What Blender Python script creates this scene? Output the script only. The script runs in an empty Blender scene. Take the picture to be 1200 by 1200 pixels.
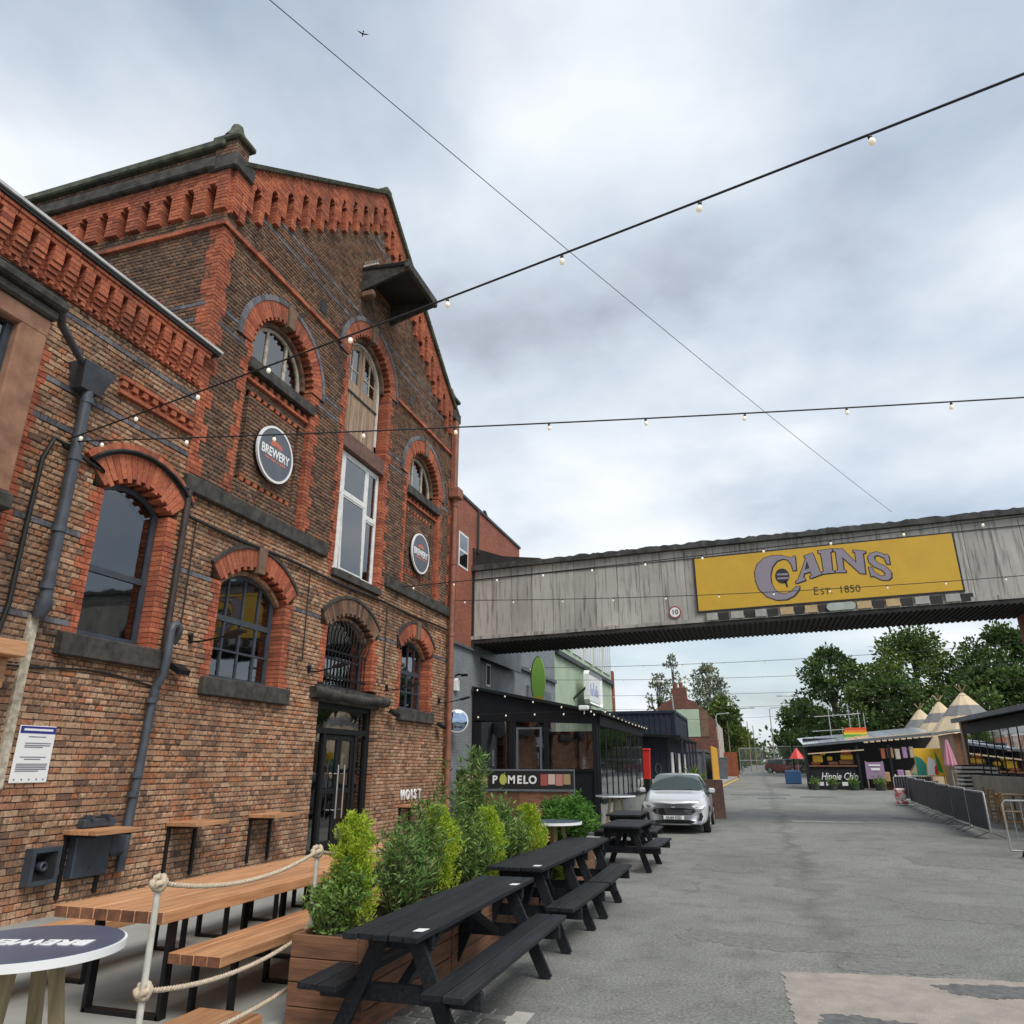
import bpy, bmesh, math, random
import numpy as np
from mathutils import Vector, Matrix
R = math.radians
random.seed(7)
rng = np.random.default_rng(11)
scene = bpy.context.scene
COL = scene.collection

# ---------------------------------------------------------------- camera
PITCH = math.atan(298 / 850.0)
YAW = math.atan(285 / (850.0 / math.cos(PITCH)))
cam_d = bpy.data.cameras.new('camera')
cam_d.sensor_fit = 'HORIZONTAL'
cam_d.sensor_width = 36.0
cam_d.lens = 36.0 * 850.0 / 1200.0
cam_d.clip_start = 0.05
cam_d.clip_end = 6000
cam = bpy.data.objects.new('camera', cam_d)
COL.objects.link(cam)
cam.location = (0, 0, 1.75)
cam.rotation_euler = (math.pi / 2 + PITCH, 0, YAW)
scene.camera = cam

# ---------------------------------------------------------------- world and sun
SUN_EL, SUN_AZ = R(52), R(128)      # azimuth clockwise from +Y (street direction)
w = bpy.data.worlds.new('World')
scene.world = w
w.use_nodes = True
nt = w.node_tree
nt.nodes.clear()
def N(t, tree, **k):
    n = tree.nodes.new(t)
    for a, b in k.items():
        setattr(n, a, b)
    return n
out = N('ShaderNodeOutputWorld', nt)
sky = N('ShaderNodeTexSky', nt, sky_type='NISHITA', sun_disc=False)
sky.sun_elevation = SUN_EL
sky.sun_rotation = SUN_AZ
sky.air_density = 1.2
sky.dust_density = 1.5
tc = N('ShaderNodeTexCoord', nt)
sep = N('ShaderNodeSeparateXYZ', nt)
nt.links.new(tc.outputs['Generated'], sep.inputs[0])
ab = N('ShaderNodeMath', nt, operation='MAXIMUM'); ab.inputs[1].default_value = 0.0
nt.links.new(sep.outputs[2], ab.inputs[0])
ad = N('ShaderNodeMath', nt, operation='ADD'); ad.inputs[1].default_value = 0.22
nt.links.new(ab.outputs[0], ad.inputs[0])
dx = N('ShaderNodeMath', nt, operation='DIVIDE'); dy = N('ShaderNodeMath', nt, operation='DIVIDE')
nt.links.new(sep.outputs[0], dx.inputs[0]); nt.links.new(ad.outputs[0], dx.inputs[1])
nt.links.new(sep.outputs[1], dy.inputs[0]); nt.links.new(ad.outputs[0], dy.inputs[1])
cmb = N('ShaderNodeCombineXYZ', nt)
nt.links.new(dx.outputs[0], cmb.inputs[0]); nt.links.new(dy.outputs[0], cmb.inputs[1])
cmb.inputs[2].default_value = 3.7
def wnoise(scale, detail, rough, dist=0.0):
    n = N('ShaderNodeTexNoise', nt)
    n.inputs['Scale'].default_value = scale; n.inputs['Detail'].default_value = detail
    n.inputs['Roughness'].default_value = rough; n.inputs['Distortion'].default_value = dist
    nt.links.new(cmb.outputs[0], n.inputs['Vector'])
    return n
def wramp(src, stops):
    r = N('ShaderNodeValToRGB', nt)
    el = r.color_ramp.elements
    while len(el) > len(stops): el.remove(el[-1])
    while len(el) < len(stops): el.new(0.5)
    for e, (p, c) in zip(el, stops):
        e.position = p; e.color = (*c, 1) if len(c) == 3 else c
    nt.links.new(src, r.inputs[0])
    return r
n1 = wnoise(0.85, 7, 0.5, 0.2)
n2 = wnoise(1.6, 9, 0.51, 0.05)
cov = wramp(n1.outputs[0], [(0.38, (0, 0, 0)), (0.56, (1, 1, 1))])
shade = wramp(n2.outputs[0], [(0.28, (0.36, 0.395, 0.465)), (0.40, (0.53, 0.595, 0.68)), (0.50, (0.65, 0.71, 0.775)), (0.58, (0.74, 0.785, 0.825)), (0.70, (0.84, 0.865, 0.885))])
bg_sky = N('ShaderNodeBackground', nt); bg_sky.inputs[1].default_value = 0.12
bg_cl = N('ShaderNodeBackground', nt); bg_cl.inputs[1].default_value = 1.0
haze_mix = N('ShaderNodeMixRGB', nt); haze_mix.inputs[0].default_value = 0.35
nt.links.new(sky.outputs[0], bg_sky.inputs[0])
nt.links.new(shade.outputs[0], bg_cl.inputs[0])
mixw = N('ShaderNodeMixShader', nt)
covm = N('ShaderNodeMath', nt, operation='MULTIPLY_ADD'); covm.inputs[1].default_value = 0.60; covm.inputs[2].default_value = 0.40
nt.links.new(cov.outputs[0], covm.inputs[0])
nt.links.new(covm.outputs[0], mixw.inputs[0])
nt.links.new(bg_sky.outputs[0], mixw.inputs[1]); nt.links.new(bg_cl.outputs[0], mixw.inputs[2])
nt.links.new(mixw.outputs[0], out.inputs[0])
nt.nodes.remove(haze_mix)

sun_d = bpy.data.lights.new('sun', 'SUN')
sun_d.energy = 2.2
sun_d.angle = R(28)
sun_d.color = (1.0, 0.95, 0.88)
sun = bpy.data.objects.new('sun', sun_d)
COL.objects.link(sun)
sd = Vector((math.sin(SUN_AZ) * math.cos(SUN_EL), math.cos(SUN_AZ) * math.cos(SUN_EL), math.sin(SUN_EL)))
sun.rotation_euler = sd.to_track_quat('Z', 'Y').to_euler()

vs = scene.view_settings
vs.view_transform = 'Standard'; vs.look = 'None'; vs.exposure = 0.30; vs.gamma = 1.0
vs.use_curve_mapping = False
scene.cycles.max_bounces = 8
scene.cycles.transparent_max_bounces = 16
scene.cycles.use_denoising = True

def gz(y):
    return max(0.0, 0.0155 * (y - 14))

# ---------------------------------------------------------------- mesh helpers
class MB:
    def __init__(s):
        s.v = []; s.f = []; s.m = []; s.sm = []
    def add(s, vs, fs, m=0, smooth=False):
        o = len(s.v)
        s.v.extend([tuple(p) for p in vs])
        for f in fs:
            s.f.append(tuple(o + i for i in f)); s.m.append(m); s.sm.append(smooth)
        return s
    def box(s, x0, x1, y0, y1, z0, z1, m=0):
        return s.add([(x0,y0,z0),(x1,y0,z0),(x1,y1,z0),(x0,y1,z0),(x0,y0,z1),(x1,y0,z1),(x1,y1,z1),(x0,y1,z1)],
                     [(0,3,2,1),(4,5,6,7),(0,1,5,4),(1,2,6,5),(2,3,7,6),(3,0,4,7)], m)
    def cbox(s, x0, x1, y0, y1, z0, z1, c=0.01, m=0):
        """box with chamfered edges"""
        bm = bmesh.new()
        bmesh.ops.create_cube(bm, size=1)
        for v in bm.verts:
            v.co = Vector((x0 + (v.co.x + .5) * (x1 - x0), y0 + (v.co.y + .5) * (y1 - y0), z0 + (v.co.z + .5) * (z1 - z0)))
        bmesh.ops.bevel(bm, geom=bm.edges[:], offset=c, segments=1, affect='EDGES')
        s.bm(bm, m); return s
    def bm(s, bm, m=0, smooth=False):
        bm.verts.index_update()
        s.add([v.co[:] for v in bm.verts], [[v.index for v in f.verts] for f in bm.faces], m, smooth)
        bm.free(); return s
    def bar(s, p, q, a, b, up=(0,0,1), m=0):
        """rectangular bar from p to q, a = width, b = height along up"""
        p = Vector(p); q = Vector(q); d = (q - p).normalized(); u = Vector(up)
        sd_ = d.cross(u)
        if sd_.length < 1e-5: sd_ = d.cross(Vector((1, 0, 0)))
        sd_.normalize(); u = sd_.cross(d).normalized()
        vs = []
        for c in (p, q):
            for i, j in ((-1,-1),(1,-1),(1,1),(-1,1)):
                vs.append(c + sd_ * (i * a / 2) + u * (j * b / 2))
        return s.add(vs, [(0,1,2,3),(7,6,5,4),(0,4,5,1),(1,5,6,2),(2,6,7,3),(3,7,4,0)], m)
    def tube(s, pts, r, n=8, m=0, cap=True, closed=False):
        pts = [Vector(p) for p in pts]; k = len(pts)
        rs = r if isinstance(r, (list, tuple)) else [r] * k
        vs = []; fs = []
        prev = None
        for i, p in enumerate(pts):
            if closed: d = pts[(i + 1) % k] - pts[i - 1]
            else: d = pts[min(i + 1, k - 1)] - pts[max(i - 1, 0)]
            d.normalize()
            if prev is None:
                a = d.cross(Vector((0, 0, 1)))
                if a.length < 1e-3: a = d.cross(Vector((1, 0, 0)))
            else:
                a = prev - d * prev.dot(d)
                if a.length < 1e-4: a = d.cross(Vector((1, 0, 0)))
            a.normalize(); prev = a
            b = d.cross(a)
            for j in range(n):
                t = 2 * math.pi * j / n
                vs.append(p + (a * math.cos(t) + b * math.sin(t)) * rs[i])
        for i in range(k if closed else k - 1):
            for j in range(n):
                i2 = (i + 1) % k
                fs.append((i*n + j, i*n + (j+1) % n, i2*n + (j+1) % n, i2*n + j))
        s.add(vs, fs, m, True)
        if cap and not closed:
            s.add(vs[:n], [tuple(range(n - 1, -1, -1))], m); s.add(vs[-n:], [tuple(range(n))], m)
        return s
    def lathe(s, prof, n=16, c=(0,0,0), m=0, axis='z', smooth=True):
        vs = []; fs = []; k = len(prof)
        for (r, h) in prof:
            for j in range(n):
                t = 2 * math.pi * j / n
                a, b = r * math.cos(t), r * math.sin(t)
                if axis == 'z': p = (c[0] + a, c[1] + b, c[2] + h)
                elif axis == 'x': p = (c[0] + h, c[1] + a, c[2] + b)
                else: p = (c[0] + b, c[1] + h, c[2] + a)
                vs.append(p)
        for i in range(k - 1):
            for j in range(n):
                fs.append((i*n + j, i*n + (j+1) % n, (i+1)*n + (j+1) % n, (i+1)*n + j))
        s.add(vs, fs, m, smooth)
        s.add(vs[:n], [tuple(range(n - 1, -1, -1))], m); s.add(vs[-n:], [tuple(range(n))], m)
        return s
    def prism(s, poly, h0, h1, fn, m=0):
        """polygon of 2D points pushed from h0 to h1; fn(u, v, h) -> point"""
        n = len(poly)
        vs = [fn(u, v, h0) for u, v in poly] + [fn(u, v, h1) for u, v in poly]
        fs = [tuple(range(n - 1, -1, -1)), tuple(range(n, 2 * n))]
        fs += [(i, (i + 1) % n, n + (i + 1) % n, n + i) for i in range(n)]
        return s.add(vs, fs, m)
    def strip(s, inner, outer, h0, h1, fn, m=0):
        """closed ring or open band between two polylines, extruded"""
        for i in range(len(inner) - 1):
            s.prism([inner[i], outer[i], outer[i+1], inner[i+1]], h0, h1, fn, m)
        return s
    def mesh(s, name, mats):
        me = bpy.data.meshes.new(name)
        me.from_pydata(s.v, [], s.f)
        if not isinstance(mats, (list, tuple)): mats = [mats]
        for q in mats: me.materials.append(q)
        me.polygons.foreach_set('material_index', s.m)
        me.polygons.foreach_set('use_smooth', s.sm)
        me.update()
        return me
    def build(s, name, mats, parent=None, loc=(0,0,0), fix=True):
        me = s.mesh(name, mats)
        if fix and len(s.f) < 60000:
            b = bmesh.new(); b.from_mesh(me)
            bmesh.ops.recalc_face_normals(b, faces=b.faces[:]); b.to_mesh(me); b.free()
        return link(name, me, parent, loc)

def link(name, data, parent=None, loc=(0,0,0), rz=0.0):
    o = bpy.data.objects.new(name, data)
    COL.objects.link(o)
    o.location = loc
    if rz: o.rotation_euler.z = rz
    if parent: o.parent = parent
    return o
def tag(o, label=None, cat=None, group=None, kind=None):
    if label: o['label'] = label
    if cat: o['category'] = cat
    if group: o['group'] = group
    if kind: o['kind'] = kind
    return o
def thing(name, label, cat, loc=(0,0,0), rz=0.0, group=None):
    return tag(link(name, None, None, loc, rz), label, cat, group)
def copy_tree(o, parent=None):
    c = o.copy(); COL.objects.link(c); c.parent = parent
    for ch in o.children: copy_tree(ch, c)
    return c

# ---------------------------------------------------------------- materials
def ramp(t, src, stops, interp='LINEAR'):
    r = N('ShaderNodeValToRGB', t); r.color_ramp.interpolation = interp
    el = r.color_ramp.elements
    while len(el) > len(stops): el.remove(el[-1])
    while len(el) < len(stops): el.new(0.5)
    for e, (p, c) in zip(el, stops):
        e.position = p; e.color = (*c, 1)
    t.links.new(src, r.inputs[0]); return r
def mixc(t, fac, a, b, mode='MIX'):
    m = N('ShaderNodeMixRGB', t, blend_type=mode)
    for i, q in ((0, fac), (1, a), (2, b)):
        if hasattr(q, 'links'): t.links.new(q, m.inputs[i])
        elif isinstance(q, (int, float)): m.inputs[i].default_value = q if i == 0 else (q, q, q, 1)
        else: m.inputs[i].default_value = (*q, 1)
    return m.outputs[0]
def noise(t, vec, scale, detail=4, rough=0.55, dist=0):
    n = N('ShaderNodeTexNoise', t)
    n.inputs['Scale'].default_value = scale; n.inputs['Detail'].default_value = detail
    n.inputs['Roughness'].default_value = rough; n.inputs['Distortion'].default_value = dist
    if vec is not None: t.links.new(vec, n.inputs['Vector'])
    return n
def newmat(name):
    m = bpy.data.materials.new(name); m.use_nodes = True
    t = m.node_tree; p = t.nodes['Principled BSDF']
    return m, t, p
def coords(t, kind='Object', scale=None):
    c = N('ShaderNodeTexCoord', t)
    if kind == 'World':
        g = N('ShaderNodeNewGeometry', t); o = g.outputs['Position']
    else: o = c.outputs[kind]
    if scale:
        mp = N('ShaderNodeMapping', t); mp.inputs['Scale'].default_value = scale
        t.links.new(o, mp.inputs['Vector']); o = mp.outputs[0]
    return o
def pbr(name, c, c2=None, rough=0.7, metal=0.0, scale=6, stretch=None, bump=0.0, bscale=60, contrast=(0.35, 0.65), rvar=0.0, spec=0.5, island=0.0, coat=0.0, world=False, alpha=None):
    m, t, p = newmat(name)
    co = coords(t, 'World' if world else 'Object', stretch)
    if c2 is None: c2 = tuple(min(1, x * 0.78) for x in c)
    n = noise(t, co, scale, 6, 0.6)
    r = ramp(t, n.outputs[0], [(contrast[0], c2), (contrast[1], c)])
    col = r.outputs[0]
    if island:
        g = N('ShaderNodeNewGeometry', t); oi = N('ShaderNodeObjectInfo', t)
        a = N('ShaderNodeMath', t, operation='ADD'); t.links.new(g.outputs['Random Per Island'], a.inputs[0]); t.links.new(oi.outputs['Random'], a.inputs[1])
        fr = N('ShaderNodeMath', t, operation='FRACT'); t.links.new(a.outputs[0], fr.inputs[0])
        v = ramp(t, fr.outputs[0], [(0, (1 - island,) * 3), (1, (1 + island,) * 3)])
        col = mixc(t, 1.0, col, v.outputs[0], 'MULTIPLY')
    t.links.new(col, p.inputs['Base Color'])
    p.inputs['Roughness'].default_value = rough; p.inputs['Metallic'].default_value = metal
    p.inputs['Specular IOR Level'].default_value = spec
    p.inputs['Coat Weight'].default_value = coat
    if rvar:
        rr = N('ShaderNodeMapRange', t); t.links.new(n.outputs[0], rr.inputs[0])
        rr.inputs[3].default_value = rough - rvar; rr.inputs[4].default_value = rough + rvar
        t.links.new(rr.outputs[0], p.inputs['Roughness'])
    if bump:
        b = N('ShaderNodeBump', t); b.inputs['Strength'].default_value = bump; b.inputs['Distance'].default_value = 0.01
        nb = noise(t, co, bscale, 5, 0.6)
        t.links.new(nb.outputs[0], b.inputs['Height']); t.links.new(b.outputs[0], p.inputs['Normal'])
    return m
def brickmat(name, stops, soot=0.0, rough=0.9, bump=0.5, streak=0.0, grime=0.6):
    """each brick takes its own colour from the stops (position, colour); stains with world scale"""
    m, t, p = newmat(name)
    g = N('ShaderNodeNewGeometry', t); oi = N('ShaderNodeObjectInfo', t)
    a = N('ShaderNodeMath', t, operation='ADD'); t.links.new(g.outputs['Random Per Island'], a.inputs[0]); t.links.new(oi.outputs['Random'], a.inputs[1])
    fr = N('ShaderNodeMath', t, operation='FRACT'); t.links.new(a.outputs[0], fr.inputs[0])
    r = ramp(t, fr.outputs[0], stops)
    co = g.outputs['Position']
    n = noise(t, co, 26, 7, 0.7)
    v = ramp(t, n.outputs[0], [(0.25, (0.50,) * 3), (0.5, (1.0,) * 3), (0.75, (1.42,) * 3)])
    col = mixc(t, 1.0, r.outputs[0], v.outputs[0], 'MULTIPLY')
    ng = noise(t, co, 9, 8, 0.72, 0.3)
    fg = ramp(t, ng.outputs[0], [(0.52, (0, 0, 0)), (0.66, (grime,) * 3)])
    col = mixc(t, fg.outputs[0], col, (0.06, 0.045, 0.036))
    if soot:
        ns = noise(t, co, 0.9, 7, 0.62, 0.4)
        f = ramp(t, ns.outputs[0], [(0.42, (0, 0, 0)), (0.66, (soot,) * 3)])
        col = mixc(t, f.outputs[0], col, (0.055, 0.043, 0.036))
    if streak:
        mp = N('ShaderNodeMapping', t); mp.inputs['Scale'].default_value = (3.5, 3.5, 0.35); t.links.new(co, mp.inputs[0])
        ns = noise(t, mp.outputs[0], 1.0, 6, 0.6)
        f = ramp(t, ns.outputs[0], [(0.5, (0, 0, 0)), (0.75, (streak,) * 3)])
        col = mixc(t, f.outputs[0], col, (0.05, 0.045, 0.04))
    t.links.new(col, p.inputs['Base Color']); p.inputs['Roughness'].default_value = rough
    p.inputs['Specular IOR Level'].default_value = 0.25
    b = N('ShaderNodeBump', t); b.inputs['Strength'].default_value = bump; b.inputs['Distance'].default_value = 0.012
    nb = noise(t, co, 55, 6, 0.7)
    t.links.new(nb.outputs[0], b.inputs['Height']); t.links.new(b.outputs[0], p.inputs['Normal'])
    return m
def flat(name, c, rough=0.6, metal=0.0, emit=None, es=1.0, spec=0.5):
    m, t, p = newmat(name)
    p.inputs['Base Color'].default_value = (*c, 1); p.inputs['Roughness'].default_value = rough
    p.inputs['Metallic'].default_value = metal; p.inputs['Specular IOR Level'].default_value = spec
    if emit:
        p.inputs['Emission Color'].default_value = (*emit, 1); p.inputs['Emission Strength'].default_value = es
    return m
def glassmat(name, tint=(0.02, 0.025, 0.03), trans=0.0, rough=0.03, wav=0.02):
    """window pane: mirror-like reflections over a dim view inside"""
    m, t, p = newmat(name)
    t.nodes.remove(p)
    fr = N('ShaderNodeFresnel', t); fr.inputs['IOR'].default_value = 1.55
    gl = N('ShaderNodeBsdfGlossy', t); gl.inputs['Roughness'].default_value = rough; gl.inputs['Color'].default_value = (0.95, 0.97, 1, 1)
    tr = N('ShaderNodeBsdfTransparent', t); tr.inputs['Color'].default_value = (trans, trans, trans * 1.02, 1)
    ms = N('ShaderNodeMixShader', t)
    mp = N('ShaderNodeMath', t, operation='MULTIPLY_ADD'); mp.inputs[1].default_value = 1.6; mp.inputs[2].default_value = 0.06; mp.use_clamp = True
    t.links.new(fr.outputs[0], mp.inputs[0]); t.links.new(mp.outputs[0], ms.inputs[0])
    t.links.new(tr.outputs[0], ms.inputs[1]); t.links.new(gl.outputs[0], ms.inputs[2])
    co = coords(t, 'World')
    b = N('ShaderNodeBump', t); b.inputs['Strength'].default_value = wav; b.inputs['Distance'].default_value = 0.05
    nb = noise(t, co, 2.2, 2, 0.5); t.links.new(nb.outputs[0], b.inputs['Height'])
    t.links.new(b.outputs[0], gl.inputs['Normal'])
    t.links.new(ms.outputs[0], t.nodes['Material Output'].inputs[0])
    return m
def leafmat(name, stops, trans=0.25):
    m, t, p = newmat(name)
    g = N('ShaderNodeNewGeometry', t)
    r = ramp(t, g.outputs['Random Per Island'], stops)
    oi = N('ShaderNodeObjectInfo', t)
    t.links.new(r.outputs[0], p.inputs['Base Color']); p.inputs['Roughness'].default_value = 0.6
    p.inputs['Specular IOR Level'].default_value = 0.3
    tl = N('ShaderNodeBsdfTranslucent', t)
    t.links.new(r.outputs[0], tl.inputs[0])
    ms = N('ShaderNodeMixShader', t); ms.inputs[0].default_value = trans
    t.links.new(p.outputs[0], ms.inputs[1]); t.links.new(tl.outputs[0], ms.inputs[2])
    t.links.new(ms.outputs[0], t.nodes['Material Output'].inputs[0])
    return m

M = {}
M['brick_low'] = brickmat('brick_buff_mixed', [(0, (0.16, 0.092, 0.065)), (0.08, (0.28, 0.165, 0.105)), (0.24, (0.41, 0.24, 0.145)), (0.42, (0.52, 0.335, 0.21)), (0.58, (0.46, 0.25, 0.145)), (0.74, (0.41, 0.18, 0.095)), (0.86, (0.56, 0.385, 0.25)), (0.94, (0.46, 0.17, 0.075)), (1, (0.31, 0.175, 0.115))], soot=0.5, bump=0.8, streak=0.45, grime=0.75)
M['brick_up'] = brickmat('brick_sooty_brown', [(0, (0.10, 0.058, 0.042)), (0.25, (0.165, 0.096, 0.064)), (0.5, (0.22, 0.13, 0.085)), (0.68, (0.27, 0.165, 0.105)), (0.82, (0.16, 0.09, 0.06)), (0.92, (0.31, 0.125, 0.065)), (1, (0.25, 0.165, 0.11))], soot=0.45, bump=0.8, streak=0.4)
M['brick_orange'] = brickmat('brick_orange_red', [(0, (0.34, 0.09, 0.05)), (0.3, (0.44, 0.125, 0.065)), (0.6, (0.52, 0.165, 0.085)), (0.85, (0.40, 0.11, 0.058)), (1, (0.26, 0.07, 0.042))], soot=0.4, bump=0.4, grime=0.35, streak=0.35)
M['brick_blue'] = brickmat('brick_blue_grey', [(0, (0.085, 0.085, 0.10)), (0.5, (0.14, 0.14, 0.16)), (1, (0.20, 0.195, 0.21))], soot=0.25, bump=0.3)
M['mortar'] = pbr('mortar_sooty', (0.20, 0.145, 0.112), (0.06, 0.044, 0.035), rough=0.95, scale=3, bump=0.3, world=True)
M['stone_dark'] = pbr('stone_blackened', (0.075, 0.068, 0.060), (0.022, 0.020, 0.018), rough=0.9, scale=5, bump=0.5, bscale=25)
M['stone_sand'] = pbr('red_sandstone', (0.32, 0.17, 0.105), (0.20, 0.095, 0.058), rough=0.9, scale=4, bump=0.3)
M['stone_key'] = pbr('keystone_stone', (0.22, 0.135, 0.085), (0.12, 0.075, 0.05), rough=0.9, scale=6, bump=0.3)
M['moss_stone'] = pbr('mossy_coping', (0.115, 0.12, 0.075), (0.045, 0.05, 0.04), rough=0.95, scale=5, bump=0.5, bscale=20)
M['lead'] = pbr('dull_grey_flashing', (0.45, 0.46, 0.47), (0.25, 0.26, 0.27), rough=0.6, scale=5)
M['gutter'] = pbr('black_gutter_paint', (0.03, 0.03, 0.033), rough=0.5)
M['slate'] = pbr('weathered_slate', (0.20, 0.205, 0.20), (0.12, 0.125, 0.125), rough=0.8, scale=5, bump=0.2)
M['pipe_grey'] = pbr('grey_pipe_paint', (0.075, 0.088, 0.11), (0.045, 0.05, 0.06), rough=0.5, scale=4, bump=0.15, bscale=30, rvar=0.12)
M['pipe_terra'] = pbr('terracotta_pipe_paint', (0.30, 0.115, 0.07), (0.19, 0.075, 0.045), rough=0.6, scale=4)
M['frame_dark'] = pbr('slate_blue_window_paint', (0.05, 0.062, 0.08), (0.035, 0.042, 0.055), rough=0.45)
M['frame_white'] = pbr('white_window_paint', (0.78, 0.78, 0.76), (0.62, 0.62, 0.60), rough=0.45)
M['frame_cream'] = pbr('flaking_cream_paint', (0.55, 0.50, 0.40), (0.28, 0.23, 0.17), rough=0.7, scale=12)
M['glass'] = glassmat('window_glass', trans=0.75)
M['glass_dim'] = glassmat('dusty_glass', trans=0.4, wav=0.05)
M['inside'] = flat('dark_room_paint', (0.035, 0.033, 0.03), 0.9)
M['room'] = pbr('room_plaster', (0.22, 0.19, 0.14), rough=0.9)
M['old_wood'] = pbr('weathered_boards', (0.42, 0.30, 0.21), (0.24, 0.155, 0.105), rough=0.85, scale=3, stretch=(6, 6, 0.5), bump=0.3, island=0.2)
M['brown_paint'] = pbr('faded_brown_paint', (0.17, 0.085, 0.06), (0.10, 0.05, 0.037), rough=0.7)
M['black_metal'] = pbr('black_steel_paint', (0.012, 0.012, 0.014), (0.008, 0.008, 0.009), rough=0.5, spec=0.3)
M['black_wood'] = pbr('black_stained_timber', (0.020, 0.022, 0.027), (0.006, 0.007, 0.009), rough=0.58, rvar=0.12, spec=0.28, scale=3, stretch=(14, 0.7, 14), bump=0.4, bscale=9, island=0.25)
M['black_clad'] = pbr('black_cladding', (0.011, 0.012, 0.015), (0.007, 0.0075, 0.009), rough=0.6, scale=2, spec=0.25)
M['timber'] = pbr('oiled_redwood', (0.56, 0.30, 0.15), (0.36, 0.165, 0.075), rough=0.55, scale=2.6, stretch=(12, 0.8, 12), bump=0.2, bscale=12, island=0.16)
M['end_grain'] = pbr('timber_end_grain', (0.24, 0.10, 0.05), (0.10, 0.045, 0.025), rough=0.8, scale=9, island=0.3)
M['planter_wood'] = pbr('planter_boards', (0.22, 0.105, 0.055), (0.12, 0.055, 0.03), rough=0.8, scale=3, stretch=(1, 1, 9), bump=0.3, bscale=12, island=0.2)
M['pale_wood'] = pbr('treated_pine', (0.34, 0.27, 0.15), (0.22, 0.17, 0.09), rough=0.8, scale=3, stretch=(10, 10, 1))
M['rope'] = pbr('natural_rope', (0.60, 0.50, 0.38), (0.38, 0.30, 0.21), rough=0.95, scale=60)
M['galv'] = pbr('worn_galvanised_steel', (0.50, 0.51, 0.50), (0.33, 0.34, 0.34), rough=0.5, metal=0.6, scale=10)
M['white_post'] = pbr('white_post_paint', (0.62, 0.60, 0.55), (0.45, 0.42, 0.36), rough=0.6, scale=8)
M['soil'] = pbr('potting_soil', (0.04, 0.028, 0.02), rough=1.0, scale=20)
M['bulb'] = flat('bulb_glow', (0.9, 0.85, 0.72), 0.3, emit=(1.0, 0.86, 0.62), es=0.22)
M['cable'] = flat('black_cable', (0.012, 0.012, 0.012), 0.6)
M['white'] = flat('white_paint', (0.78, 0.78, 0.77), 0.5)
M['black'] = flat('black_paint', (0.012, 0.012, 0.013), 0.5)
M['steel'] = flat('brushed_steel', (0.62, 0.62, 0.60), 0.3, 0.9)
M['orange_print'] = flat('orange_print', (0.62, 0.16, 0.09), 0.6)
M['sign_grey'] = pbr('sign_slate_grey', (0.105, 0.115, 0.14), (0.085, 0.095, 0.115), rough=0.45)
M['red'] = flat('red_paint', (0.62, 0.03, 0.02), 0.45)
M['yellow'] = flat('yellow_paint', (0.75, 0.45, 0.03), 0.5)
# ---------------------------------------------------------------- brickwork engine
CH = 0.079
FX = -8.4           # plane of the street front
def camproj(p):
    v = cam_inv @ Vector(p)
    if v.z > -0.1: return None
    return (0.5 + 850 / 1200 * v.x / -v.z, 0.5 + 850 / 1200 * v.y / -v.z, -v.z)
bpy.context.view_layer.update()
cam_inv = cam.matrix_world.inverted()

def lay(zones, z0, z1, seed):
    """courses of bricks; zones(k, zc) -> list of (u0, u1, depth, cls); later entries cut into earlier ones, cls None = hole"""
    rnd = random.Random(seed)
    bricks = []; backs = []
    k0 = int(round(z0 / CH))
    for k in range(k0, int(z1 / CH)):
        za = k * CH; zc = za + CH / 2
        segs = []
        for (a, b, d, c) in zones(k, zc):
            if b - a < 1e-3: continue
            ns = []
            for s in segs:
                if s[1] <= a or s[0] >= b: ns.append(s); continue
                if s[0] < a - 1e-4: ns.append((s[0], a, s[2], s[3]))
                if s[1] > b + 1e-4: ns.append((b, s[1], s[2], s[3]))
            ns.append((a, b, d, c)); segs = ns
        L = 0.235 if (k % 6 == 0 or (k % 2 == 0 and rnd.random() < (.25 if za < 6 else .6))) else 0.1175
        off = (0.0 if k % 2 == 0 else 0.0588) + (0.117 if k % 4 == 2 else 0)
        for (a, b, d, c) in segs:
            if c is None: continue
            backs.append((a, b, za, za + CH, d - 0.017, c))
            i = math.floor((a - off) / L)
            cuts = [a]
            while off + (i + 1) * L < b - 0.045:
                q = off + (i + 1) * L + rnd.uniform(-.008, .008)
                if q > cuts[-1] + 0.05 and q < b - .04 and not (L < .2 and rnd.random() < .10): cuts.append(q)
                i += 1
            cuts.append(b)
            for j in range(len(cuts) - 1):
                g_ = .0065 if c < 2 else .004
                bricks.append((cuts[j] + (g_ if j else 0.002), cuts[j+1] - (g_ if j < len(cuts) - 2 else 0.002), za + g_, za + CH - g_, d + rnd.uniform(-0.004, 0.004), c))
    return bricks, backs

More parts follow.
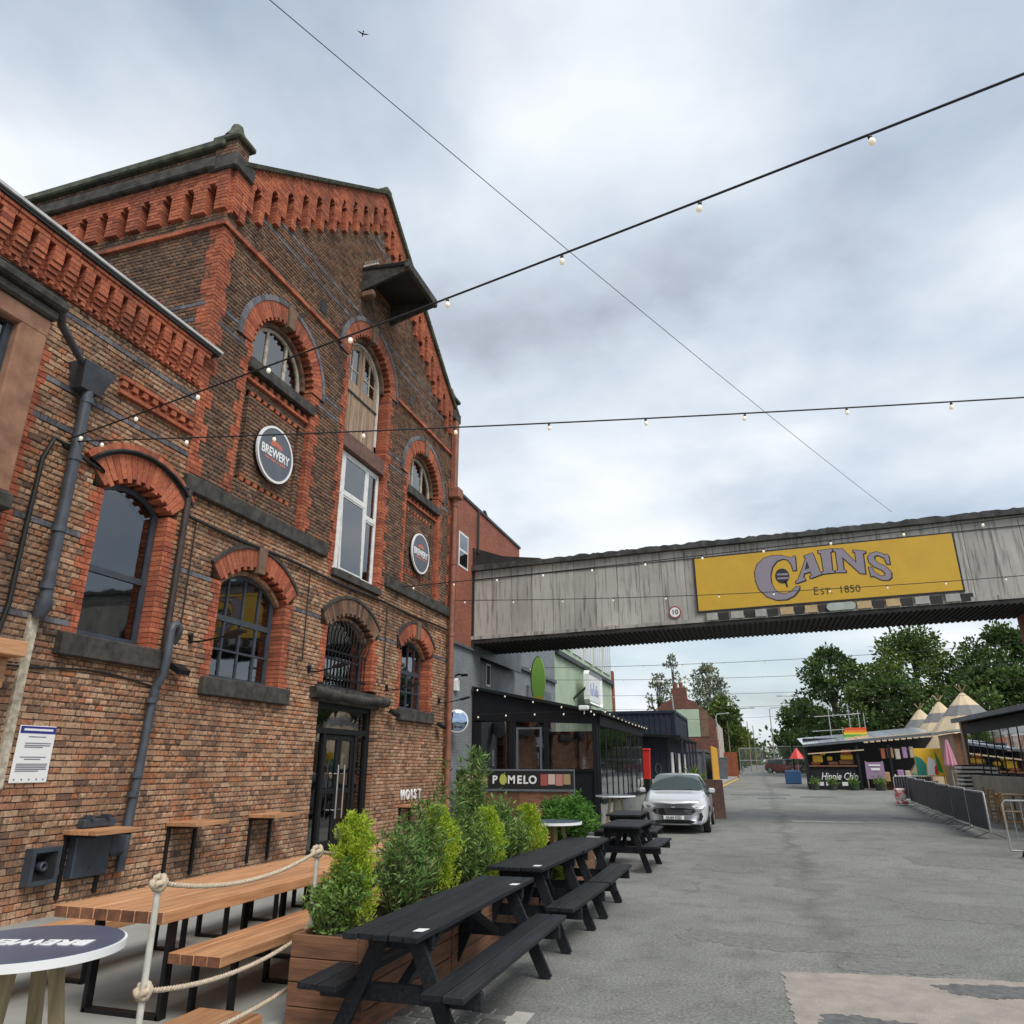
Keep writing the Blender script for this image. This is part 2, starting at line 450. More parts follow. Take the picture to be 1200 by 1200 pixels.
BM = None
def brick_mats():
    return [M['brick_low'], M['brick_up'], M['brick_orange'], M['brick_blue'], M['mortar']]
UNIT = {}
def unit_brick(c):
    if c not in UNIT:
        mb = MB().cbox(-0.5, 0.5, -0.5, 0.5, -0.5, 0.5, 0.035)
        UNIT[c] = mb.mesh('brick', brick_mats()[c])
    return UNIT[c]
def brickwork(parent, zones, z0, z1, fn, seed, nsingle=300, thick=0.30, minpx=9):
    bricks, backs = lay(zones, z0, z1, seed)
    # the bricks that show largest become parts of their own
    sc = []
    for i, (a, b, za, zb, d, c) in enumerate(bricks):
        p = camproj(fn((a + b) / 2, (za + zb) / 2, d))
        if p and -0.01 < p[0] < 1.01 and -0.01 < p[1] < 1.01:
            q0 = camproj(fn(a, za, d)); q1 = camproj(fn(b, zb, d))
            if q0 and q1:
                wpx = abs(q1[0] - q0[0]) * 1024
                sc.append((abs(q1[0] - q0[0]) * abs(q1[1] - q0[1]) if wpx > minpx else 0, i))
    sc.sort(reverse=True)
    single = set(i for s, i in sc[:nsingle] if s > 0)
    V = []; F_ = []; MI = []
    rr = np.random.default_rng(seed)
    rest = [b for i, b in enumerate(bricks) if i not in single]
    jit = rr.uniform(-0.005, 0.005, (len(rest), 8, 2)); jit[[i for i, b in enumerate(rest) if b[5] > 1]] *= .35
    for i, (a, b, za, zb, d, c) in enumerate(rest):
        o = len(V); j = jit[i]
        q = [(a, za), (b, za), (b, zb), (a, zb)]
        e = 0.013 if c in (0, 1) else 0.004
        for n, (u, z) in enumerate(q): V.append(fn(u + j[n][0], z + j[n][1], d - e))
        for n, (u, z) in enumerate(q): V.append(fn(u, z, d - thick))
        qi = [(a + e, za + e), (b - e, za + e), (b - e, zb - e), (a + e, zb - e)]
        for n, (u, z) in enumerate(qi): V.append(fn(u + j[n + 4][0], z + j[n + 4][1], d))
        F_ += [(o+8, o+9, o+10, o+11), (o, o+1, o+9, o+8), (o+1, o+2, o+10, o+9), (o+2, o+3, o+11, o+10), (o+3, o, o+8, o+11), (o, o+4, o+5, o+1), (o+1, o+5, o+6, o+2), (o+2, o+6, o+7, o+3), (o+3, o+7, o+4, o)]
        MI += [c] * 9
    me = bpy.data.meshes.new('bricks'); me.from_pydata(V, [], F_)
    for m in brick_mats(): me.materials.append(m)
    me.polygons.foreach_set('material_index', MI); me.update()
    o = link('bricks', me, parent); tag(o, kind='stuff')
    mb = MB()
    # mortar sheet: merge equal spans vertically is not needed, one quad per span
    for (a, b, za, zb, d, c) in backs:
        mb.add([fn(a, za, d), fn(b, za, d), fn(b, zb, d), fn(a, zb, d)], [(0, 1, 2, 3)], 0)
    mb.build('mortar', M['mortar'], parent, fix=False)
    ux = Vector(fn(1, 0, 0)) - Vector(fn(0, 0, 0)); ud = Vector(fn(0, 0, 1)) - Vector(fn(0, 0, 0))
    for i in sorted(single):
        (a, b, za, zb, d, c) = bricks[i]
        ob = link('brick', unit_brick(c), parent, fn((a + b) / 2, (za + zb) / 2, d - 0.05))
        if abs(ux.y) > 0.5: ob.scale = (0.10, b - a, zb - za)
        else: ob.scale = (b - a, 0.10, zb - za)
        ob.rotation_euler = (random.uniform(-.012, .012), random.uniform(-.01, .01), random.uniform(-.008, .008))
    return o
def front(u, z, d): return (FX + d, u, z)

def arc_R(half, rise): return (half * half + rise * rise) / (2 * rise)
def arc_u(z, c, half, zs, rise):
    """half-width interval of an arched opening at height z"""
    if z <= zs: return half
    Rr = arc_R(half, rise); zc = zs + rise - Rr
    q = Rr * Rr - (z - zc) ** 2
    return math.sqrt(q) if q > 0 and z < zs + rise else 0.0
def arc_pts(c, half, zs, rise, n=20, grow=0.0):
    Rr = arc_R(half, rise); zc = zs + rise - Rr
    a0 = math.asin(min(1, half / Rr)); 
    if rise >= half: a0 = math.pi / 2
    return [(c + (Rr + grow) * math.sin(-a0 + 2 * a0 * i / n), zc + (Rr + grow) * math.cos(-a0 + 2 * a0 * i / n)) for i in range(n + 1)]
def voussoirs(parent, c, half, zs, rise, thick, n, d0, d1, mat, fn=front, tooth=0.05, key=None, skip=(), gap=0.004):
    Rr = arc_R(half, rise); zc = zs + rise - Rr
    a0 = math.pi / 2 if rise >= half else math.asin(half / Rr)
    for i in range(n):
        if i in skip: continue
        ta = -a0 + 2 * a0 * i / n + gap / Rr; tb = -a0 + 2 * a0 * (i + 1) / n - gap / Rr
        r0 = Rr + (0.0 if i % 2 else tooth); r1 = Rr + thick
        poly = [(c + r * math.sin(t), zc + r * math.cos(t)) for r, t in ((r0, ta), (r1, ta), (r1, tb), (r0, tb))]
        MB().prism(poly, d0, d1 + random.uniform(-.003, .003), lambda u, v, h: fn(u, v, h)).build('arch_brick', mat, parent)
    # joint backing between the voussoirs
    inn = arc_pts(c, half, zs, rise, 24, tooth + 0.012); outr = arc_pts(c, half, zs, rise, 24, thick - 0.004)
    MB().strip(inn, outr, d0, d1 - 0.012, lambda u, v, h: fn(u, v, h)).build('arch_mortar', M['mortar'], parent)
    if key:
        kw, kh = key
        zt = zs + rise
        MB().prism([(c - kw * .42, zt - 0.04), (c + kw * .42, zt - 0.04), (c + kw * .6, zt + kh), (c - kw * .6, zt + kh)], d0, d1 + 0.05, lambda u, v, h: fn(u, v, h)).build('keystone', M['stone_key'], parent)
def hood(parent, c, half, zs, rise, g0, g1, d0, d1, mat, name='hood_mould', fn=front):
    MB().strip(arc_pts(c, half, zs, rise, 28, g0), arc_pts(c, half, zs, rise, 28, g1), d0, d1, lambda u, v, h: fn(u, v, h)).build(name, mat, parent)

def window(parent, c, half, z0, zs, rise, dep, fmat, glass, mull=(), trans=(), fw=0.07, room=M['inside'], panes=True, fn=front, roomdepth=0.9, bar=0.03, name='window', split=None):
    """arched sash set back in its opening: frame, bars and single panes"""
    w_ = link(name, None, parent)
    n = 18
    o = [(c - half, z0)] + arc_pts(c, half, zs, rise, n) + [(c + half, z0)]
    i_ = [(c - half + fw, z0 + fw)] + [(c + (u - c) * (half - fw) / half, zs + (z - zs) * max(0.02, (rise - fw)) / rise if z > zs - 1e-6 else z) for u, z in arc_pts(c, half, zs, rise, n)] + [(c + half - fw, z0 + fw)]
    MB().strip(i_, o, dep - 0.07, dep, lambda u, v, h: fn(u, v, h)).prism([(c - half, z0), (c + half, z0), (c + half - fw, z0 + fw), (c - half + fw, z0 + fw)], dep - 0.07, dep, lambda u, v, h: fn(u, v, h)).build('frame', fmat, w_)
    def top(u):
        x = abs(u - c)
        if rise <= 0: return zs
        Rr = arc_R(half, rise); zc = zs + rise - Rr
        return zc + math.sqrt(max(0, Rr * Rr - x * x))
    for (mu, bw, zb, zt) in mull:
        zt_ = min(zt if zt else 99, top(mu) - fw * .6)
        MB().prism([(mu - bw / 2, zb), (mu + bw / 2, zb), (mu + bw / 2, zt_), (mu - bw / 2, zt_)], dep - 0.055, dep - 0.008, lambda u, v, h: fn(u, v, h)).build('glazing_bar', fmat, w_)
    for (tz, bh, ua, ub) in trans:
        hu = arc_u(tz, c, half, zs, rise) - fw * .6
        ua = max(ua if ua is not None else -99, c - hu); ub = min(ub if ub is not None else 99, c + hu)
        MB().prism([(ua, tz - bh / 2), (ub, tz - bh / 2), (ub, tz + bh / 2), (ua, tz + bh / 2)], dep - 0.06, dep - 0.004, lambda u, v, h: fn(u, v, h)).build('glazing_bar', fmat, w_)
    # panes: one per cell of the bar grid
    us = sorted(set([c - half + fw] + [m_[0] for m_ in mull] + [c + half - fw]))
    zsx = sorted(set([z0 + fw] + [t_[0] for t_ in trans] + [zs + rise - fw]))
    for a, b in zip(us[:-1], us[1:]):
        for za, zb in zip(zsx[:-1], zsx[1:]):
            m_ = 8
            pts = [(a, za), (b, za)]
            for j in range(m_ + 1):
                u = b + (a - b) * j / m_
                pts.append((u, max(za + .001, min(zb, top(u) - fw * .7))))
            tl = random.uniform(-0.006, 0.006); tl2 = random.uniform(-0.004, 0.004)
            fnp = lambda u, v, h: fn(u, v, h + tl * (u - a) + tl2 * (v - za))
            MB().prism(pts, dep - 0.04, dep - 0.034, fnp).build('pane', glass, w_)
    if room:
        ct = (c, (z0 + zs) / 2)
        g = MB(); A, B = c - half - .02, c + half + .02; ZA, ZB = z0 - .02, zs + rise + .02
        d0, d1 = dep - roomdepth, dep - 0.075
        P = lambda u, z, h: fn(u, z, h)
        g.add([P(A, ZA, d0), P(B, ZA, d0), P(B, ZB, d0), P(A, ZB, d0), P(A, ZA, d1), P(B, ZA, d1), P(B, ZB, d1), P(A, ZB, d1)],
              [(0, 1, 2, 3), (0, 4, 5, 1), (1, 5, 6, 2), (2, 6, 7, 3), (3, 7, 4, 0)])
        g.build('room_lining', room, w_, fix=False)
    return w_

def brick_run(ax, a, b, p0, p1, z0, z1, L=.235):
    m = MB(); u = a
    while u < b - .01:
        e = min(u + L, b)
        if ax == 'y': m.cbox(p0, p1 + random.uniform(-.004, .004), u + .004, e - .004, z0, z1, .006)
        else: m.cbox(u + .004, e - .004, p0 + random.uniform(-.004, .004), p1, z0, z1, .006)
        u = e
    return m
def brick_stack(x0, x1, y0, y1, z0, z1):
    m = MB().box(x0 + .015, x1 - .015, y0 + .015, y1 - .015, z0, z1); z = z0; k = 0
    while z < z1 - .02:
        ze = min(z + CH, z1); n = 2 if k % 2 else 3
        for i in range(n):
            ya, yb = y0 + (y1 - y0) * i / n, y0 + (y1 - y0) * (i + 1) / n
            m.cbox(x1 - .12, x1, ya + .004, yb - .004, z + .004, ze - .004, .006)
        n = 3 if k % 2 else 2
        for i in range(n):
            xa, xb = x0 + (x1 - .12 - x0) * i / n, x0 + (x1 - .12 - x0) * (i + 1) / n
            m.cbox(xa + .004, xb - .004, y0, y1, z + .004, ze - .004, .006)
        z = ze; k += 1
    return m
# ---------------------------------------------------------------- the ground
def ground_sheet(name, x0, x1, y0, y1, dz, mat, kind='structure', ys=None):
    ys = sorted(set([y0, y1] + [y for y in (14, 20, 30, 45, 60, 80, 100) if y0 < y < y1]))
    mb = MB()
    for a, b in zip(ys[:-1], ys[1:]):
        mb.add([(x0, a, gz(a) + dz), (x1, a, gz(a) + dz), (x1, b, gz(b) + dz), (x0, b, gz(b) + dz)], [(0, 1, 2, 3)])
    return tag(mb.build(name, mat), kind=kind)

def asphalt():
    m, t, p = newmat('worn_asphalt')
    co = coords(t, 'World')
    n1 = noise(t, co, 0.35, 5, 0.6, 0.5); n2 = noise(t, co, 34, 6, 0.82); n3 = noise(t, co, 2.3, 6, 0.62, 0.3)
    base = ramp(t, n1.outputs[0], [(0.3, (0.155, 0.158, 0.148)), (0.5, (0.195, 0.198, 0.184)), (0.72, (0.24, 0.24, 0.222))])
    agg = ramp(t, n2.outputs[0], [(0.34, (0.45,) * 3), (0.5, (1.0,) * 3), (0.66, (1.6,) * 3)])
    c = mixc(t, 1.0, base.outputs[0], agg.outputs[0], 'MULTIPLY')
    st = ramp(t, n3.outputs[0], [(0.32, (0.78,) * 3), (0.48, (1, 1, 1)), (0.7, (1.08,) * 3)])
    c = mixc(t, 1.0, c, st.outputs[0], 'MULTIPLY')
    # wheel-worn dark seam running down the road
    sepv = N('ShaderNodeSeparateXYZ', t); t.links.new(co, sepv.inputs[0])
    nd = noise(t, co, 0.7, 4, 0.6)
    ma = N('ShaderNodeMath', t, operation='MULTIPLY_ADD'); t.links.new(nd.outputs[0], ma.inputs[0]); ma.inputs[1].default_value = 1.6; t.links.new(sepv.outputs[0], ma.inputs[2])
    sb = N('ShaderNodeMath', t, operation='SUBTRACT'); t.links.new(ma.outputs[0], sb.inputs[0]); sb.inputs[1].default_value = 1.45
    ab_ = N('ShaderNodeMath', t, operation='ABSOLUTE'); t.links.new(sb.outputs[0], ab_.inputs[0])
    sm = ramp(t, ab_.outputs[0], [(0.0, (0.74,) * 3), (0.25, (1, 1, 1))])
    c = mixc(t, 1.0, c, sm.outputs[0], 'MULTIPLY')
    # cracks
    nv = noise(t, co, 1.3, 5, 0.6); mv = mixc(t, 0.22, co, nv.outputs['Color'])
    vo = N('ShaderNodeTexVoronoi', t, feature='DISTANCE_TO_EDGE'); vo.inputs['Scale'].default_value = 0.42
    t.links.new(mv, vo.inputs['Vector'])
    cr = ramp(t, vo.outputs['Distance'], [(0.0, (0.62,) * 3), (0.003, (0.8,) * 3), (0.007, (1, 1, 1))])
    msk = ramp(t, noise(t, co, 0.55, 3).outputs[0], [(0.54, (0, 0, 0)), (0.62, (1, 1, 1))])
    crm = mixc(t, msk.outputs[0], (1, 1, 1), cr.outputs[0])
    c = mixc(t, 1.0, c, crm, 'MULTIPLY')
    # pale gum and grit spots
    v2 = N('ShaderNodeTexVoronoi', t); v2.inputs['Scale'].default_value = 1.7; t.links.new(co, v2.inputs['Vector'])
    sp = ramp(t, v2.outputs['Distance'], [(0.020, (1, 1, 1)), (0.032, (0, 0, 0))])
    c = mixc(t, sp.outputs[0], c, (0.36, 0.35, 0.33))
    t.links.new(c, p.inputs['Base Color']); p.inputs['Roughness'].default_value = 0.9; p.inputs['Specular IOR Level'].default_value = 0.3
    b = N('ShaderNodeBump', t); b.inputs['Strength'].default_value = 0.7; b.inputs['Distance'].default_value = 0.012
    hh = mixc(t, 1.0, n2.outputs[0], crm, 'MULTIPLY')
    t.links.new(hh, b.inputs['Height']); t.links.new(b.outputs[0], p.inputs['Normal'])
    return m
M['asphalt'] = asphalt()
M['concrete'] = pbr('smooth_concrete', (0.33, 0.335, 0.31), (0.245, 0.25, 0.23), rough=0.85, scale=0.9, bump=0.15, bscale=50, world=True)
M['patch'] = pbr('beige_concrete_patch', (0.36, 0.315, 0.27), (0.22, 0.205, 0.185), rough=0.95, scale=4, bump=1.0, bscale=60, world=True, contrast=(0.22, 0.6))
M['tar'] = pbr('dark_tar_repair', (0.15, 0.15, 0.148), (0.085, 0.085, 0.086), rough=0.9, scale=14, bump=0.9, bscale=45, world=True)
M['tar2'] = pbr('older_asphalt_repair', (0.205, 0.205, 0.195), (0.12, 0.122, 0.115), rough=0.92, scale=16, bump=0.8, bscale=40, world=True)
M['grass'] = pbr('rough_grass', (0.06, 0.10, 0.03), (0.035, 0.06, 0.02), rough=1, scale=0.4, world=True)

tag(MB().add([(-900, -60, -0.06), (900, -60, -0.06), (900, 14, -0.06), (-900, 14, -0.06), (-900, 100, 1.27), (900, 100, 1.27), (-900, 1500, 1.3), (900, 1500, 1.3)],
             [(0, 1, 2, 3), (3, 2, 5, 4), (4, 5, 7, 6)]).build('ground', M['grass'], fix=False), kind='structure')
ground_sheet('road', -12, 16, -14, 140, 0.0, M['asphalt'])
ground_sheet('terrace', -8.45, -3.12, -14, 19.5, 0.022, M['concrete'])
def ragged(name, pts, z, mat, seed, amp=0.03, sub=9, parent=None, thick=0.012):
    rnd = random.Random(seed); poly = []
    for i, p in enumerate(pts):
        q = pts[(i + 1) % len(pts)]
        sl = math.hypot(q[0] - p[0], q[1] - p[1]); nx, ny = -(q[1] - p[1]) / sl, (q[0] - p[0]) / sl; am = min(amp, .12 * sl)
        for j in range(sub):
            f = j / sub; w_ = rnd.uniform(-am, am) if j else 0      # push only sideways so the outline never crosses itself
            poly.append((p[0] + (q[0] - p[0]) * f + nx * w_, p[1] + (q[1] - p[1]) * f + ny * w_))
    o = MB().prism(poly, z - thick, z, lambda u, v, h: (u, v, h + gz(v))).build(name, mat, parent)
    return o
tag(ragged('pavement_patch', [(0.05, 7.92), (.65, 8.03), (1.34, 8.1), (2.01, 8.18), (5, 8.5), (7.5, 8.6), (7.5, 4.2), (0.5, 4.6), (0.1, 6.47), (.06, 7.1)], 0.006, M['patch'], 3, 0.022, 14), kind='structure')
tag(ragged('pavement_repair', [(1.23, 7.85), (1.53, 7.95), (1.96, 8.0), (3.5, 8.15), (3.5, 7.7), (1.85, 7.62), (1.59, 7.54), (1.37, 7.61)], 0.009, M['tar'], 4, 0.03, 12), kind='structure')
tag(ragged('pavement_repair', [(.3, 6.74), (.57, 6.78), (.84, 6.71), (1.8, 6.6), (2.4, 6.0), (2.2, 4.8), (.7, 4.8), (.25, 6.4)], 0.009, M['tar'], 5, 0.03, 12), kind='structure')
tag(ragged('pavement_repair', [(.5, 8.25), (.95, 8.7), (1.45, 8.72), (1.6, 8.35), (1.25, 8.2), (.7, 8.12)], 0.004, M['tar2'], 8, 0.05, 12), kind='structure')
tag(ragged('pavement_repair', [(3.9, 27.5), (6.6, 27.0), (6.6, 24.2), (5.2, 25.2), (4.4, 26.4)], 0.005, M['tar'], 6, 0.06), kind='structure')
for i_, pg in enumerate(([(-.9, 9.6), (1.1, 9.35), (1.3, 8.9), (-.2, 8.75), (-1.0, 9.1)], [(1.6, 12.4), (3.2, 12.1), (3.1, 10.9), (1.8, 11.0)], [(-1.2, 15.6), (-.1, 15.3), (-.2, 14.4), (-1.3, 14.7)], [(2.6, 17.6), (4.0, 17.3), (3.8, 16.0), (2.7, 16.3)], [(.2, 14.0), (1.2, 13.6), (.9, 12.9), (.1, 13.1)], [(-.6, 30.5), (2.2, 30.0), (2.0, 28.6), (-.5, 29.0)])):
    tag(ragged('pavement_repair', pg, 0.003, M['tar2'], 40 + i_, 0.07, 14, thick=.008), kind='structure')
# low speed ramps and trench scars across the road
for (x0, x1, y, ww, sd_) in ((0.9, 2.9, 25.3, 0.22, 1), (2.95, 3.95, 25.25, 0.10, 2), (-1.3, 1.5, 40.5, 0.5, 3), (1.9, 3.4, 39.0, 0.5, 4), (0.0, 1.2, 37.5, 0.5, 9)):
    tag(ragged('road_scar', [(x0, y - ww), (x1, y - ww), (x1, y + ww), (x0, y + ww)], 0.012 if sd_ < 3 else 0.006, M['tar'] if sd_ > 2 else M['concrete'], sd_, 0.03), kind='structure')
# stone setts showing at the edge of the terrace
M['sett_bed'] = pbr('pale_sett_mortar', (.46, .45, .41), (.33, .32, .29), rough=.95, scale=6)
st = tag(link('sett_strip', None), kind='structure')
tag(MB().box(-3.12, -1.76, 4.0, 6.13, -0.02, 0.004).build('sett_bed', M['sett_bed'], st))
sett_me = MB().cbox(-0.5, 0.5, -0.5, 0.5, -0.5, 0.5, 0.06).mesh('sett', pbr('granite_sett', (0.20, 0.20, 0.19), (0.12, 0.12, 0.115), rough=0.9, scale=3, bump=0.5, bscale=14, island=0.3))
for r_ in range(17):
    y = 4.06 + r_ * 0.125; x = -3.08 + (0.1 if r_ % 2 else 0)
    while x < -1.93:
        L = random.uniform(0.16, 0.24)
        s_ = link('sett', sett_me, st, (x + L / 2, y, 0.0), random.uniform(-.03, .03)); s_.scale = (L - 0.024, 0.098, 0.03 + random.uniform(-.006, .006))
        x += L

# ---------------------------------------------------------------- low brick annexe on the left
annexe = thing('brick_annexe', 'low brown brick annexe with orange corbelled parapet, left of the tall gable', 'building', (0, 0, 0))
W0 = dict(c=8.03, half=0.62, z0=3.42, zs=5.45, rise=0.28)
def teeth(k, a, b, per=3): return a if (k // per) % 2 == 0 else b
def z_annexe(k, z):
    s = [(-3.0, 8.85, 0, 0)]
    for zb in (7.62, 6.62, 6.05, 4.72, 3.55):
        if abs(z - zb) < CH * 0.5: s.append((-3.0, 8.85, 0.004, 3))
    if 3.3 < z < 5.6:
        wq = teeth(k, 0.23, 0.35, 2)
        s.append((W0['c'] - W0['half'] - teeth(k, 0.12, 0.23, 2), W0['c'] + W0['half'] + min(wq, 0.2), 0.006, 2))
    if 3.2 < z < W0['zs'] + W0['rise'] + 0.46:
        rr_ = arc_R(W0['half'], W0['rise']) + 0.44; zc = W0['zs'] + W0['rise'] - arc_R(W0['half'], W0['rise'])
        if z > W0['zs']:
            q = rr_ * rr_ - (z - zc) ** 2
            hw = min(math.sqrt(q) if q > 0 else 0, 0.82)
            if z < W0['zs'] + .25: hw = max(hw, 0)
            if hw > 0: s.append((W0['c'] - hw, W0['c'] + hw, 0, None))
        if W0['z0'] - 0.2 < z <= W0['zs']: s.append((W0['c'] - W0['half'], W0['c'] + W0['half'], 0, None))
    if 6.93 < z < 7.22:                      # dentilled orange strip
        s.append((7.3, 8.85, 0.0, 2))
    if z > 7.81: s.append((-3.0, 8.85, 0.02, 2))
    if 5.0 < z < 7.9 and False: pass
    if 4.2 < z < 7.0 : s.append((6.05, 6.05 + teeth(k, 0.08, 0.14, 2), 0.004, 2))
    if z < 3.0: s.append((-3, 8.85, 0.012, 0))
    return s
brickwork(annexe, z_annexe, 0.0, 8.50, front, 21, 300)
voussoirs(annexe, W0['c'], W0['half'], W0['zs'], W0['rise'], 0.42, 17, -0.3, 0.035, M['brick_orange'], tooth=0.06)
hood(annexe, W0['c'], W0['half'], W0['zs'], W0['rise'], 0.42, 0.47, -0.2, 0.05, M['stone_dark'])
hood(annexe, W0['c'], W0['half'] + .02, W0['zs'], W0['rise'], 0.47, 0.57, -0.2, 0.075, M['brick_orange'])
window(annexe, W0['c'], W0['half'], W0['z0'], W0['zs'], W0['rise'], -0.2, M['frame_dark'], M['glass'], trans=[(4.38, 0.09, None, None)], fw=0.085, name='sash_window')
MB().cbox(FX - 0.25, FX + 0.13, 7.12, 8.92, 3.10, 3.39, 0.015).build('window_sill', M['stone_dark'], annexe)
# dentil strip
for zz in (6.93, 7.16):
    brick_run('y', 7.28, 8.84, FX - .02, FX + .07, zz, zz + .065).build('string_course', M['brick_orange'], annexe)
dm = MB().box(0, 0.055, -0.05, 0.05, 0, 0.09).mesh('dentil', M['brick_orange'])
y = 7.36
while y < 8.8:
    link('dentil', dm, annexe, (FX, y, 7.065)); y += 0.2
M['lead_pale'] = pbr('pale_lead_capping', (.58, .58, .57), (.40, .40, .40), rough=.6, scale=5)
# parapet corbels
cm = MB()
prof = [(0.045, 0.0), (0.075, 0.079), (0.105, 0.158), (0.125, 0.237), (0.125, 0.316), (0.125, 0.395)]
for d, h in prof: cm.box(-0.05, d, -0.078, 0.078, h + 0.004, h + 0.075)
cme = cm.mesh('corbel', M['brick_orange'])
y = -0.9
while y < 8.8:
    link('corbel', cme, annexe, (FX + 0.02, y, 7.90)); y += 0.2507
y = -0.9 + 0.063
dm2 = MB().box(-0.03, 0.05, -0.03, 0.03, 0, 0.05).mesh('dentil', M['brick_orange'])
while y < 8.8:
    link('dentil', dm2, annexe, (FX + 0.02, y, 7.835)); y += 0.125
brick_run('y', -3, 8.86, FX - .2, FX + .15, 8.37, 8.44).build('corbel_course', M['brick_orange'], annexe)
brick_run('y', -3, 8.86, FX - .2, FX + .17, 8.445, 8.50).build('corbel_course', M['brick_orange'], annexe)
MB().box(FX - 0.25, FX + 0.20, -3, 9.02, 8.505, 8.555).build('gutter', M['gutter'], annexe)
MB().box(FX - 0.27, FX + 0.235, -3, 9.04, 8.558, 8.60).build('gutter_lip', M['lead_pale'], annexe)
MB().box(-16, FX - 0.26, -3, 8.84, 8.3, 8.45).build('roof', M['slate'], annexe)
MB().box(-16, FX - 0.32, -3.0, 8.8, 0, 0.02).box(-16, -9.5, -2.9, 8.7, 0.02, 8.3).build('core_wall', M['mortar'], annexe)
MB().box(-16, FX - .02, -3.3, -3.0, 0, 8.6).build('end_wall', M['brick_low'], annexe)
# a stone-coped parapet end further back on the annexe roof
MB().box(-15.0, -12.6, 8.0, 8.6, 8.5, 11.6).build('chimney_stub', M['stone_key'], annexe)
# stone oriel at the left edge
bay = link('oriel_window', None, annexe)
MB().cbox(FX - .05, -7.57, 3.6, 5.56, 4.42, 4.62, 0.03).cbox(FX - .05, -7.68, 3.7, 5.46, 4.22, 4.42, 0.03).cbox(FX - .05, -7.85, 3.8, 5.36, 4.05, 4.22, 0.03).build('sill', M['stone_dark'], bay)
mb = MB()
for (ya, yb) in ((5.16, 5.52), (3.62, 3.95)):
    mb.cbox(FX - .02, -7.62, ya, yb, 4.62, 6.85, 0.02)
mb.cbox(FX - .02, -7.615, 3.62, 5.525, 6.62, 6.86, 0.02).cbox(FX-.02, -7.7, 3.95, 5.16, 4.62, 4.9, .02)
mb.build('stone_jamb', M['stone_sand'], bay)
MB().cbox(FX - .02, -7.56, 3.5, 5.57, 6.86, 7.0, 0.03).cbox(FX - .02, -7.48, 3.42, 5.62, 7.0, 7.14, 0.03).build('cornice', M['stone_dark'], bay)
MB().add([(FX - .01, 3.42, 7.15), (-7.5, 3.42, 7.15), (-7.5, 5.58, 7.15), (FX - .01, 5.58, 7.15), (FX - .01, 3.6, 7.75), (FX - .01, 5.0, 7.75)], [(0, 1, 5, 4) if False else (1, 2, 5, 4), (0, 1, 4), (2, 3, 5), (0, 3, 2, 1)]).build('roof', M['slate'], bay)
fr_bay = lambda u, z, d: (-7.73 + d, u, z)
window(bay, 4.555, 0.605, 4.9, 6.6, 0.02, 0.0, M['frame_dark'], M['glass'], fw=0.07, fn=fr_bay, roomdepth=0.4, name='sash')
MB().box(-8.36, -7.9, 3.66, 3.94, 4.62, 6.6).build('reveal', M['stone_sand'], bay)

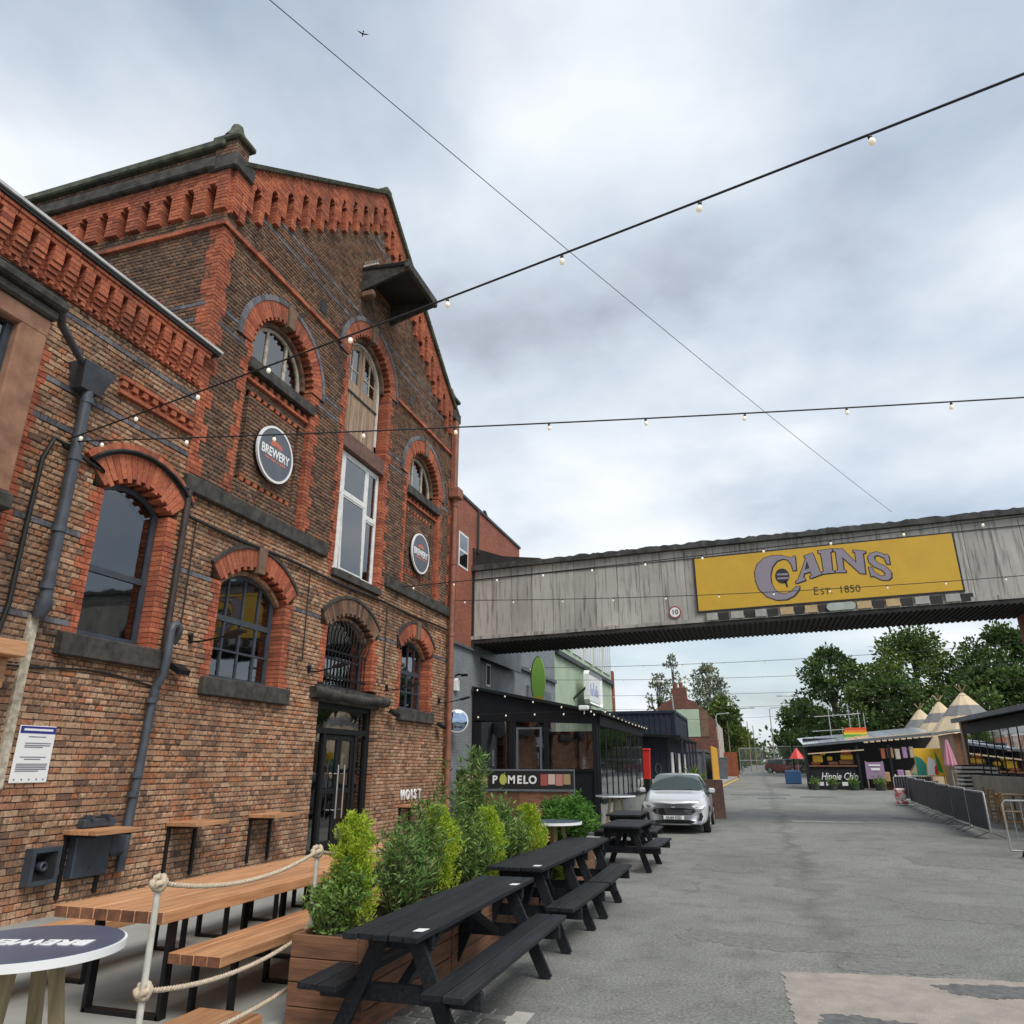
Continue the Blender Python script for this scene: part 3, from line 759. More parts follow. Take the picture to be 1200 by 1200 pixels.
# ---------------------------------------------------------------- tall gabled brewery
brew = thing('gabled_brewery', 'tall gabled brick brewery with orange arches and two round signs', 'building')
UC = 14.55; UL, UR = 8.85, 20.25
def rake(u): return 12.78 + 0.766 * (min(u, 2 * UC - u) - 9.05)
A1 = dict(c=11.05, half=1.0, zs=9.42, rise=1.0)
A3 = dict(c=18.02, half=1.0, zs=9.42, rise=1.0)
AM = dict(c=14.52, half=1.02, zs=11.15, rise=1.02)
L1 = dict(c=11.0, half=0.95, z0=3.14, zs=4.72, rise=0.42)
LB = dict(c=14.52, half=1.02, z0=3.36, zs=4.55, rise=0.40)
L3 = dict(c=17.98, half=0.88, z0=3.14, zs=4.62, rise=0.40)
SL0 = 9.25; SLP = 0.505
def z_brew(k, z):
    s = []
    if z < 12.78: s.append((UL, UR, 0, 0 if z < 6.0 else 1))
    else:
        x = 9.05 + (z - 12.78) / 0.766
        if x < UC: s.append((x, 2 * UC - x, 0, 1))
    if z > 16.95: return s
    for zb in (12.22, 12.62):
        if abs(z - zb) < CH * .5 and z < 12.8: s.append((9.6, 19.5, 0.003, 3))
    for zb in (9.32, 9.62):
        if abs(z - zb) < CH * .5: s.append((UL, UR, 0.003, 3))
    for zb in (4.72,):
        if abs(z - zb) < CH * .5: s.append((UL, UR, 0.003, 3))
    if 15.2 < z < 15.6 and k % 3 == 0: s.append((13.9, 15.2, 0.003, 3))
    # corner quoins
    if 6.28 < z < 11.3:
        q = teeth(k, 0.34, 0.20, 4)
        s.append((UL, UL + q, 0.012, 2)); s.append((UR - q, UR, 0.012, 2))
    # recessed sign bays with toothed orange edges
    for a in (A1, A3):
        c = a['c']; out = 1 if a is A1 else -1
        if 6.28 < z < 8.98:
            s.append((c - 1.08 - teeth(k, 0.10, 0.22, 3), c + 1.08 + teeth(k, 0.20, 0.32, 3), 0.012, 2))
            s.append((c - 1.08, c + 1.08, -0.10, 1))
            if 6.72 < z < 8.55: s.append((c - 0.90, c + 0.90, -0.25, 1))
            if 6.83 < z < 8.44: s.append((c - 0.79, c + 0.79, -0.10, 1))
        elif 8.9 < z < 9.45:
            s.append((c - 1.0 - teeth(k, 0.14, 0.24, 3), c + 1.0 + teeth(k, 0.2, 0.32, 3), 0.012, 2))
        if 8.98 < z <= a['zs']: s.append((c - 1.0, c + 1.0, 0, None))
        if z > a['zs']:
            q = 1.49 ** 2 - (z - a['zs']) ** 2
            if q > 0: s.append((c - math.sqrt(q), c + math.sqrt(q), 0, None))
    # loading-door bay in the middle
    if 5.72 < z < AM['zs'] + .02:
        q = teeth(k, 0.20, 0.34, 3)
        s.append((AM['c'] - AM['half'] - q * .7, AM['c'] + AM['half'] + q, 0.02 if z > 6 else 0.0, 2))
        s.append((AM['c'] - AM['half'], AM['c'] + AM['half'], 0, None))
    if z >= AM['zs']:
        q = 1.52 ** 2 - (z - AM['zs']) ** 2
        if q > 0: s.append((AM['c'] - math.sqrt(q), AM['c'] + math.sqrt(q), 0, None))
    # ground floor openings
    for a in (L1, LB, L3):
        c, h = a['c'], a['half']
        if a['z0'] - 0.1 < z < a['zs'] + 0.05:
            q = teeth(k, 0.18, 0.28, 3)
            s.append((c - h - q * .8, c + h + q, 0.008, 2))
        if a['z0'] - 0.25 < z <= a['zs']: s.append((c - h, c + h, 0, None))
        if z > a['zs']:
            Rr = arc_R(h, a['rise']); zc = a['zs'] + a['rise'] - Rr
            q = (Rr + 0.40) ** 2 - (z - zc) ** 2
            if q > 0: s.append((c - min(math.sqrt(q), h + .27), c + min(math.sqrt(q), h + .27), 0, None))
    if z < 3.0: s.append((13.42, 15.92, 0, None))
    if 3.0 <= z < 3.37: s.append((13.3, 15.9, 0, None))
    # corbel arcade along the rakes
    if 11.2 < z < 17:
        for n in range(0, 22):
            ub = SL0 + SLP * n - SLP / 2 + 0.25
            ua = ub - SLP
            zt = rake((ua + ub) / 2)
            if zt - 1.22 < z < min(rake(ua), rake(ub)) + 0.5:
                lim0, lim1 = (9.05 + max(0, z - 12.78) / 0.766, 2 * UC - (9.05 + max(0, z - 12.78) / 0.766)) if z > 12.78 else (UL, UR)
                a_, b_ = max(ua, lim0), min(ub, lim1)
                if b_ > a_:
                    s.append((a_, b_, 0.09, 2))
                    if zt - 1.25 < z < zt - 0.46:
                        m_ = (ua + ub) / 2; w_ = 0.10 if z < zt - 0.56 else 0.06
                        a2, b2 = max(m_ - w_, lim0), min(m_ + w_, lim1)
                        if b2 > a2: s.append((a2, b2, -0.12, 1))
        if z < 12.78 and z > 11.62:
            s.append((UL, UL + 0.22, 0.09, 2)); s.append((UR - 0.22, UR, 0.09, 2))
    return s
brickwork(brew, z_brew, 0.0, 16.95, front, 22, 300, minpx=7)
for a in (A1, A3):
    voussoirs(brew, a['c'], a['half'], a['zs'], a['rise'], 0.39, 44, -0.3, 0.03, M['brick_orange'], tooth=0.06, key=(0.24, 0.46))
    hood(brew, a['c'], a['half'], a['zs'], a['rise'], 0.39, 0.5, -0.15, 0.045, M['brick_blue'])
    hood(brew, a['c'], a['half'], a['zs'], a['rise'], -0.11, -0.015, -0.32, -0.14, M['brick_up'], 'inner_arch')
    c = a['c']
    window(brew, c, 0.885, 9.14, a['zs'], 0.885, -0.22, M['frame_cream'], M['glass'], mull=[(c - 0.32, 0.075, 9.14, None), (c + 0.32, 0.075, 9.14, None)], fw=0.07, name='arched_window')
    MB().cbox(FX - 0.28, FX + 0.06, c - 1.05, c + 1.15, 8.90, 9.135, 0.012).build('window_sill', M['stone_dark'], brew)
    brick_run('y', c - 1.08, c + 1.08, FX - .11, FX - .03, 8.70, 8.765).build('string_course', M['brick_orange'], brew)
    for i in range(9):
        link('dentil', dm, brew, (FX - .1, c - 0.96 + i * 0.24, 8.775))
    sq = MB().box(-0.02, 0.045, -0.055, 0.055, 0, 0.075).mesh('dentil', M['brick_orange'])
    for i in range(8):
        link('dentil', sq, brew, (FX - .145, c - 0.72 + i * 0.206, 8.47)); link('dentil', sq, brew, (FX - .145, c - 0.72 + i * 0.206, 6.725))
a = AM
voussoirs(brew, a['c'], a['half'], a['zs'], a['rise'], 0.40, 44, -0.3, 0.03, M['brick_orange'], tooth=0.06, key=(0.26, 0.46))
hood(brew, a['c'], a['half'], a['zs'], a['rise'], 0.40, 0.51, -0.15, 0.045, M['brick_blue'])
hood(brew, a['c'], a['half'], a['zs'], a['rise'], -0.12, -0.015, -0.32, -0.12, M['brick_up'], 'inner_arch')
for a in (L1, LB, L3):
    voussoirs(brew, a['c'], a['half'], a['zs'], a['rise'], 0.38, 24, -0.3, 0.03, M['brick_orange'] if a is not LB else M['brick_up'], tooth=0.06, key=None if a is LB else (0.2, 0.44))
    hood(brew, a['c'], a['half'], a['zs'], a['rise'], 0.385, 0.45, -0.1, 0.055, M['stone_dark'])
    hood(brew, a['c'], a['half'], a['zs'], a['rise'], -0.09, -0.015, -0.32, -0.13, M['brick_low'], 'inner_arch')
c = L1['c']
window(brew, c, 0.87, 3.14, 4.72, 0.34, -0.22, M['frame_dark'], M['glass'], mull=[(c - 0.45, 0.035, 3.14, None), (c, 0.035, 3.14, None), (c + 0.45, 0.05, 3.14, None)], trans=[(4.2, 0.10, None, None), (3.66, 0.035, None, None)], fw=0.075, room=M['room'], name='bar_window')
c = L3['c']
window(brew, c, 0.80, 3.14, 4.62, 0.32, -0.22, M['frame_dark'], M['glass'], mull=[(c - 0.4, 0.035, 3.14, None), (c, 0.035, 3.14, None), (c + 0.4, 0.035, 3.14, None)], trans=[(4.1, 0.10, None, None), (3.6, 0.035, None, None)], fw=0.075, name='bar_window')
for (u0, u1) in ((9.85, 12.25), (16.95, 19.15)):
    MB().cbox(FX - 0.28, FX + 0.10, u0, u1, 2.84, 3.13, 0.015).build('window_sill', M['stone_dark'], brew)
# barred window over the door
c = LB['c']
window(brew, c, 0.95, 3.36, 4.55, 0.36, -0.25, M['frame_dark'], M['glass_dim'], trans=[(4.0, 0.05, None, None)], fw=0.06, name='barred_window')
gr = MB()
for i in range(13):
    u = c - 0.88 + i * 0.147
    ht = 4.52 + 0.34 * (1 - ((u - c) / 1.0) ** 2)
    gr.tube([(FX - 0.1, u, 3.38), (FX - 0.1, u, 4.15), (FX - 0.03, u + .02, 4.3), (FX - 0.03, u + .05, ht - 0.15), (FX - 0.11, u + .02, ht)], 0.013, 6)
for z in (3.55, 4.1): gr.box(FX - 0.115, FX - 0.085, c - 0.95, c + 0.95, z, z + 0.04)
gr.build('window_bars', M['black_metal'], brew)
# rough beam and the glazed entrance
rb = MB()
pts = [(FX + 0.08 + random.uniform(-.03, .03), 13.05 + i * 0.4, 3.17 + random.uniform(-.02, .03)) for i in range(9)]
rb.tube(pts, [0.10 + random.uniform(-.035, .03) for _ in pts], 6)
rb.box(FX - 0.25, FX + 0.03, 13.25, 16.0, 3.02, 3.34).build('door_beam', M['stone_dark'], brew)
dr = link('entrance', None, brew)
D0, D1, DX = 13.42, 15.92, FX - 0.16
fm = MB()
for (u0, u1, z0, z1) in ((D0, D0 + .14, 0, 3.02), (D1 - .14, D1, 0, 3.02), (D0 + .14, D1 - .14, 2.9, 3.02), (D0 + .14, D1 - .14, 2.40, 2.52), (D0 + .55, D0 + .63, 0.05, 2.40), (D1 - .63, D1 - .55, 0.05, 2.40)):
    fm.cbox(DX - 0.1, DX + 0.02, u0, u1, z0, z1, 0.008)
fm.build('door_frame', M['black_metal'], dr)
for (u0, u1, z0, z1) in ((D0 + .14, D0 + .55, .1, 2.40), (D1 - .55, D1 - .14, .1, 2.40), (D0 + .14, D1 - .14, 2.52, 2.90)):
    MB().box(DX - 0.05, DX - 0.045, u0, u1, z0, z1).build('pane', M['glass_dim'], dr)
for s_, (u0, u1) in enumerate(((D0 + .63, (D0 + D1) / 2 - .01), ((D0 + D1) / 2 + .01, D1 - .63))):
    lf = MB()
    for (a_, b_, z0, z1) in ((u0, u0 + .09, .06, 2.39), (u1 - .09, u1, .06, 2.39), (u0 + .09, u1 - .09, 2.28, 2.39), (u0 + .09, u1 - .09, .06, .3), (u0 + .09, u1 - .09, 1.2, 1.29)):
        lf.cbox(DX - 0.08, DX - 0.02, a_, b_, z0, z1, 0.006)
    leaf = lf.build('door', M['black_metal'], dr)
    MB().box(DX - 0.055, DX - 0.05, u0 + .09, u1 - .09, .3, 2.28).build('pane', M['glass_dim'], dr)
    uh = u1 - .12 if s_ == 0 else u0 + .12
    MB().tube([(DX + 0.07, uh, 0.72), (DX + 0.07, uh, 1.78)], 0.02, 8).tube([(DX - 0.03, uh, .88), (DX + 0.07, uh, .88)], .014, 6).tube([(DX - 0.03, uh, 1.6), (DX + 0.07, uh, 1.6)], .014, 6).build('handle', M['steel'], dr)
g = MB(); A_, B_, d0, d1 = D0, D1, FX - 2.6, FX - .28
g.add([(d0, A_, 0), (d0, B_, 0), (d0, B_, 3), (d0, A_, 3), (d1, A_, 0), (d1, B_, 0), (d1, B_, 3), (d1, A_, 3)], [(0, 1, 2, 3), (0, 4, 5, 1), (1, 5, 6, 2), (2, 6, 7, 3), (3, 7, 4, 0)]).build('room_lining', M['room'], dr, fix=False)
MB().box(FX - 0.6, FX + 0.14, D0 - .1, D1 + .1, 0, 0.10).build('doorstep', M['stone_dark'], dr)
# loading doors, lintel and white casement in the central bay
c = AM['c']; DP = -0.26
ld = link('loading_doors', None, brew)
n = 15; bw = 2 * 0.9 / n
for i in range(n):
    u = c - 0.9 + i * bw
    MB().box(FX + DP - 0.04, FX + DP + random.uniform(-.006, .006), u + .008, u + bw - .008, 9.25, 10.52).build('board', M['old_wood'], ld)
MB().box(FX + DP - .02, FX + DP + .03, c - 0.9, c + 0.9, 10.52, 10.56).build('rail', M['gutter'], ld)
topz = lambda u: AM['zs'] + math.sqrt(max(0, 0.86 ** 2 - (u - c) ** 2))
for s_ in (-1, 1):
    f = MB()
    a_, b_ = (c - 0.86, c - 0.02) if s_ < 0 else (c + 0.02, c + 0.86)
    mid = (a_ + b_) / 2
    P3 = lambda u, v, h: front(u, v, h)
    f.prism([(a_, 10.57), (b_, 10.57), (b_, 10.85), (a_, 10.85)], DP - .05, DP, P3)
    for (x0, x1) in ((a_, a_ + .12), (b_ - .12, b_)):
        f.prism([(x0, 10.85), (x1, 10.85), (x1, topz(x1 if abs(x1-c) < .85 else x1)), (x0, topz(x0))], DP - .05, DP, P3)
    ins = [(u, topz(u) - .14) for u in np.linspace(a_ + .12, b_ - .12, 7)]; ous = [(u, topz(u)) for u in np.linspace(a_ + .12, b_ - .12, 7)]
    f.strip(ins, ous, DP - .05, DP, P3)
    f.build('door', M['old_wood'], ld)
    bars = MB()
    bars.prism([(mid - .018, 10.85), (mid + .018, 10.85), (mid + .018, topz(mid) - .1), (mid - .018, topz(mid) - .1)], DP - .04, DP - .01, P3)
    bars.prism([(a_ + .12, 11.2), (b_ - .12, 11.2), (b_ - .12, 11.235), (a_ + .12, 11.235)], DP - .038, DP - .012, P3)
    bars.build('glazing_bar', M['frame_cream'], ld)
    pp = [(a_ + .12, 10.85), (b_ - .12, 10.85)] + [(u, topz(u) - .12) for u in np.linspace(b_ - .12, a_ + .12, 7)]
    MB().prism(pp, DP - .035, DP - .03, P3).build('pane', M['glass_dim'], ld)
    MB().prism(pp, DP - .5, DP - .45, P3).build('back_board', M['inside'], ld)
hood(ld, c, 0.86, AM['zs'], 0.86, 0.0, 0.06, DP - .06, DP + .04, M['frame_white'], 'arch_trim')
MB().box(FX + DP - .05, FX + DP + .04, c + 0.86, c + 0.92, 9.6, AM['zs']).build('side_trim', M['frame_white'], ld)
MB().box(FX - .9, FX - .3, c - 1.05, c + 1.05, 9.2, 9.24).build('floor', M['inside'], ld)
MB().cbox(FX - .30, FX + 0.02, c - 1.02, c + 1.02, 8.82, 9.22, 0.01).build('lintel', M['brown_paint'], brew)
wc = link('casement_window', None, brew)
fw = MB(); WX = FX - 0.11; u0, u1, z0, z1 = c - 1.0, c + 1.0, 5.86, 8.80
ms_ = (u0 + 0.30, u0 + 1.42)
for (a_, b_, p_, q_) in ((u0, u0 + .07, z0, z1), (u1 - .07, u1, z0, z1), (u0 + .07, u1 - .07, z1 - .09, z1), (u0 + .07, u1 - .07, z0, z0 + .08), (ms_[0] - .05, ms_[0] + .05, z0 + .08, z1 - .09), (ms_[1] - .05, ms_[1] + .05, z0 + .08, z1 - .09)):
    fw.cbox(WX - .06, WX, a_, b_, p_, q_, .006)
fw.build('frame', M['frame_white'], wc)
cols = ((u0 + .07, ms_[0] - .05), (ms_[0] + .05, ms_[1] - .05), (ms_[1] + .05, u1 - .07))
for i, (a_, b_) in enumerate(cols):
    zt = 7.72 if i != 2 else 7.45
    MB().cbox(WX - .05, WX + .004, a_, b_, zt, zt + .1, .006).build('transom', M['frame_white'], wc)
    for (p_, q_, op) in ((z0 + .08, zt, i == 1), (zt + .1, z1 - .09, False)):
        sh = 0.03 if op else 0
        P_ = MB().prism([(a_ + .02, p_ + .02), (b_ - .02, p_ + .02), (b_ - .02, q_ - .02), (a_ + .02, q_ - .02)], -.006, 0, lambda u, v, h: (WX - .03 + h + (0.035 * (q_ - v) if op else 0), u, v))
        P_.build('pane', M['glass'], wc)
        fr = MB()
        for (m_, n_, r_, s_) in ((a_, a_ + .035, p_, q_), (b_ - .035, b_, p_, q_), (a_ + .035, b_ - .035, p_, p_ + .035), (a_ + .035, b_ - .035, q_ - .035, q_)):
            fr.prism([(m_, r_), (n_, r_), (n_, s_), (m_, s_)], -.02, .02, lambda u, v, h: (WX - .03 + h + (0.035 * (q_ - v) if op else 0), u, v))
        fr.build('sash', M['frame_white'], wc)
g = MB(); d0, d1 = WX - 1.5, WX - .07
g.add([(d0, u0, z0), (d0, u1, z0), (d0, u1, z1), (d0, u0, z1), (d1, u0, z0), (d1, u1, z0), (d1, u1, z1), (d1, u0, z1)], [(0, 1, 2, 3), (0, 4, 5, 1), (1, 5, 6, 2), (2, 6, 7, 3), (3, 7, 4, 0)]).build('room_lining', M['inside'], wc, fix=False)
MB().cbox(FX - .3, FX + .10, c - 1.08, c + 1.12, 5.68, 5.85, .012).build('window_sill', M['stone_dark'], brew)
# ledges, string courses
for (u0, u1) in ((UL - .02, 13.12), (15.95, UR + .02)):
    MB().cbox(FX - .1, FX + .10, u0, u1, 5.98, 6.27, 0.02).build('stone_ledge', M['stone_dark'], brew)
for (u0, u1) in ((UL - .04, 13.05), (16.0, UR + .03)):
    brick_run('y', u0, u1, FX - .05, FX + .06, 11.24, 11.33).build('string_course', M['brick_orange'], brew)
for (u, z) in ((12.2, 11.55), (16.9, 11.55)):
    MB().box(FX - .01, FX + .012, u - .12, u + .12, z, z + .28).build('air_brick', M['black'], brew)
# coping on the rakes, apex and kneelers
for s_ in (1, -1):
    n = 9
    for i in range(n):
        t0, t1 = i / n, (i + 1) / n - 0.004
        ua = 8.95 + (UC - 8.95) * t0; ub = 8.95 + (UC - 8.95) * t1
        za, zb = rake(ua), rake(ub)
        if s_ < 0: ua, ub = 2 * UC - ua, 2 * UC - ub
        MB().add([(x, u, z + dz) for (u, z) in ((ua, za), (ub, zb)) for (x, dz) in ((FX - .45, .0), (FX + .17, .0), (FX + .2, .09), (FX - .12, .20), (FX - .45, .15))],
                 [(0, 1, 2, 3, 4), (9, 8, 7, 6, 5), (0, 5, 6, 1), (1, 6, 7, 2), (2, 7, 8, 3), (3, 8, 9, 4), (4, 9, 5, 0)]).build('coping_stone', M['moss_stone'], brew)
MB().cbox(FX - .45, FX + .18, UC - .16, UC + .16, 16.92, 17.16, .04).build('apex_stone', M['moss_stone'], brew)
for s_ in (1, -1):
    q = lambda u: u if s_ > 0 else 2 * UC - u
    b = MB()
    def bx(x0, x1, ua, ub, z0, z1, c_=0.03): b.cbox(x0, x1, min(q(ua), q(ub)), max(q(ua), q(ub)), z0, z1, c_)
    bx(FX - .5, FX + .16, 8.70, 9.28, 12.52, 12.86)
    b.build('kneeler', M['stone_dark'], brew)
    b = MB(); b = brick_stack(FX - .45, FX + .05, min(q(8.78), q(9.15)), max(q(8.78), q(9.15)), 12.86, 13.26); b.build('pier', M['brick_up'], brew)
    b = MB(); bx(FX - .5, FX + .14, 8.70, 9.24, 13.26, 13.38, .03)
    cy = q(8.96)
    b.lathe([(0.27, 13.38), (0.20, 13.52), (0.13, 13.68), (0.115, 13.76), (0.06, 13.82), (0.01, 13.83)], 8, (FX - .17, cy, 0))
    b.build('finial', M['moss_stone'], brew)
# south side wall above the annexe roof
def side(u, z, d): return (u, UL - d, z)
def z_side(k, z):
    s = [(-15.5, FX, 0, 1)]
    for zb in (9.32, 9.62):
        if abs(z - zb) < CH * .5: s.append((-15.5, FX, 0.003, 3))
    q = teeth(k, 0.16, 0.32, 4)
    if z < 11.3: s.append((FX - q, FX, 0.012, 2))
    if z > 12.6: return [(-15.5, FX - .4, 0.04, 1)]
    if z > 11.62:
        s.append((-15.5, FX, 0.09, 2))
        if z < 12.25:
            n = 0
            while FX - .34 - n * .52 > -15.4:
                m_ = FX - .36 - n * .52; w_ = .11 if z < 12.15 else .065
                s.append((m_ - w_, m_ + w_, -0.12, 1)); n += 1
    return s
brickwork(brew, z_side, 8.5, 13.14, side, 23, 0)
brick_run('x', -15.6, FX + .05, UL - .07, UL + .1, 11.24, 11.33).build('string_course', M['brick_orange'], brew)
MB().cbox(-15.6, FX - .32, UL - .2, UL + .3, 12.56, 12.84, .03).build('cornice', M['stone_dark'], brew)
MB().box(-15.6, FX - .4, UL + .02, UL + .3, 12.84, 13.12).build('parapet', M['mortar'], brew)
MB().cbox(-15.6, FX - .2, UL - .16, UL + .34, 13.12, 13.30, .03).build('parapet_coping', M['moss_stone'], brew)
# core and roof behind the front
MB().box(-19, -9.95, UL + .3, UR - .02, 0, 12.6).build('core_wall', M['mortar'], brew)
MB().add([(FX - .3, 9.1, 12.75), (FX - .3, UC, 16.9), (FX - .3, UR - .2, 12.75), (-19, 9.1, 12.75), (-19, UC, 16.9), (-19, UR - .2, 12.75)], [(0, 1, 4, 3), (1, 2, 5, 4), (0, 2, 1), (3, 4, 5), (0, 3, 5, 2)]).build('roof', M['slate'], brew)
MB().box(-19, FX - .02, UR - .3, UR - .003, 0, 12.7).build('end_wall', M['brick_up'], brew)
# hoist canopy high on the gable
hc = link('hoist_canopy', None, brew)
H0, H1, HX = 13.72, 15.45, -7.12
MB().add([(FX - .1, H0, 13.86), (HX, H0 - .02, 13.72), (HX, H1 + .02, 13.72), (FX - .1, H1, 13.86), (FX - .1, H0, 13.94), (HX - .02, H0 - .05, 13.80), (HX - .02, H1 + .05, 13.80), (FX - .1, H1, 13.94)],
         [(0, 3, 2, 1), (4, 5, 6, 7), (0, 1, 5, 4), (1, 2, 6, 5), (2, 3, 7, 6), (3, 0, 4, 7)]).build('roof_slab', M['gutter'], hc)
for yy in (H0 + .02, H1 - .1):
    MB().add([(FX - .05, yy, 13.86), (HX + .08, yy, 13.73), (HX + .08, yy, 13.6), (FX - .05, yy, 13.22), (FX - .05, yy + .08, 13.86), (HX + .08, yy + .08, 13.73), (HX + .08, yy + .08, 13.6), (FX - .05, yy + .08, 13.22)],
             [(0, 1, 2, 3), (7, 6, 5, 4), (0, 4, 5, 1), (1, 5, 6, 2), (2, 6, 7, 3), (3, 7, 4, 0)]).build('cheek_board', M['stone_dark'], hc)
MB().cbox(HX - .06, HX + .06, H0 - .05, H1 + .08, 13.62, 13.86, .02).build('fascia', M['stone_dark'], hc)
MB().cbox(FX, FX + .35, H0 + .02, H0 + .2, 13.04, 13.22, .03).build('corbel', M['stone_key'], hc)
sp = MB()
for i in range(8): sp.tube([(FX + .08 + i * .05, H0 - .02, 13.93), (FX + .08 + i * .05 + .02, H0 - .03, 14.06)], .006, 4)
sp.box(FX + .05, FX + .48, H0 - .04, H0, 13.9, 13.945).build('bird_spikes', M['white_post'], hc)
# ---------------------------------------------------------------- lettering
FACE = {'+x': Matrix(((0, 0, 1), (1, 0, 0), (0, 1, 0))), '-y': Matrix(((1, 0, 0), (0, 0, -1), (0, 1, 0))), '+z': Matrix(((1, 0, 0), (0, 1, 0), (0, 0, 1)))}
def text(s, size, mat, parent, loc, face='+x', bold=0.0, sx=1.0, shear=0.0, extrude=0.003, name='lettering', align='CENTER', rot=0.0, mtx=None):
    cu = bpy.data.curves.new(name, 'FONT'); cu.body = s; cu.size = size; cu.align_x = align; cu.align_y = 'CENTER'
    cu.offset = bold; cu.shear = shear; cu.extrude = extrude; cu.resolution_u = 3
    tmp = bpy.data.objects.new('tmp', cu); COL.objects.link(tmp)
    dg = bpy.context.evaluated_depsgraph_get()
    me = bpy.data.meshes.new_from_object(tmp.evaluated_get(dg))
    bpy.data.objects.remove(tmp); bpy.data.curves.remove(cu)
    me.name = name; me.materials.clear(); me.materials.append(mat)
    Mx = (mtx if mtx is not None else FACE[face]).to_4x4() @ Matrix.Rotation(rot, 4, 'Z') @ Matrix.Diagonal((sx, 1, 1, 1))
    me.transform(Mx)
    return link(name, me, parent, loc)
def glyph(polys, mat, parent, fn, h0, h1, offset=0.0, name='letter'):
    """filled 2D outlines (list of closed loops) with optional outline growth"""
    cu = bpy.data.curves.new(name, 'CURVE'); cu.dimensions = '2D'; cu.fill_mode = 'BOTH'; cu.offset = offset; cu.extrude = abs(h1 - h0) / 2
    for pts in polys:
        sp = cu.splines.new('POLY'); sp.points.add(len(pts) - 1); sp.use_cyclic_u = True
        for q, (u, v) in zip(sp.points, pts): q.co = (u, v, 0, 1)
    tmp = bpy.data.objects.new('tmp', cu); COL.objects.link(tmp)
    dg = bpy.context.evaluated_depsgraph_get()
    me = bpy.data.meshes.new_from_object(tmp.evaluated_get(dg))
    bpy.data.objects.remove(tmp); bpy.data.curves.remove(cu)
    for v in me.vertices:
        v.co = Vector(fn(v.co.x, v.co.y, (h0 + h1) / 2 + v.co.z))
    me.materials.clear(); me.materials.append(mat)
    return link(name, me, parent)

# ---------------------------------------------------------------- pipes and cables on the fronts (parts of the buildings)
def collar(mb, x, y, z, r, h=0.07): mb.lathe([(r, 0), (r, h)], 10, (x, y, z))
px = FX + 0.13
p = link('downpipe', None, annexe)
m_ = MB().tube([(FX + .13, 6.72, 6.62), (px, 6.75, 3.72)], 0.075, 12)
for z in (6.45, 5.6, 4.6, 3.85): collar(m_, px, 6.735, z, 0.092)
m_.tube([(px, 6.75, 3.72), (px, 6.75, 3.62), (px - .05, 6.74, 3.5)], [0.095, 0.1, .07], 10)
m_.build('pipe', M['pipe_grey'], p)
MB().add([(FX, 6.55, 6.62), (FX + .2, 6.55, 6.62), (FX + .2, 6.87, 6.62), (FX, 6.87, 6.62), (FX, 6.47, 6.9), (FX + .29, 6.47, 6.9), (FX + .29, 6.95, 6.9), (FX, 6.95, 6.9), (FX, 6.45, 6.97), (FX + .31, 6.45, 6.97), (FX + .31, 6.97, 6.97), (FX, 6.97, 6.97)],
         [(0, 3, 2, 1), (0, 1, 5, 4), (1, 2, 6, 5), (2, 3, 7, 6), (3, 0, 4, 7), (4, 5, 9, 8), (5, 6, 10, 9), (6, 7, 11, 10), (7, 4, 8, 11), (8, 9, 10, 11)]).build('hopper', M['pipe_grey'], p)
MB().tube([(-7.55, 5.55, 7.05), (-7.75, 5.75, 6.98), (FX + .14, 6.6, 6.93)], 0.05, 8).build('inlet_pipe', M['pipe_grey'], p)
# swan-neck pipe between the two fronts
m_ = MB().tube([(FX + .12, 9.02, 3.52), (FX + .2, 9.02, 3.66), (FX + .22, 8.99, 3.75), (FX + .22, 8.93, 3.79), (FX + .22, 8.87, 3.76), (FX + .22, 8.84, 3.68), (FX + .22, 8.84, 3.3), (FX + .22, 8.83, 3.02), (FX + .12, 8.82, 2.86), (FX + .11, 8.8, 2.5), (FX + .11, 8.72, .95), (FX + .11, 8.7, .42)], 0.062, 10)
for z in (2.62, 1.6, 1.35): collar(m_, FX + .11, 8.78 - (2.6 - z) * .045, z, 0.078)
p2 = m_.build('downpipe', M['pipe_grey'], annexe)
# old brown pipe in the corner
M['corner_pipe'] = pbr('sooty_brown_pipe_paint', (.05, .034, .028), (.025, .018, .016), rough=.6)
MB().tube([(FX + .06, 8.94, 6.0), (FX + .06, 8.93, 3.36)], 0.05, 10).build('downpipe', M['corner_pipe'], brew)
# terracotta pipe at the right corner
m_ = MB().tube([(FX + .16, 20.05, 9.75), (FX + .16, 20.05, .1)], 0.085, 12)
for z in (9.5, 7.6, 5.4, 4.2, 1.9): collar(m_, FX + .16, 20.05, z, 0.105, .1)
m_.cbox(FX, FX + .36, 19.85, 20.25, 9.75, 10.1, .03).cbox(FX, FX + .2, 19.95, 20.18, 10.1, 12.5, .03)
m_.build('downpipe', M['pipe_terra'], brew)
# cable runs
def cable(parent, pts, r=0.016, name='cable', mat=None): return MB().tube(pts, r, 6).build(name, mat or M['cable'], parent)
cable(brew, [(FX + .05, u, 5.57 + .02 * math.sin(u * 1.7)) for u in np.linspace(8.9, 20.0, 28)], 0.03)
cable(brew, [(FX + .04, 9.22, z) for z in (5.55, 4.6, 3.8)], 0.012); cable(brew, [(FX + .04, 12.62, z) for z in (5.55, 4.6, 3.75)], 0.012)
cable(brew, [(FX + .04, 16.1, z) for z in (5.5, 4.6, 3.7)], 0.012)
Rr = arc_R(W0['half'], W0['rise'])
cable(annexe, [(FX + .04, 6.2, 2.2), (FX + .04, 6.28, 3.0), (FX + .05, 6.36, 3.6), (FX + .05, 6.35, 4.6), (FX + .05, 6.36, 5.5), (FX + .06, 6.45, 5.82), (FX + .06, 6.7, 5.80)], 0.03)
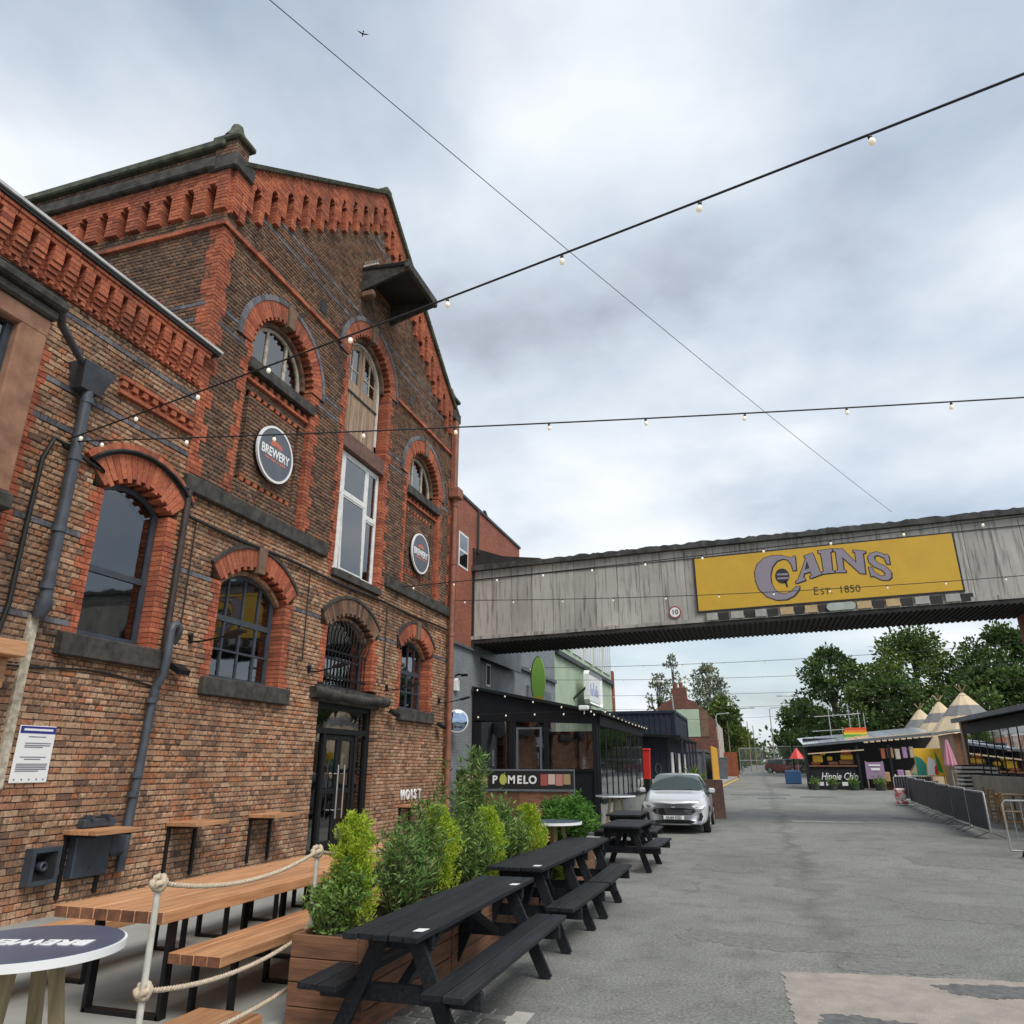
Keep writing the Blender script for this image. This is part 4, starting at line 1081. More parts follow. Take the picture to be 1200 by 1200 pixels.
cable(annexe, [(FX + .05, 6.6, 5.78), (FX + .05, 6.9, 5.74), (FX + .05, 7.3, 5.68)] + [(FX + .085, u, z) for u, z in arc_pts(W0['c'], W0['half'] + .06, W0['zs'], W0['rise'], 8, .46)] + [(FX + .05, 8.9, 5.6)], 0.028)
cable(annexe, [(FX + .03, u, 2.95 - .02 * (u - 6) - .05 * math.sin(u * 2.2)) for u in np.linspace(6.1, 9.0, 16)], 0.014)
MB().box(FX + .0, FX + .05, 6.68, 6.80, 1.5, 3.52).build('trunking', M['frame_cream'], annexe)
# timber beam end sticking out near the notice
MB().cbox(FX + .01, FX + .4, 5.9, 6.45, 2.95, 3.13, .01).cbox(FX + .01, FX + .2, 5.95, 6.4, 2.6, 2.95, .01).build('beam_end', M['timber'], annexe)
# black cabinet on the wall under the first shelf
cb = MB().cbox(FX, FX + .14, 7.90, 8.46, .42, .95, .012).cbox(FX, FX + .12, 7.98, 8.50, 1.0, 1.1, .01).cbox(FX, FX + .17, 8.47, 8.72, .62, .97, .05)
cb.box(FX, FX + .16, 8.06, 8.10, 1.1, 1.15).box(FX, FX + .16, 8.32, 8.36, 1.1, 1.15).box(FX + .145, FX + .155, 8.14, 8.22, .52, .535)
tag(cb.build('meter_cabinet', M['frame_dark']), 'dark grey metal cabinet on the brick wall under the nearest shelf', 'cabinet')
# horn speaker in its square box
hs = thing('horn_speaker', 'black square horn loudspeaker low on the brick wall', 'speaker', (FX, 7.5, .41))
f = MB()
for (a_, b_, c_, d_) in ((-.2, .2, 0, .05), (-.2, .2, .36, .41), (-.2, -.15, .05, .36), (.15, .2, .05, .36)): f.box(.0, .14, a_, b_, c_, d_)
f.build('housing', M['frame_dark'], hs)
MB().add([(.12, -.15, .05), (.12, .15, .05), (.12, .15, .36), (.12, -.15, .36), (.015, -.05, .15), (.015, .05, .15), (.015, .05, .26), (.015, -.05, .26)], [(0, 1, 5, 4), (1, 2, 6, 5), (2, 3, 7, 6), (3, 0, 4, 7), (4, 5, 6, 7)]).build('horn', M['black_metal'], hs, fix=False)
MB().lathe([(.05, 0), (.055, .1), (.04, .12), (.03, .05)], 14, (.015, 0, .2), axis='x').build('driver', M['frame_dark'], hs)
# notice board
nb = thing('notice_board', 'white printed notice with a blue header on the brick wall', 'notice', (FX, 7.13, 1.56))
MB().cbox(.01, .03, -.25, .25, 0, .66, .006).build('panel', M['white'], nb)
MB().box(.031, .033, -.243, .243, .57, .653).build('header', flat('notice_blue', (0.03, 0.03, 0.22), 0.5), nb)
tx = MB()
tx.box(.0335, .035, -.2, .2, .60, .625)
tl = MB()
for (z, a_, b_) in ((.525, -.12, .12), (.45, -.15, .21), (.425, -.15, .2), (.405, -.15, .1), (.29, -.18, .17), (.265, -.12, .1), (.21, -.21, .21), (.19, -.21, .21), (.17, -.21, .2), (.15, -.21, .21), (.13, -.21, .1)): tl.box(.031, .0325, a_, b_, z, z + .011)
for y in (-.2, -.1, 0, .1, .19): tl.lathe([(.011, 0), (.011, .002)], 8, (.031, y, .04), axis='x')
tx.build('header_print', M['white'], nb); tl.build('print_lines', flat('print_grey', (0.16, 0.16, 0.19), .7), nb)
# fold-down shelves on black wall strips
def shelf(u0, z, label):
    t = thing('wall_shelf', label, 'shelf', (FX, u0, 0), group='timber shelves along the brick wall')
    for du in (.05, .62):
        s_ = MB().cbox(.0, .035, du - .028, du + .028, .2, z - .06, .004)
        for zz in (.3, .52, .8): s_.lathe([(.012, 0), (.012, .01)], 6, (.035, du, zz), axis='x')
        s_.box(.03, .46, du - .02, du + .02, z - .085, z - .058)
        s_.build('bracket', M['black_metal'], t)
    for i in range(4):
        MB().cbox(.01 + i * .135, .142 + i * .135, -.02, .72, z - .055, z + .0, .004).build('board', M['timber'], t)
    return t
shelf(7.8, .99, 'timber wall shelf over the dark cabinet, nearest the camera')
shelf(9.58, .97, 'timber wall shelf on two black strips, left of the black-haloed brick patch')
shelf(11.52, .97, 'timber wall shelf just left of the black glazed entrance')
shelf(17.35, .86, 'timber wall shelf below the painted HOIST lettering')
bpy.data.objects['wall_shelf.001']['label'] = 'timber wall shelf between the shelf over the cabinet and the one beside the entrance'
hl = thing('wall_lettering', 'white HOIST letters fixed to the brick wall', 'lettering', (FX + .03, 18.0, 1.07))
for i, (ch, du) in enumerate(zip('HOIST', (-.50, -.22, .02, .22, .48))):
    text(ch, .33, M['white'], hl, (0, du, 0), '+x', .006, .82, 0, .02, 'letter')
# gooseneck arms with flat lamp heads
def wall_lamp(u, z, L, label):
    t = thing('wall_lamp', label, 'lamp', (FX, u, z), group='black lamp arms on the brick front')
    MB().lathe([(.05, 0), (.05, .025), (.03, .04)], 10, (0, 0, .1), axis='x').box(0, .05, -.025, .025, -.02, .12).build('wall_plate', M['black_metal'], t)
    MB().tube([(.03, 0, 0), (.25, 0, .0), (L, 0, .07)], .015, 6).build('arm', M['black_metal'], t)
    MB().add([(L - .02, -.11, .05), (L + .24, -.10, .12), (L + .24, .10, .12), (L - .02, .11, .05), (L - .02, -.10, .09), (L + .24, -.09, .15), (L + .24, .09, .15), (L - .02, .10, .09)], [(0, 1, 2, 3), (4, 5, 6, 7), (0, 1, 5, 4), (1, 2, 6, 5), (2, 3, 7, 6), (3, 0, 4, 7)]).build('head', M['black_metal'], t)
wall_lamp(9.5, 3.62, .75, 'black lamp arm on the brick wall left of the large multi-pane window')
wall_lamp(12.93, 3.55, .62, 'black lamp arm left of the barred window')
wall_lamp(16.35, 3.5, .62, 'black lamp arm right of the barred window above the entrance')
wall_lamp(19.6, 3.45, .7, 'black lamp arm beside the terracotta pipe at the far corner')
def flood(u, z, label):
    t = thing('floodlight', label, 'floodlight', (FX, u, z), group='small black floodlights on the brick front')
    MB().tube([(0, 0, 0), (.1, 0, .02), (.12, 0, -.02)], .015, 6).build('bracket', M['black_metal'], t)
    b = MB().add([(.06, -.13, -.02), (.24, -.13, -.12), (.24, .13, -.12), (.06, .13, -.02), (.1, -.12, .06), (.27, -.12, -.05), (.27, .12, -.05), (.1, .12, .06)], [(0, 3, 2, 1), (4, 5, 6, 7), (0, 1, 5, 4), (1, 2, 6, 5), (2, 3, 7, 6), (3, 0, 4, 7)])
    b.build('head', M['black_metal'], t)
flood(9.2, 3.18, 'small black floodlight beside the stone sill of the nearest window')
flood(16.55, 3.0, 'small black floodlight left of the farthest ground-floor window')
flood(19.5, 2.85, 'small black floodlight right of the farthest ground-floor window')
# round brewery signs
def round_sign(u, z, d, label):
    t = thing('round_sign', label, 'sign', (FX + d, u, z), group='round BREWERY signs')
    MB().lathe([(.56, 0), (.56, .09)], 40, (0, 0, 0), axis='x').build('light_box', M['black_metal'], t)
    MB().strip([(.53 * math.cos(a), .53 * math.sin(a)) for a in np.linspace(0, 2 * math.pi, 49)], [(.575 * math.cos(a), .575 * math.sin(a)) for a in np.linspace(0, 2 * math.pi, 49)], .06, .105, lambda u_, v_, h: (h, u_, v_)).build('rim', M['white'], t)
    MB().lathe([(.535, .09), (.535, .096)], 40, (0, 0, 0), axis='x').build('face', M['sign_grey'], t)
    text('BREWERY', .255, M['white'], t, (.098, 0, .0), '+x', .006, .80)
    # faded red emblem over the word and the small line of print under it
    em = MB()
    for i in range(9):
        a0 = math.pi * (.12 + .76 * i / 9); a1 = a0 + math.pi * .07
        em.prism([(.12 * math.cos(a0), .12 + .05 * math.sin(a0)), (.22 * math.cos(a0), .12 + .15 * math.sin(a0)), (.22 * math.cos(a1), .12 + .15 * math.sin(a1)), (.12 * math.cos(a1), .12 + .05 * math.sin(a1))], .096, .099, lambda u_, v_, h: (h, u_, v_))
    em.build('emblem', M['orange_print'], t)
    sm = MB(); x = -.34
    rn = random.Random(4)
    while x < .34:
        w_ = rn.uniform(.018, .03)
        if rn.random() > .12: sm.box(.096, .098, x, x + w_, -.155, -.115)
        x += w_ + .008
    sm.build('small_print', M['orange_print'], t)
    return t
round_sign(11.08, 7.53, -.08, 'round grey BREWERY sign under the left arched window')
round_sign(17.98, 7.40, -.08, 'round grey BREWERY sign under the right arched window')

# ---------------------------------------------------------------- festoon lights
BULB = MB().lathe([(.005, -.135), (.03, -.125), (.042, -.09), (.036, -.055), (.018, -.03)], 10).mesh('bulb', M['bulb'])
HOLD = MB().lathe([(.012, .015), (.024, .01), (.026, -.035), (.02, -.04)], 8).mesh('lamp_holder', M['cable'])
def festoon(P0, P1, n0, n1, pitch, sag, label, r=.011, big=1.0, first=0.35):
    P0, P1 = Vector(P0), Vector(P1); L = (P1 - P0).length
    t = thing('festoon_string', label, 'string lights', P0, group='festoon strings across the street')
    pt = lambda s: (P1 - P0) * s - Vector((0, 0, sag * 4 * s * (1 - s)))
    k = max(24, int(L / pitch) * 3)
    MB().tube([pt(i / k) for i in range(k + 1)], r, 5).build('wire', M['cable'], t)
    d = first
    while d < L:
        q = pt(d / L) + Vector((0, 0, -.02))
        h = link('lamp_holder', HOLD, t, q, random.uniform(0, 6)); h.scale = (big * .58,) * 3
        h.rotation_euler = (random.uniform(-.2, .2), random.uniform(-.2, .2), 0)
        link('bulb', BULB, h)
        d += pitch
    return t
def ext(P0, P1, X):
    f = (X - P0[0]) / (P1[0] - P0[0]); return tuple(a + (b - a) * f for a, b in zip(P0, P1))
festoon((-8.35, 6.65, 5.89), ext((-8.35, 6.65, 5.89), (2.04, 4.18, 5.95), 8.5), 0, 0, 1.18, .12, 'festoon string rising from the downpipe to the upper right corner', .010)
festoon((-8.35, 6.66, 5.86), ext((-8.35, 6.65, 5.89), (3.45, 9.04, 5.95), 9.5), 0, 0, 1.19, .12, 'nearly level festoon string crossing below the rising one', .010, first=.5)
festoon((-8.3, 16.79, 6.17), ext((-8.35, 16.79, 6.17), (4.88, 13.98, 5.91), 9.5), 0, 0, 1.25, .1, 'festoon string rising across the bridge front over the yellow sign', .011)
festoon((-8.3, 20.32, 6.55), (8.2, 22.3, 6.62), 0, 0, 1.5, .18, 'festoon string along the bridge front crossing the yellow sign lettering', .011)
for i, (y0, z0, y1, z1) in enumerate(((28.5, 5.5, 29.5, 5.9), (33, 5.5, 35, 5.8), (39, 5.3, 41, 5.7), (45, 5.0, 47, 5.6), (52, 4.7, 54, 5.6))):
    festoon((-8.6, y0, z0), (11 + i, y1, z1), 0, 0, 1.5, .22, 'festoon string across the street behind the bridge, number %s from it' % ('nearest', 'second', 'third', 'fourth', 'farthest')[i] if False else ('nearest festoon string behind the bridge', 'second festoon string behind the bridge', 'third festoon string behind the bridge', 'fourth festoon string behind the bridge', 'farthest festoon string behind the bridge')[i], .009, .85)
tag(MB().tube([Vector((-9.5, -4.2, 11.7)).lerp(Vector((5.07, 25, 9.57)), s) - Vector((0, 0, 1.2 * s * (1 - s))) for s in np.linspace(0, 1, 30)], .0065, 5).build('overhead_wire', M['cable']), 'thin overhead wire running diagonally across the sky', 'wire')
# ---------------------------------------------------------------- timber tables and benches
def steel_loop(mb, y, x0, x1, h, w=.05, t=.025):
    mb.bar((x0, y, 0.012), (x1, y, 0.012), w, t)
    mb.bar((x0, y, h - .012), (x1, y, h - .012), w, t)
    mb.bar((x0, y, 0.0), (x0, y, h), t, w, up=(0, 1, 0)); mb.bar((x1, y, 0.0), (x1, y, h), t, w, up=(0, 1, 0))
def plank_top(t, x0, x1, L, z0, z1, n, mat, name='board'):
    w_ = (x1 - x0) / n
    for i in range(n):
        e = random.uniform(-.004, .004)
        MB().cbox(x0 + i * w_ + .0015, x0 + (i + 1) * w_ - .0015, e, L + e, z0, z1 + random.uniform(-.002, .002), .004).build(name, [mat, M['end_grain']], t)
        me_ = t.children[-1].data if False else bpy.context.scene.collection.objects[-1].data
        for p_ in me_.polygons:
            if abs(p_.normal.y) > .9: p_.material_index = 1
def timber_table(x, y, L, label):
    t = thing('timber_table', label, 'table', (x, y, .022), group='timber tables in a row along the terrace')
    plank_top(t, 0, 1.0, L, .665, .745, 8, M['timber'])
    for yy in (.3, L - .3):
        m = MB(); steel_loop(m, yy, .16, .84, .66, .07, .035); m.build('leg_frame', M['black_metal'], t)
    return t
def timber_bench(x, y, L, label):
    t = thing('timber_bench', label, 'bench', (x, y, .022), group='timber benches beside the timber tables')
    plank_top(t, 0, .46, L, .375, .445, 4, M['timber'])
    for yy in (.25, L * .5, L - .25):
        m = MB(); steel_loop(m, yy, .06, .40, .37, .055, .03); m.build('leg_frame', M['black_metal'], t)
    return t
for i, (y, L) in enumerate(((4.80, 2.42), (7.26, 2.4), (9.7, 2.4), (12.6, 2.4))):
    w_ = ('nearest', 'second', 'third', 'farthest')[i]
    timber_table(-5.12, y, L, w_ + ' timber table on the terrace, counted from the camera')
    timber_bench(-4.22, y + .22, L - .1, w_ + ' timber bench on the street side of the timber tables')
    timber_bench(-5.98, y - (.55 if i == 0 else .05), L - .1 + (.5 if i == 0 else 0), w_ + ' timber bench on the wall side of the timber tables')
# low timber kerb by the planter
tag(MB().cbox(-3.95, -3.42, 4.55, 5.1, .02, .13, .01).build('timber_step', M['timber']), 'low timber block on the concrete beside the nearest planter', 'block')

# ---------------------------------------------------------------- round barrel tables
def round_table(x, y, r, h, label, deck=True):
    t = thing('round_table', label, 'table', (x, y, gz(y) + (.022 if x < -3.1 else 0)), group='high round tables with printed tops')
    MB().lathe([(r, h - .035), (r, h)], 48).build('top_edge', M['white'], t)
    MB().lathe([(r - .012, h + .001), (r - .012, h + .005)], 48).build('top_face', pbr('table_print_slate', (0.085, 0.108, 0.17), (0.065, 0.083, 0.135), rough=.28, scale=3), t)
    for k in range(4):
        a = k * math.pi / 2 + .4
        MB().bar((.30 * math.cos(a), .30 * math.sin(a), .0), (.13 * math.cos(a), .13 * math.sin(a), h - .04), .05, .05, up=(math.cos(a), math.sin(a), 0)).build('leg', M['pale_wood'], t)
    MB().bar((-.2, 0, .3), (.2, 0, .3), .04, .05).bar((0, -.2, .35), (0, .2, .35), .04, .05).build('stretcher', M['pale_wood'], t)
    return t
rt1 = round_table(-3.30, 2.99, .41, .95, 'round table with slate printed top and white edge, nearest the camera')
text('BREWERY', .135, M['white'], rt1, (.0, .0, .957), '+z', .006, .98, .0, .0015, rot=R(196))
rt2 = round_table(-2.93, 11.3, .42, .98, 'round table with white rim between the bushes and the leafy planter')
rt3 = round_table(-3.45, 19.6, .50, .95, 'round white-edged table just left of the silver car')

# ---------------------------------------------------------------- rope barrier
PX = -3.42
posts = [(PX, 3.91), (PX - .02, 5.66), (PX, 7.9), (PX, 10.2), (-3.5, 12.9)]
for i, (x, y) in enumerate(posts):
    t = thing('rope_post', ('white metal rope post with three rope knots, nearest the camera', 'white metal rope post behind the nearest planter', 'white metal rope post among the tall shrubs', 'white metal rope post at the far end of the shrubs', 'white metal rope post beside the far round table')[i], 'post', (x, y, .022), group='rope barrier posts')
    MB().tube([(0, 0, 0), (0, 0, 1.07)], .019, 10).lathe([(.09, 0), (.09, .012), (.03, .02)], 16).build('pole', M['white_post'], t)
    for zz in (1.08, .53, .22):
        kn = MB()
        for j in range(3):
            a0 = j * 2.1; tilt = Matrix.Rotation(.7, 3, 'X') @ Matrix.Rotation(a0, 3, 'Z')
            kn.tube([tilt @ Vector((.034 * math.cos(a), .034 * math.sin(a), .022 * math.sin(2 * a + j))) + Vector((0, 0, zz)) for a in np.linspace(0, 2 * math.pi, 14)[:-1]], .019, 6, closed=True)
        kn.build('knot', M['rope'], t)
def rope(a, b, z, sag, label):
    A, B = Vector((a[0], a[1], z + .022)), Vector((b[0], b[1], z + .022)); n = 150
    t = MB()
    cen = [A.lerp(B, i / n) - Vector((0, 0, sag * 4 * (i / n) * (1 - i / n))) for i in range(n + 1)]
    for s_ in range(3):          # three twisted strands
        t.tube([c + Vector((.0075 * math.cos(i * .95 + s_ * 2.09), 0, .0075 * math.sin(i * .95 + s_ * 2.09))) for i, c in enumerate(cen)], .0088, 5)
    return tag(t.build('barrier_rope', M['rope'], None, fix=False), label, 'rope', 'ropes of the barrier')
rn_ = ('nearest the camera', 'behind the nearest planter', 'among the tall shrubs', 'towards the far round table')
for i in range(4):
    for z, sg, nm in ((1.08, .10, 'top'), (.53, .09, 'middle'), (.22, .06, 'lowest')):
        rope(posts[i], posts[i+1], z, sg, nm + ' rope of the barrier span ' + rn_[i])

# ---------------------------------------------------------------- black picnic tables
def picnic(xc, y, L, h, w, label, rz=0.0, nb=5):
    t = thing('picnic_table', label, 'picnic table', (xc, y, gz(y)), rz, group='black picnic tables along the road edge')
    bw = 2 * w / nb
    for i in range(nb):
        MB().cbox(-w + i * bw + .004, -w + (i + 1) * bw - .004, random.uniform(-.01, .01), L + random.uniform(-.01, .01), h - .038, h, .005).build('top_board', M['black_wood'], t)
    s0, s1 = w + .02, w + .31
    for s_ in (-1, 1):
        for i in range(2):
            a_ = s0 + i * .148; b_ = a_ + .138
            x0, x1 = (a_, b_) if s_ > 0 else (-b_, -a_)
            MB().cbox(x0, x1, random.uniform(-.01, .01), L + random.uniform(-.01, .01), .41, .45, .005).build('seat_board', M['black_wood'], t)
    for yy in (.28, L - .32):
        for s_ in (-1, 1):
            MB().bar((s_ * .46, yy, 0), (s_ * (w - .16), yy, h - .04), .045, .1, up=(s_, 0, .4)).build('leg', M['black_wood'], t)
        MB().cbox(-s1, s1, yy + .025, yy + .07, .30, .405, .006).build('seat_bearer', M['black_wood'], t)
        MB().cbox(-w + .03, w - .03, yy + .025, yy + .07, h - .14, h - .04, .006).build('top_bearer', M['black_wood'], t)
    for a_, b_ in ((.32, L * .45), (L - .36, L * .55)):
        MB().bar((0, a_, .36), (0, b_, h - .06), .07, .04).build('brace', M['black_wood'], t)
    return t
p1 = picnic(-2.36, 4.70, 2.68, .75, .265, 'black picnic table nearest the camera beside the shrubs', R(.4))
p2 = picnic(-2.42, 7.72, 1.72, .79, .30, 'second black picnic table from the camera', R(-1.1))
p3 = picnic(-2.38, 9.52, 1.75, .78, .30, 'third black picnic table from the camera, beside the leafy planter', R(.9))
p4 = picnic(-2.40, 13.75, 1.75, .76, .36, 'fourth black picnic table, standing apart before the car', R(-2))
p5 = picnic(-2.75, 16.35, 1.6, .76, .36, 'farthest black picnic table, close to the front of the silver car', R(1))
for i, (tb, x, y) in enumerate(((p1, .2, .18), (p1, .2, 2.2), (p2, .2, .15))):
    tag(MB().prism([(-.035, -.05), (.03, -.045), (.04, .05), (-.03, .04)], 0, .002, lambda u, v, h: (u, v, h)).build('paper_label', M['white'], None, (tb.location.x + x, tb.location.y + y, tb.location.z + tb.children[0].dimensions.z * 0 + (.753 if tb is p1 else .793))), ('white paper label on the near end of the nearest picnic table', 'white paper label on the far end of the nearest picnic table', 'white paper label on the second picnic table')[i], 'label', 'paper labels on the picnic tables')

# ---------------------------------------------------------------- planters and plants
def leaves(mb, pts, dirs, size, aspect, rnd, m=0, curl=.25):
    """small folded leaf quads at pts, pointing along dirs"""
    n = len(pts)
    d = dirs / np.linalg.norm(dirs, axis=1, keepdims=True)
    r = rnd.normal(size=(n, 3)); s_ = np.cross(d, r); s_ /= np.linalg.norm(s_, axis=1, keepdims=True) + 1e-9
    nn = np.cross(s_, d)
    L = size * rnd.uniform(.6, 1.3, (n, 1)); W = L * aspect
    v0 = pts; v1 = pts + d * L * .5 + s_ * W * .5 + nn * L * curl * .3; v2 = pts + d * L + nn * L * curl * -.2; v3 = pts + d * L * .5 - s_ * W * .5 + nn * L * curl * .3
    o = len(mb.v)
    V = np.stack([v0, v1, v2, v3], 1).reshape(-1, 3)
    mb.v.extend(map(tuple, V.tolist()))
    for i in range(n):
        b = o + i * 4; mb.f.append((b, b + 1, b + 2, b + 3)); mb.m.append(m); mb.sm.append(False)
G = {
 'gold': leafmat('golden_conifer_leaf', [(0, (0.14, 0.24, 0.02)), (.3, (0.30, 0.44, 0.03)), (.8, (0.50, 0.62, 0.05)), (.93, (0.56, 0.62, 0.08)), (1, (0.20, 0.16, 0.06))], .3),
 'green': leafmat('shrub_leaf', [(0, (0.07, 0.14, 0.03)), (.5, (0.15, 0.26, 0.055)), (1, (0.25, 0.37, 0.10))], .3),
 'tall': leafmat('willow_leaf', [(0, (0.06, 0.125, 0.03)), (.5, (0.135, 0.25, 0.06)), (.9, (0.24, 0.36, 0.11)), (1, (0.22, 0.17, 0.08))], .3),
 'lush': leafmat('lush_leaf', [(0, (0.04, 0.12, 0.02)), (.5, (0.09, 0.23, 0.035)), (1, (0.16, 0.33, 0.06))], .35),
 'lime': leafmat('lime_leaf', [(0, (0.13, 0.22, 0.03)), (.6, (0.25, 0.36, 0.06)), (1, (0.40, 0.42, 0.12))], .3),
}
M['stem'] = pbr('green_brown_stem', (0.10, 0.085, 0.04), rough=.9)
def planter(x0, x1, y0, y1, h, label):
    t = thing('planter', label, 'planter', ((x0 + x1) / 2, (y0 + y1) / 2, .004), group='timber planters between terrace and road')
    a, b = (x1 - x0) / 2, (y1 - y0) / 2; n = 4; bh = (h - .0) / n
    for i in range(n):
        z0, z1 = i * bh + .003, (i + 1) * bh - .003
        e = random.uniform(-.003, .003)
        MB().cbox(-a, a, -b - .025 + e, -b + e, z0, z1, .004).build('board', M['planter_wood'], t)
        MB().cbox(-a, a, b + e, b + .025 + e, z0, z1, .004).build('board', M['planter_wood'], t)
        MB().cbox(-a - e, -a + .025, -b, b, z0, z1, .004).build('board', M['planter_wood'], t)
        MB().cbox(a - .025, a + e, -b, b, z0, z1, .004).build('board', M['planter_wood'], t)
    MB().box(-a + .03, a - .03, -b + .01, b - .01, .01, h - .05).build('soil', M['soil'], t)
    MB().cbox(a - .04, a + .012, -b - .035, -b + .0, .0, h - .002, .004).build('corner_post', M['planter_wood'], t)
    return t
ypl = [(5.25, 6.85), (6.9, 8.5), (8.55, 10.15), (11.75, 13.3)]
for i, (a_, b_) in enumerate(ypl):
    planter(-3.33, -2.74, a_, b_, .60, ('timber planter with golden conifer, nearest the camera', 'second timber planter, behind the picnic tables', 'third timber planter, below the tallest shrubs', 'timber planter under the round leafy bush near the car')[i])
def conifer(x, y, z, h, r, label, seed, mat='gold', low=.35):
    rnd = np.random.default_rng(seed)
    t = thing('golden_conifer', label, 'conifer', (x, y, z), group='golden conifers in the planters')
    MB().tube([(0, 0, -.05), (.01, 0, h * .5), (0, .01, h * .95)], [.022, .015, .004], 6).build('trunk', M['stem'], t)
    mb = MB()
    nb = 300
    f = rnd.uniform(0, 1, nb) ** .85; zz = f * h
    prof = r * np.interp(f, [0, .12, .3, .5, .7, .85, 1], [.8, 1.05, 1.1, .95, .65, .36, .04]) * (1 + .25 * np.sin(9 * f + seed))
    a = rnd.uniform(0, 2 * math.pi, nb); rad = prof * rnd.uniform(.55, 1.12, nb)
    cx = np.stack([rad * np.cos(a), rad * np.sin(a), zz], 1)
    for c in cx:                      # upright feathery sprays
        k = 34
        out_ = np.array([c[0], c[1], 0]); out_ /= np.linalg.norm(out_) + 1e-6
        ax = out_ * .45 + np.array([0, 0, 1]) + rnd.normal(0, .18, 3); ax /= np.linalg.norm(ax)
        s_ = rnd.uniform(0, 1, (k, 1))
        pts = c + ax * s_ * .17 + rnd.normal(0, .02, (k, 3)) * (1.2 - s_)
        leaves(mb, pts, np.repeat(ax[None], k, 0) + rnd.normal(0, .5, (k, 3)), .034, .35, rnd)
    tag(mb.build('foliage', G[mat], t, fix=False), kind='stuff')
    return t
def shrub(x, y, z, h, rx, ry, label, seed, mat='green', nst=60, size=.07, aspect=.32, up=1.0, name='shrub', group='shrubs in the planters', leafn=26, droop=0.0):
    rnd = np.random.default_rng(seed)
    t = thing(name, label, 'shrub', (x, y, z), group=group)
    st_ = MB(); mb = MB()
    for i in range(nst):
        a = rnd.uniform(0, 2 * math.pi); q = math.sqrt(rnd.uniform(0, 1))
        base = np.array([.3 * rx * q * math.cos(a), .45 * ry * q * math.sin(a) , -.04])
        hh = h * rnd.uniform(.55, 1.05) * (1 - .35 * q * q)
        tip = np.array([rx * q * math.cos(a), ry * q * math.sin(a), hh]) + rnd.normal(0, .03, 3)
        mid = (base + tip) / 2 + np.array([0, 0, .12 * h]) * up
        ss = np.linspace(0, 1, 7)[:, None]
        P = (1 - ss) ** 2 * base + 2 * ss * (1 - ss) * mid + ss ** 2 * tip
        st_.tube([tuple(p_) for p_ in P], [.005 * (1 - .7 * k / 6) for k in range(7)], 4, cap=False)
        k = int(leafn * (hh / h + .4))
        s_ = rnd.uniform(.12, 1, (k, 1))
        pts = (1 - s_) ** 2 * base + 2 * s_ * (1 - s_) * mid + s_ ** 2 * tip
        dr_ = rnd.normal(0, 1, (k, 3)); dr_[:, 2] = np.abs(dr_[:, 2]) * .6 + .25 - droop
        leaves(mb, pts + rnd.normal(0, .012, (k, 3)), dr_, size, aspect, rnd)
    st_.build('stems', M['stem'], t, fix=False)
    tag(mb.build('foliage', G[mat], t, fix=False), kind='stuff')
    return t
PZ = .55
conifer(-3.16, 5.75, PZ, .70, .115, 'bright golden conifer in the nearest planter', 1)
conifer(-3.12, 7.35, PZ, .68, .17, 'broad golden conifer in the second planter', 2)
conifer(-2.93, 8.35, PZ, .62, .13, 'smaller golden conifer between the tall shrubs', 3)
conifer(-2.93, 10.0, PZ, .58, .15, 'golden conifer at the far end of the shrubs', 4)
shrub(-3.2, 5.6, PZ, .50, .24, .34, 'leafy green shrub at the foot of the nearest golden conifer', 5, 'green', 60, .055, .42, leafn=30)
shrub(-3.05, 6.45, PZ, .75, .30, .45, 'leafy green shrub between the first and second golden conifers', 6, 'tall', 80, .08, .25)
shrub(-3.12, 6.95, PZ, 1.0, .26, .4, 'thin grassy shrub behind the first golden conifer', 7, 'tall', 46, .09, .2)
shrub(-2.95, 7.9, PZ, .75, .28, .45, 'leafy shrub right of the broad golden conifer', 8, 'green', 80, .07, .35)
shrub(-3.08, 8.85, PZ, .95, .34, .5, 'tall willowy shrub in the third planter', 9, 'tall', 90, .09, .22, leafn=34)
shrub(-3.2, 8.6, PZ, 1.55, .2, .26, 'tallest willowy shrub with spires above the others', 10, 'tall', 60, .09, .22, leafn=40)
shrub(-2.98, 9.15, PZ, .75, .30, .5, 'dark green shrub beneath the tallest spires', 12, 'green', 110, .075, .35)
shrub(-3.3, 8.1, PZ, 1.25, .22, .3, 'wispy shrub standing before the entrance wall', 14, 'tall', 40, .09, .2)
shrub(-2.9, 10.6, .02, .65, .28, .3, 'pale lime shrub beside the far round table', 15, 'lime', 70, .07, .6)
shrub(-3.0, 12.5, .52, .82, .50, .62, 'round bushy leafy plant filling the far planter', 16, 'lush', 200, .11, .3, leafn=34, droop=.3)
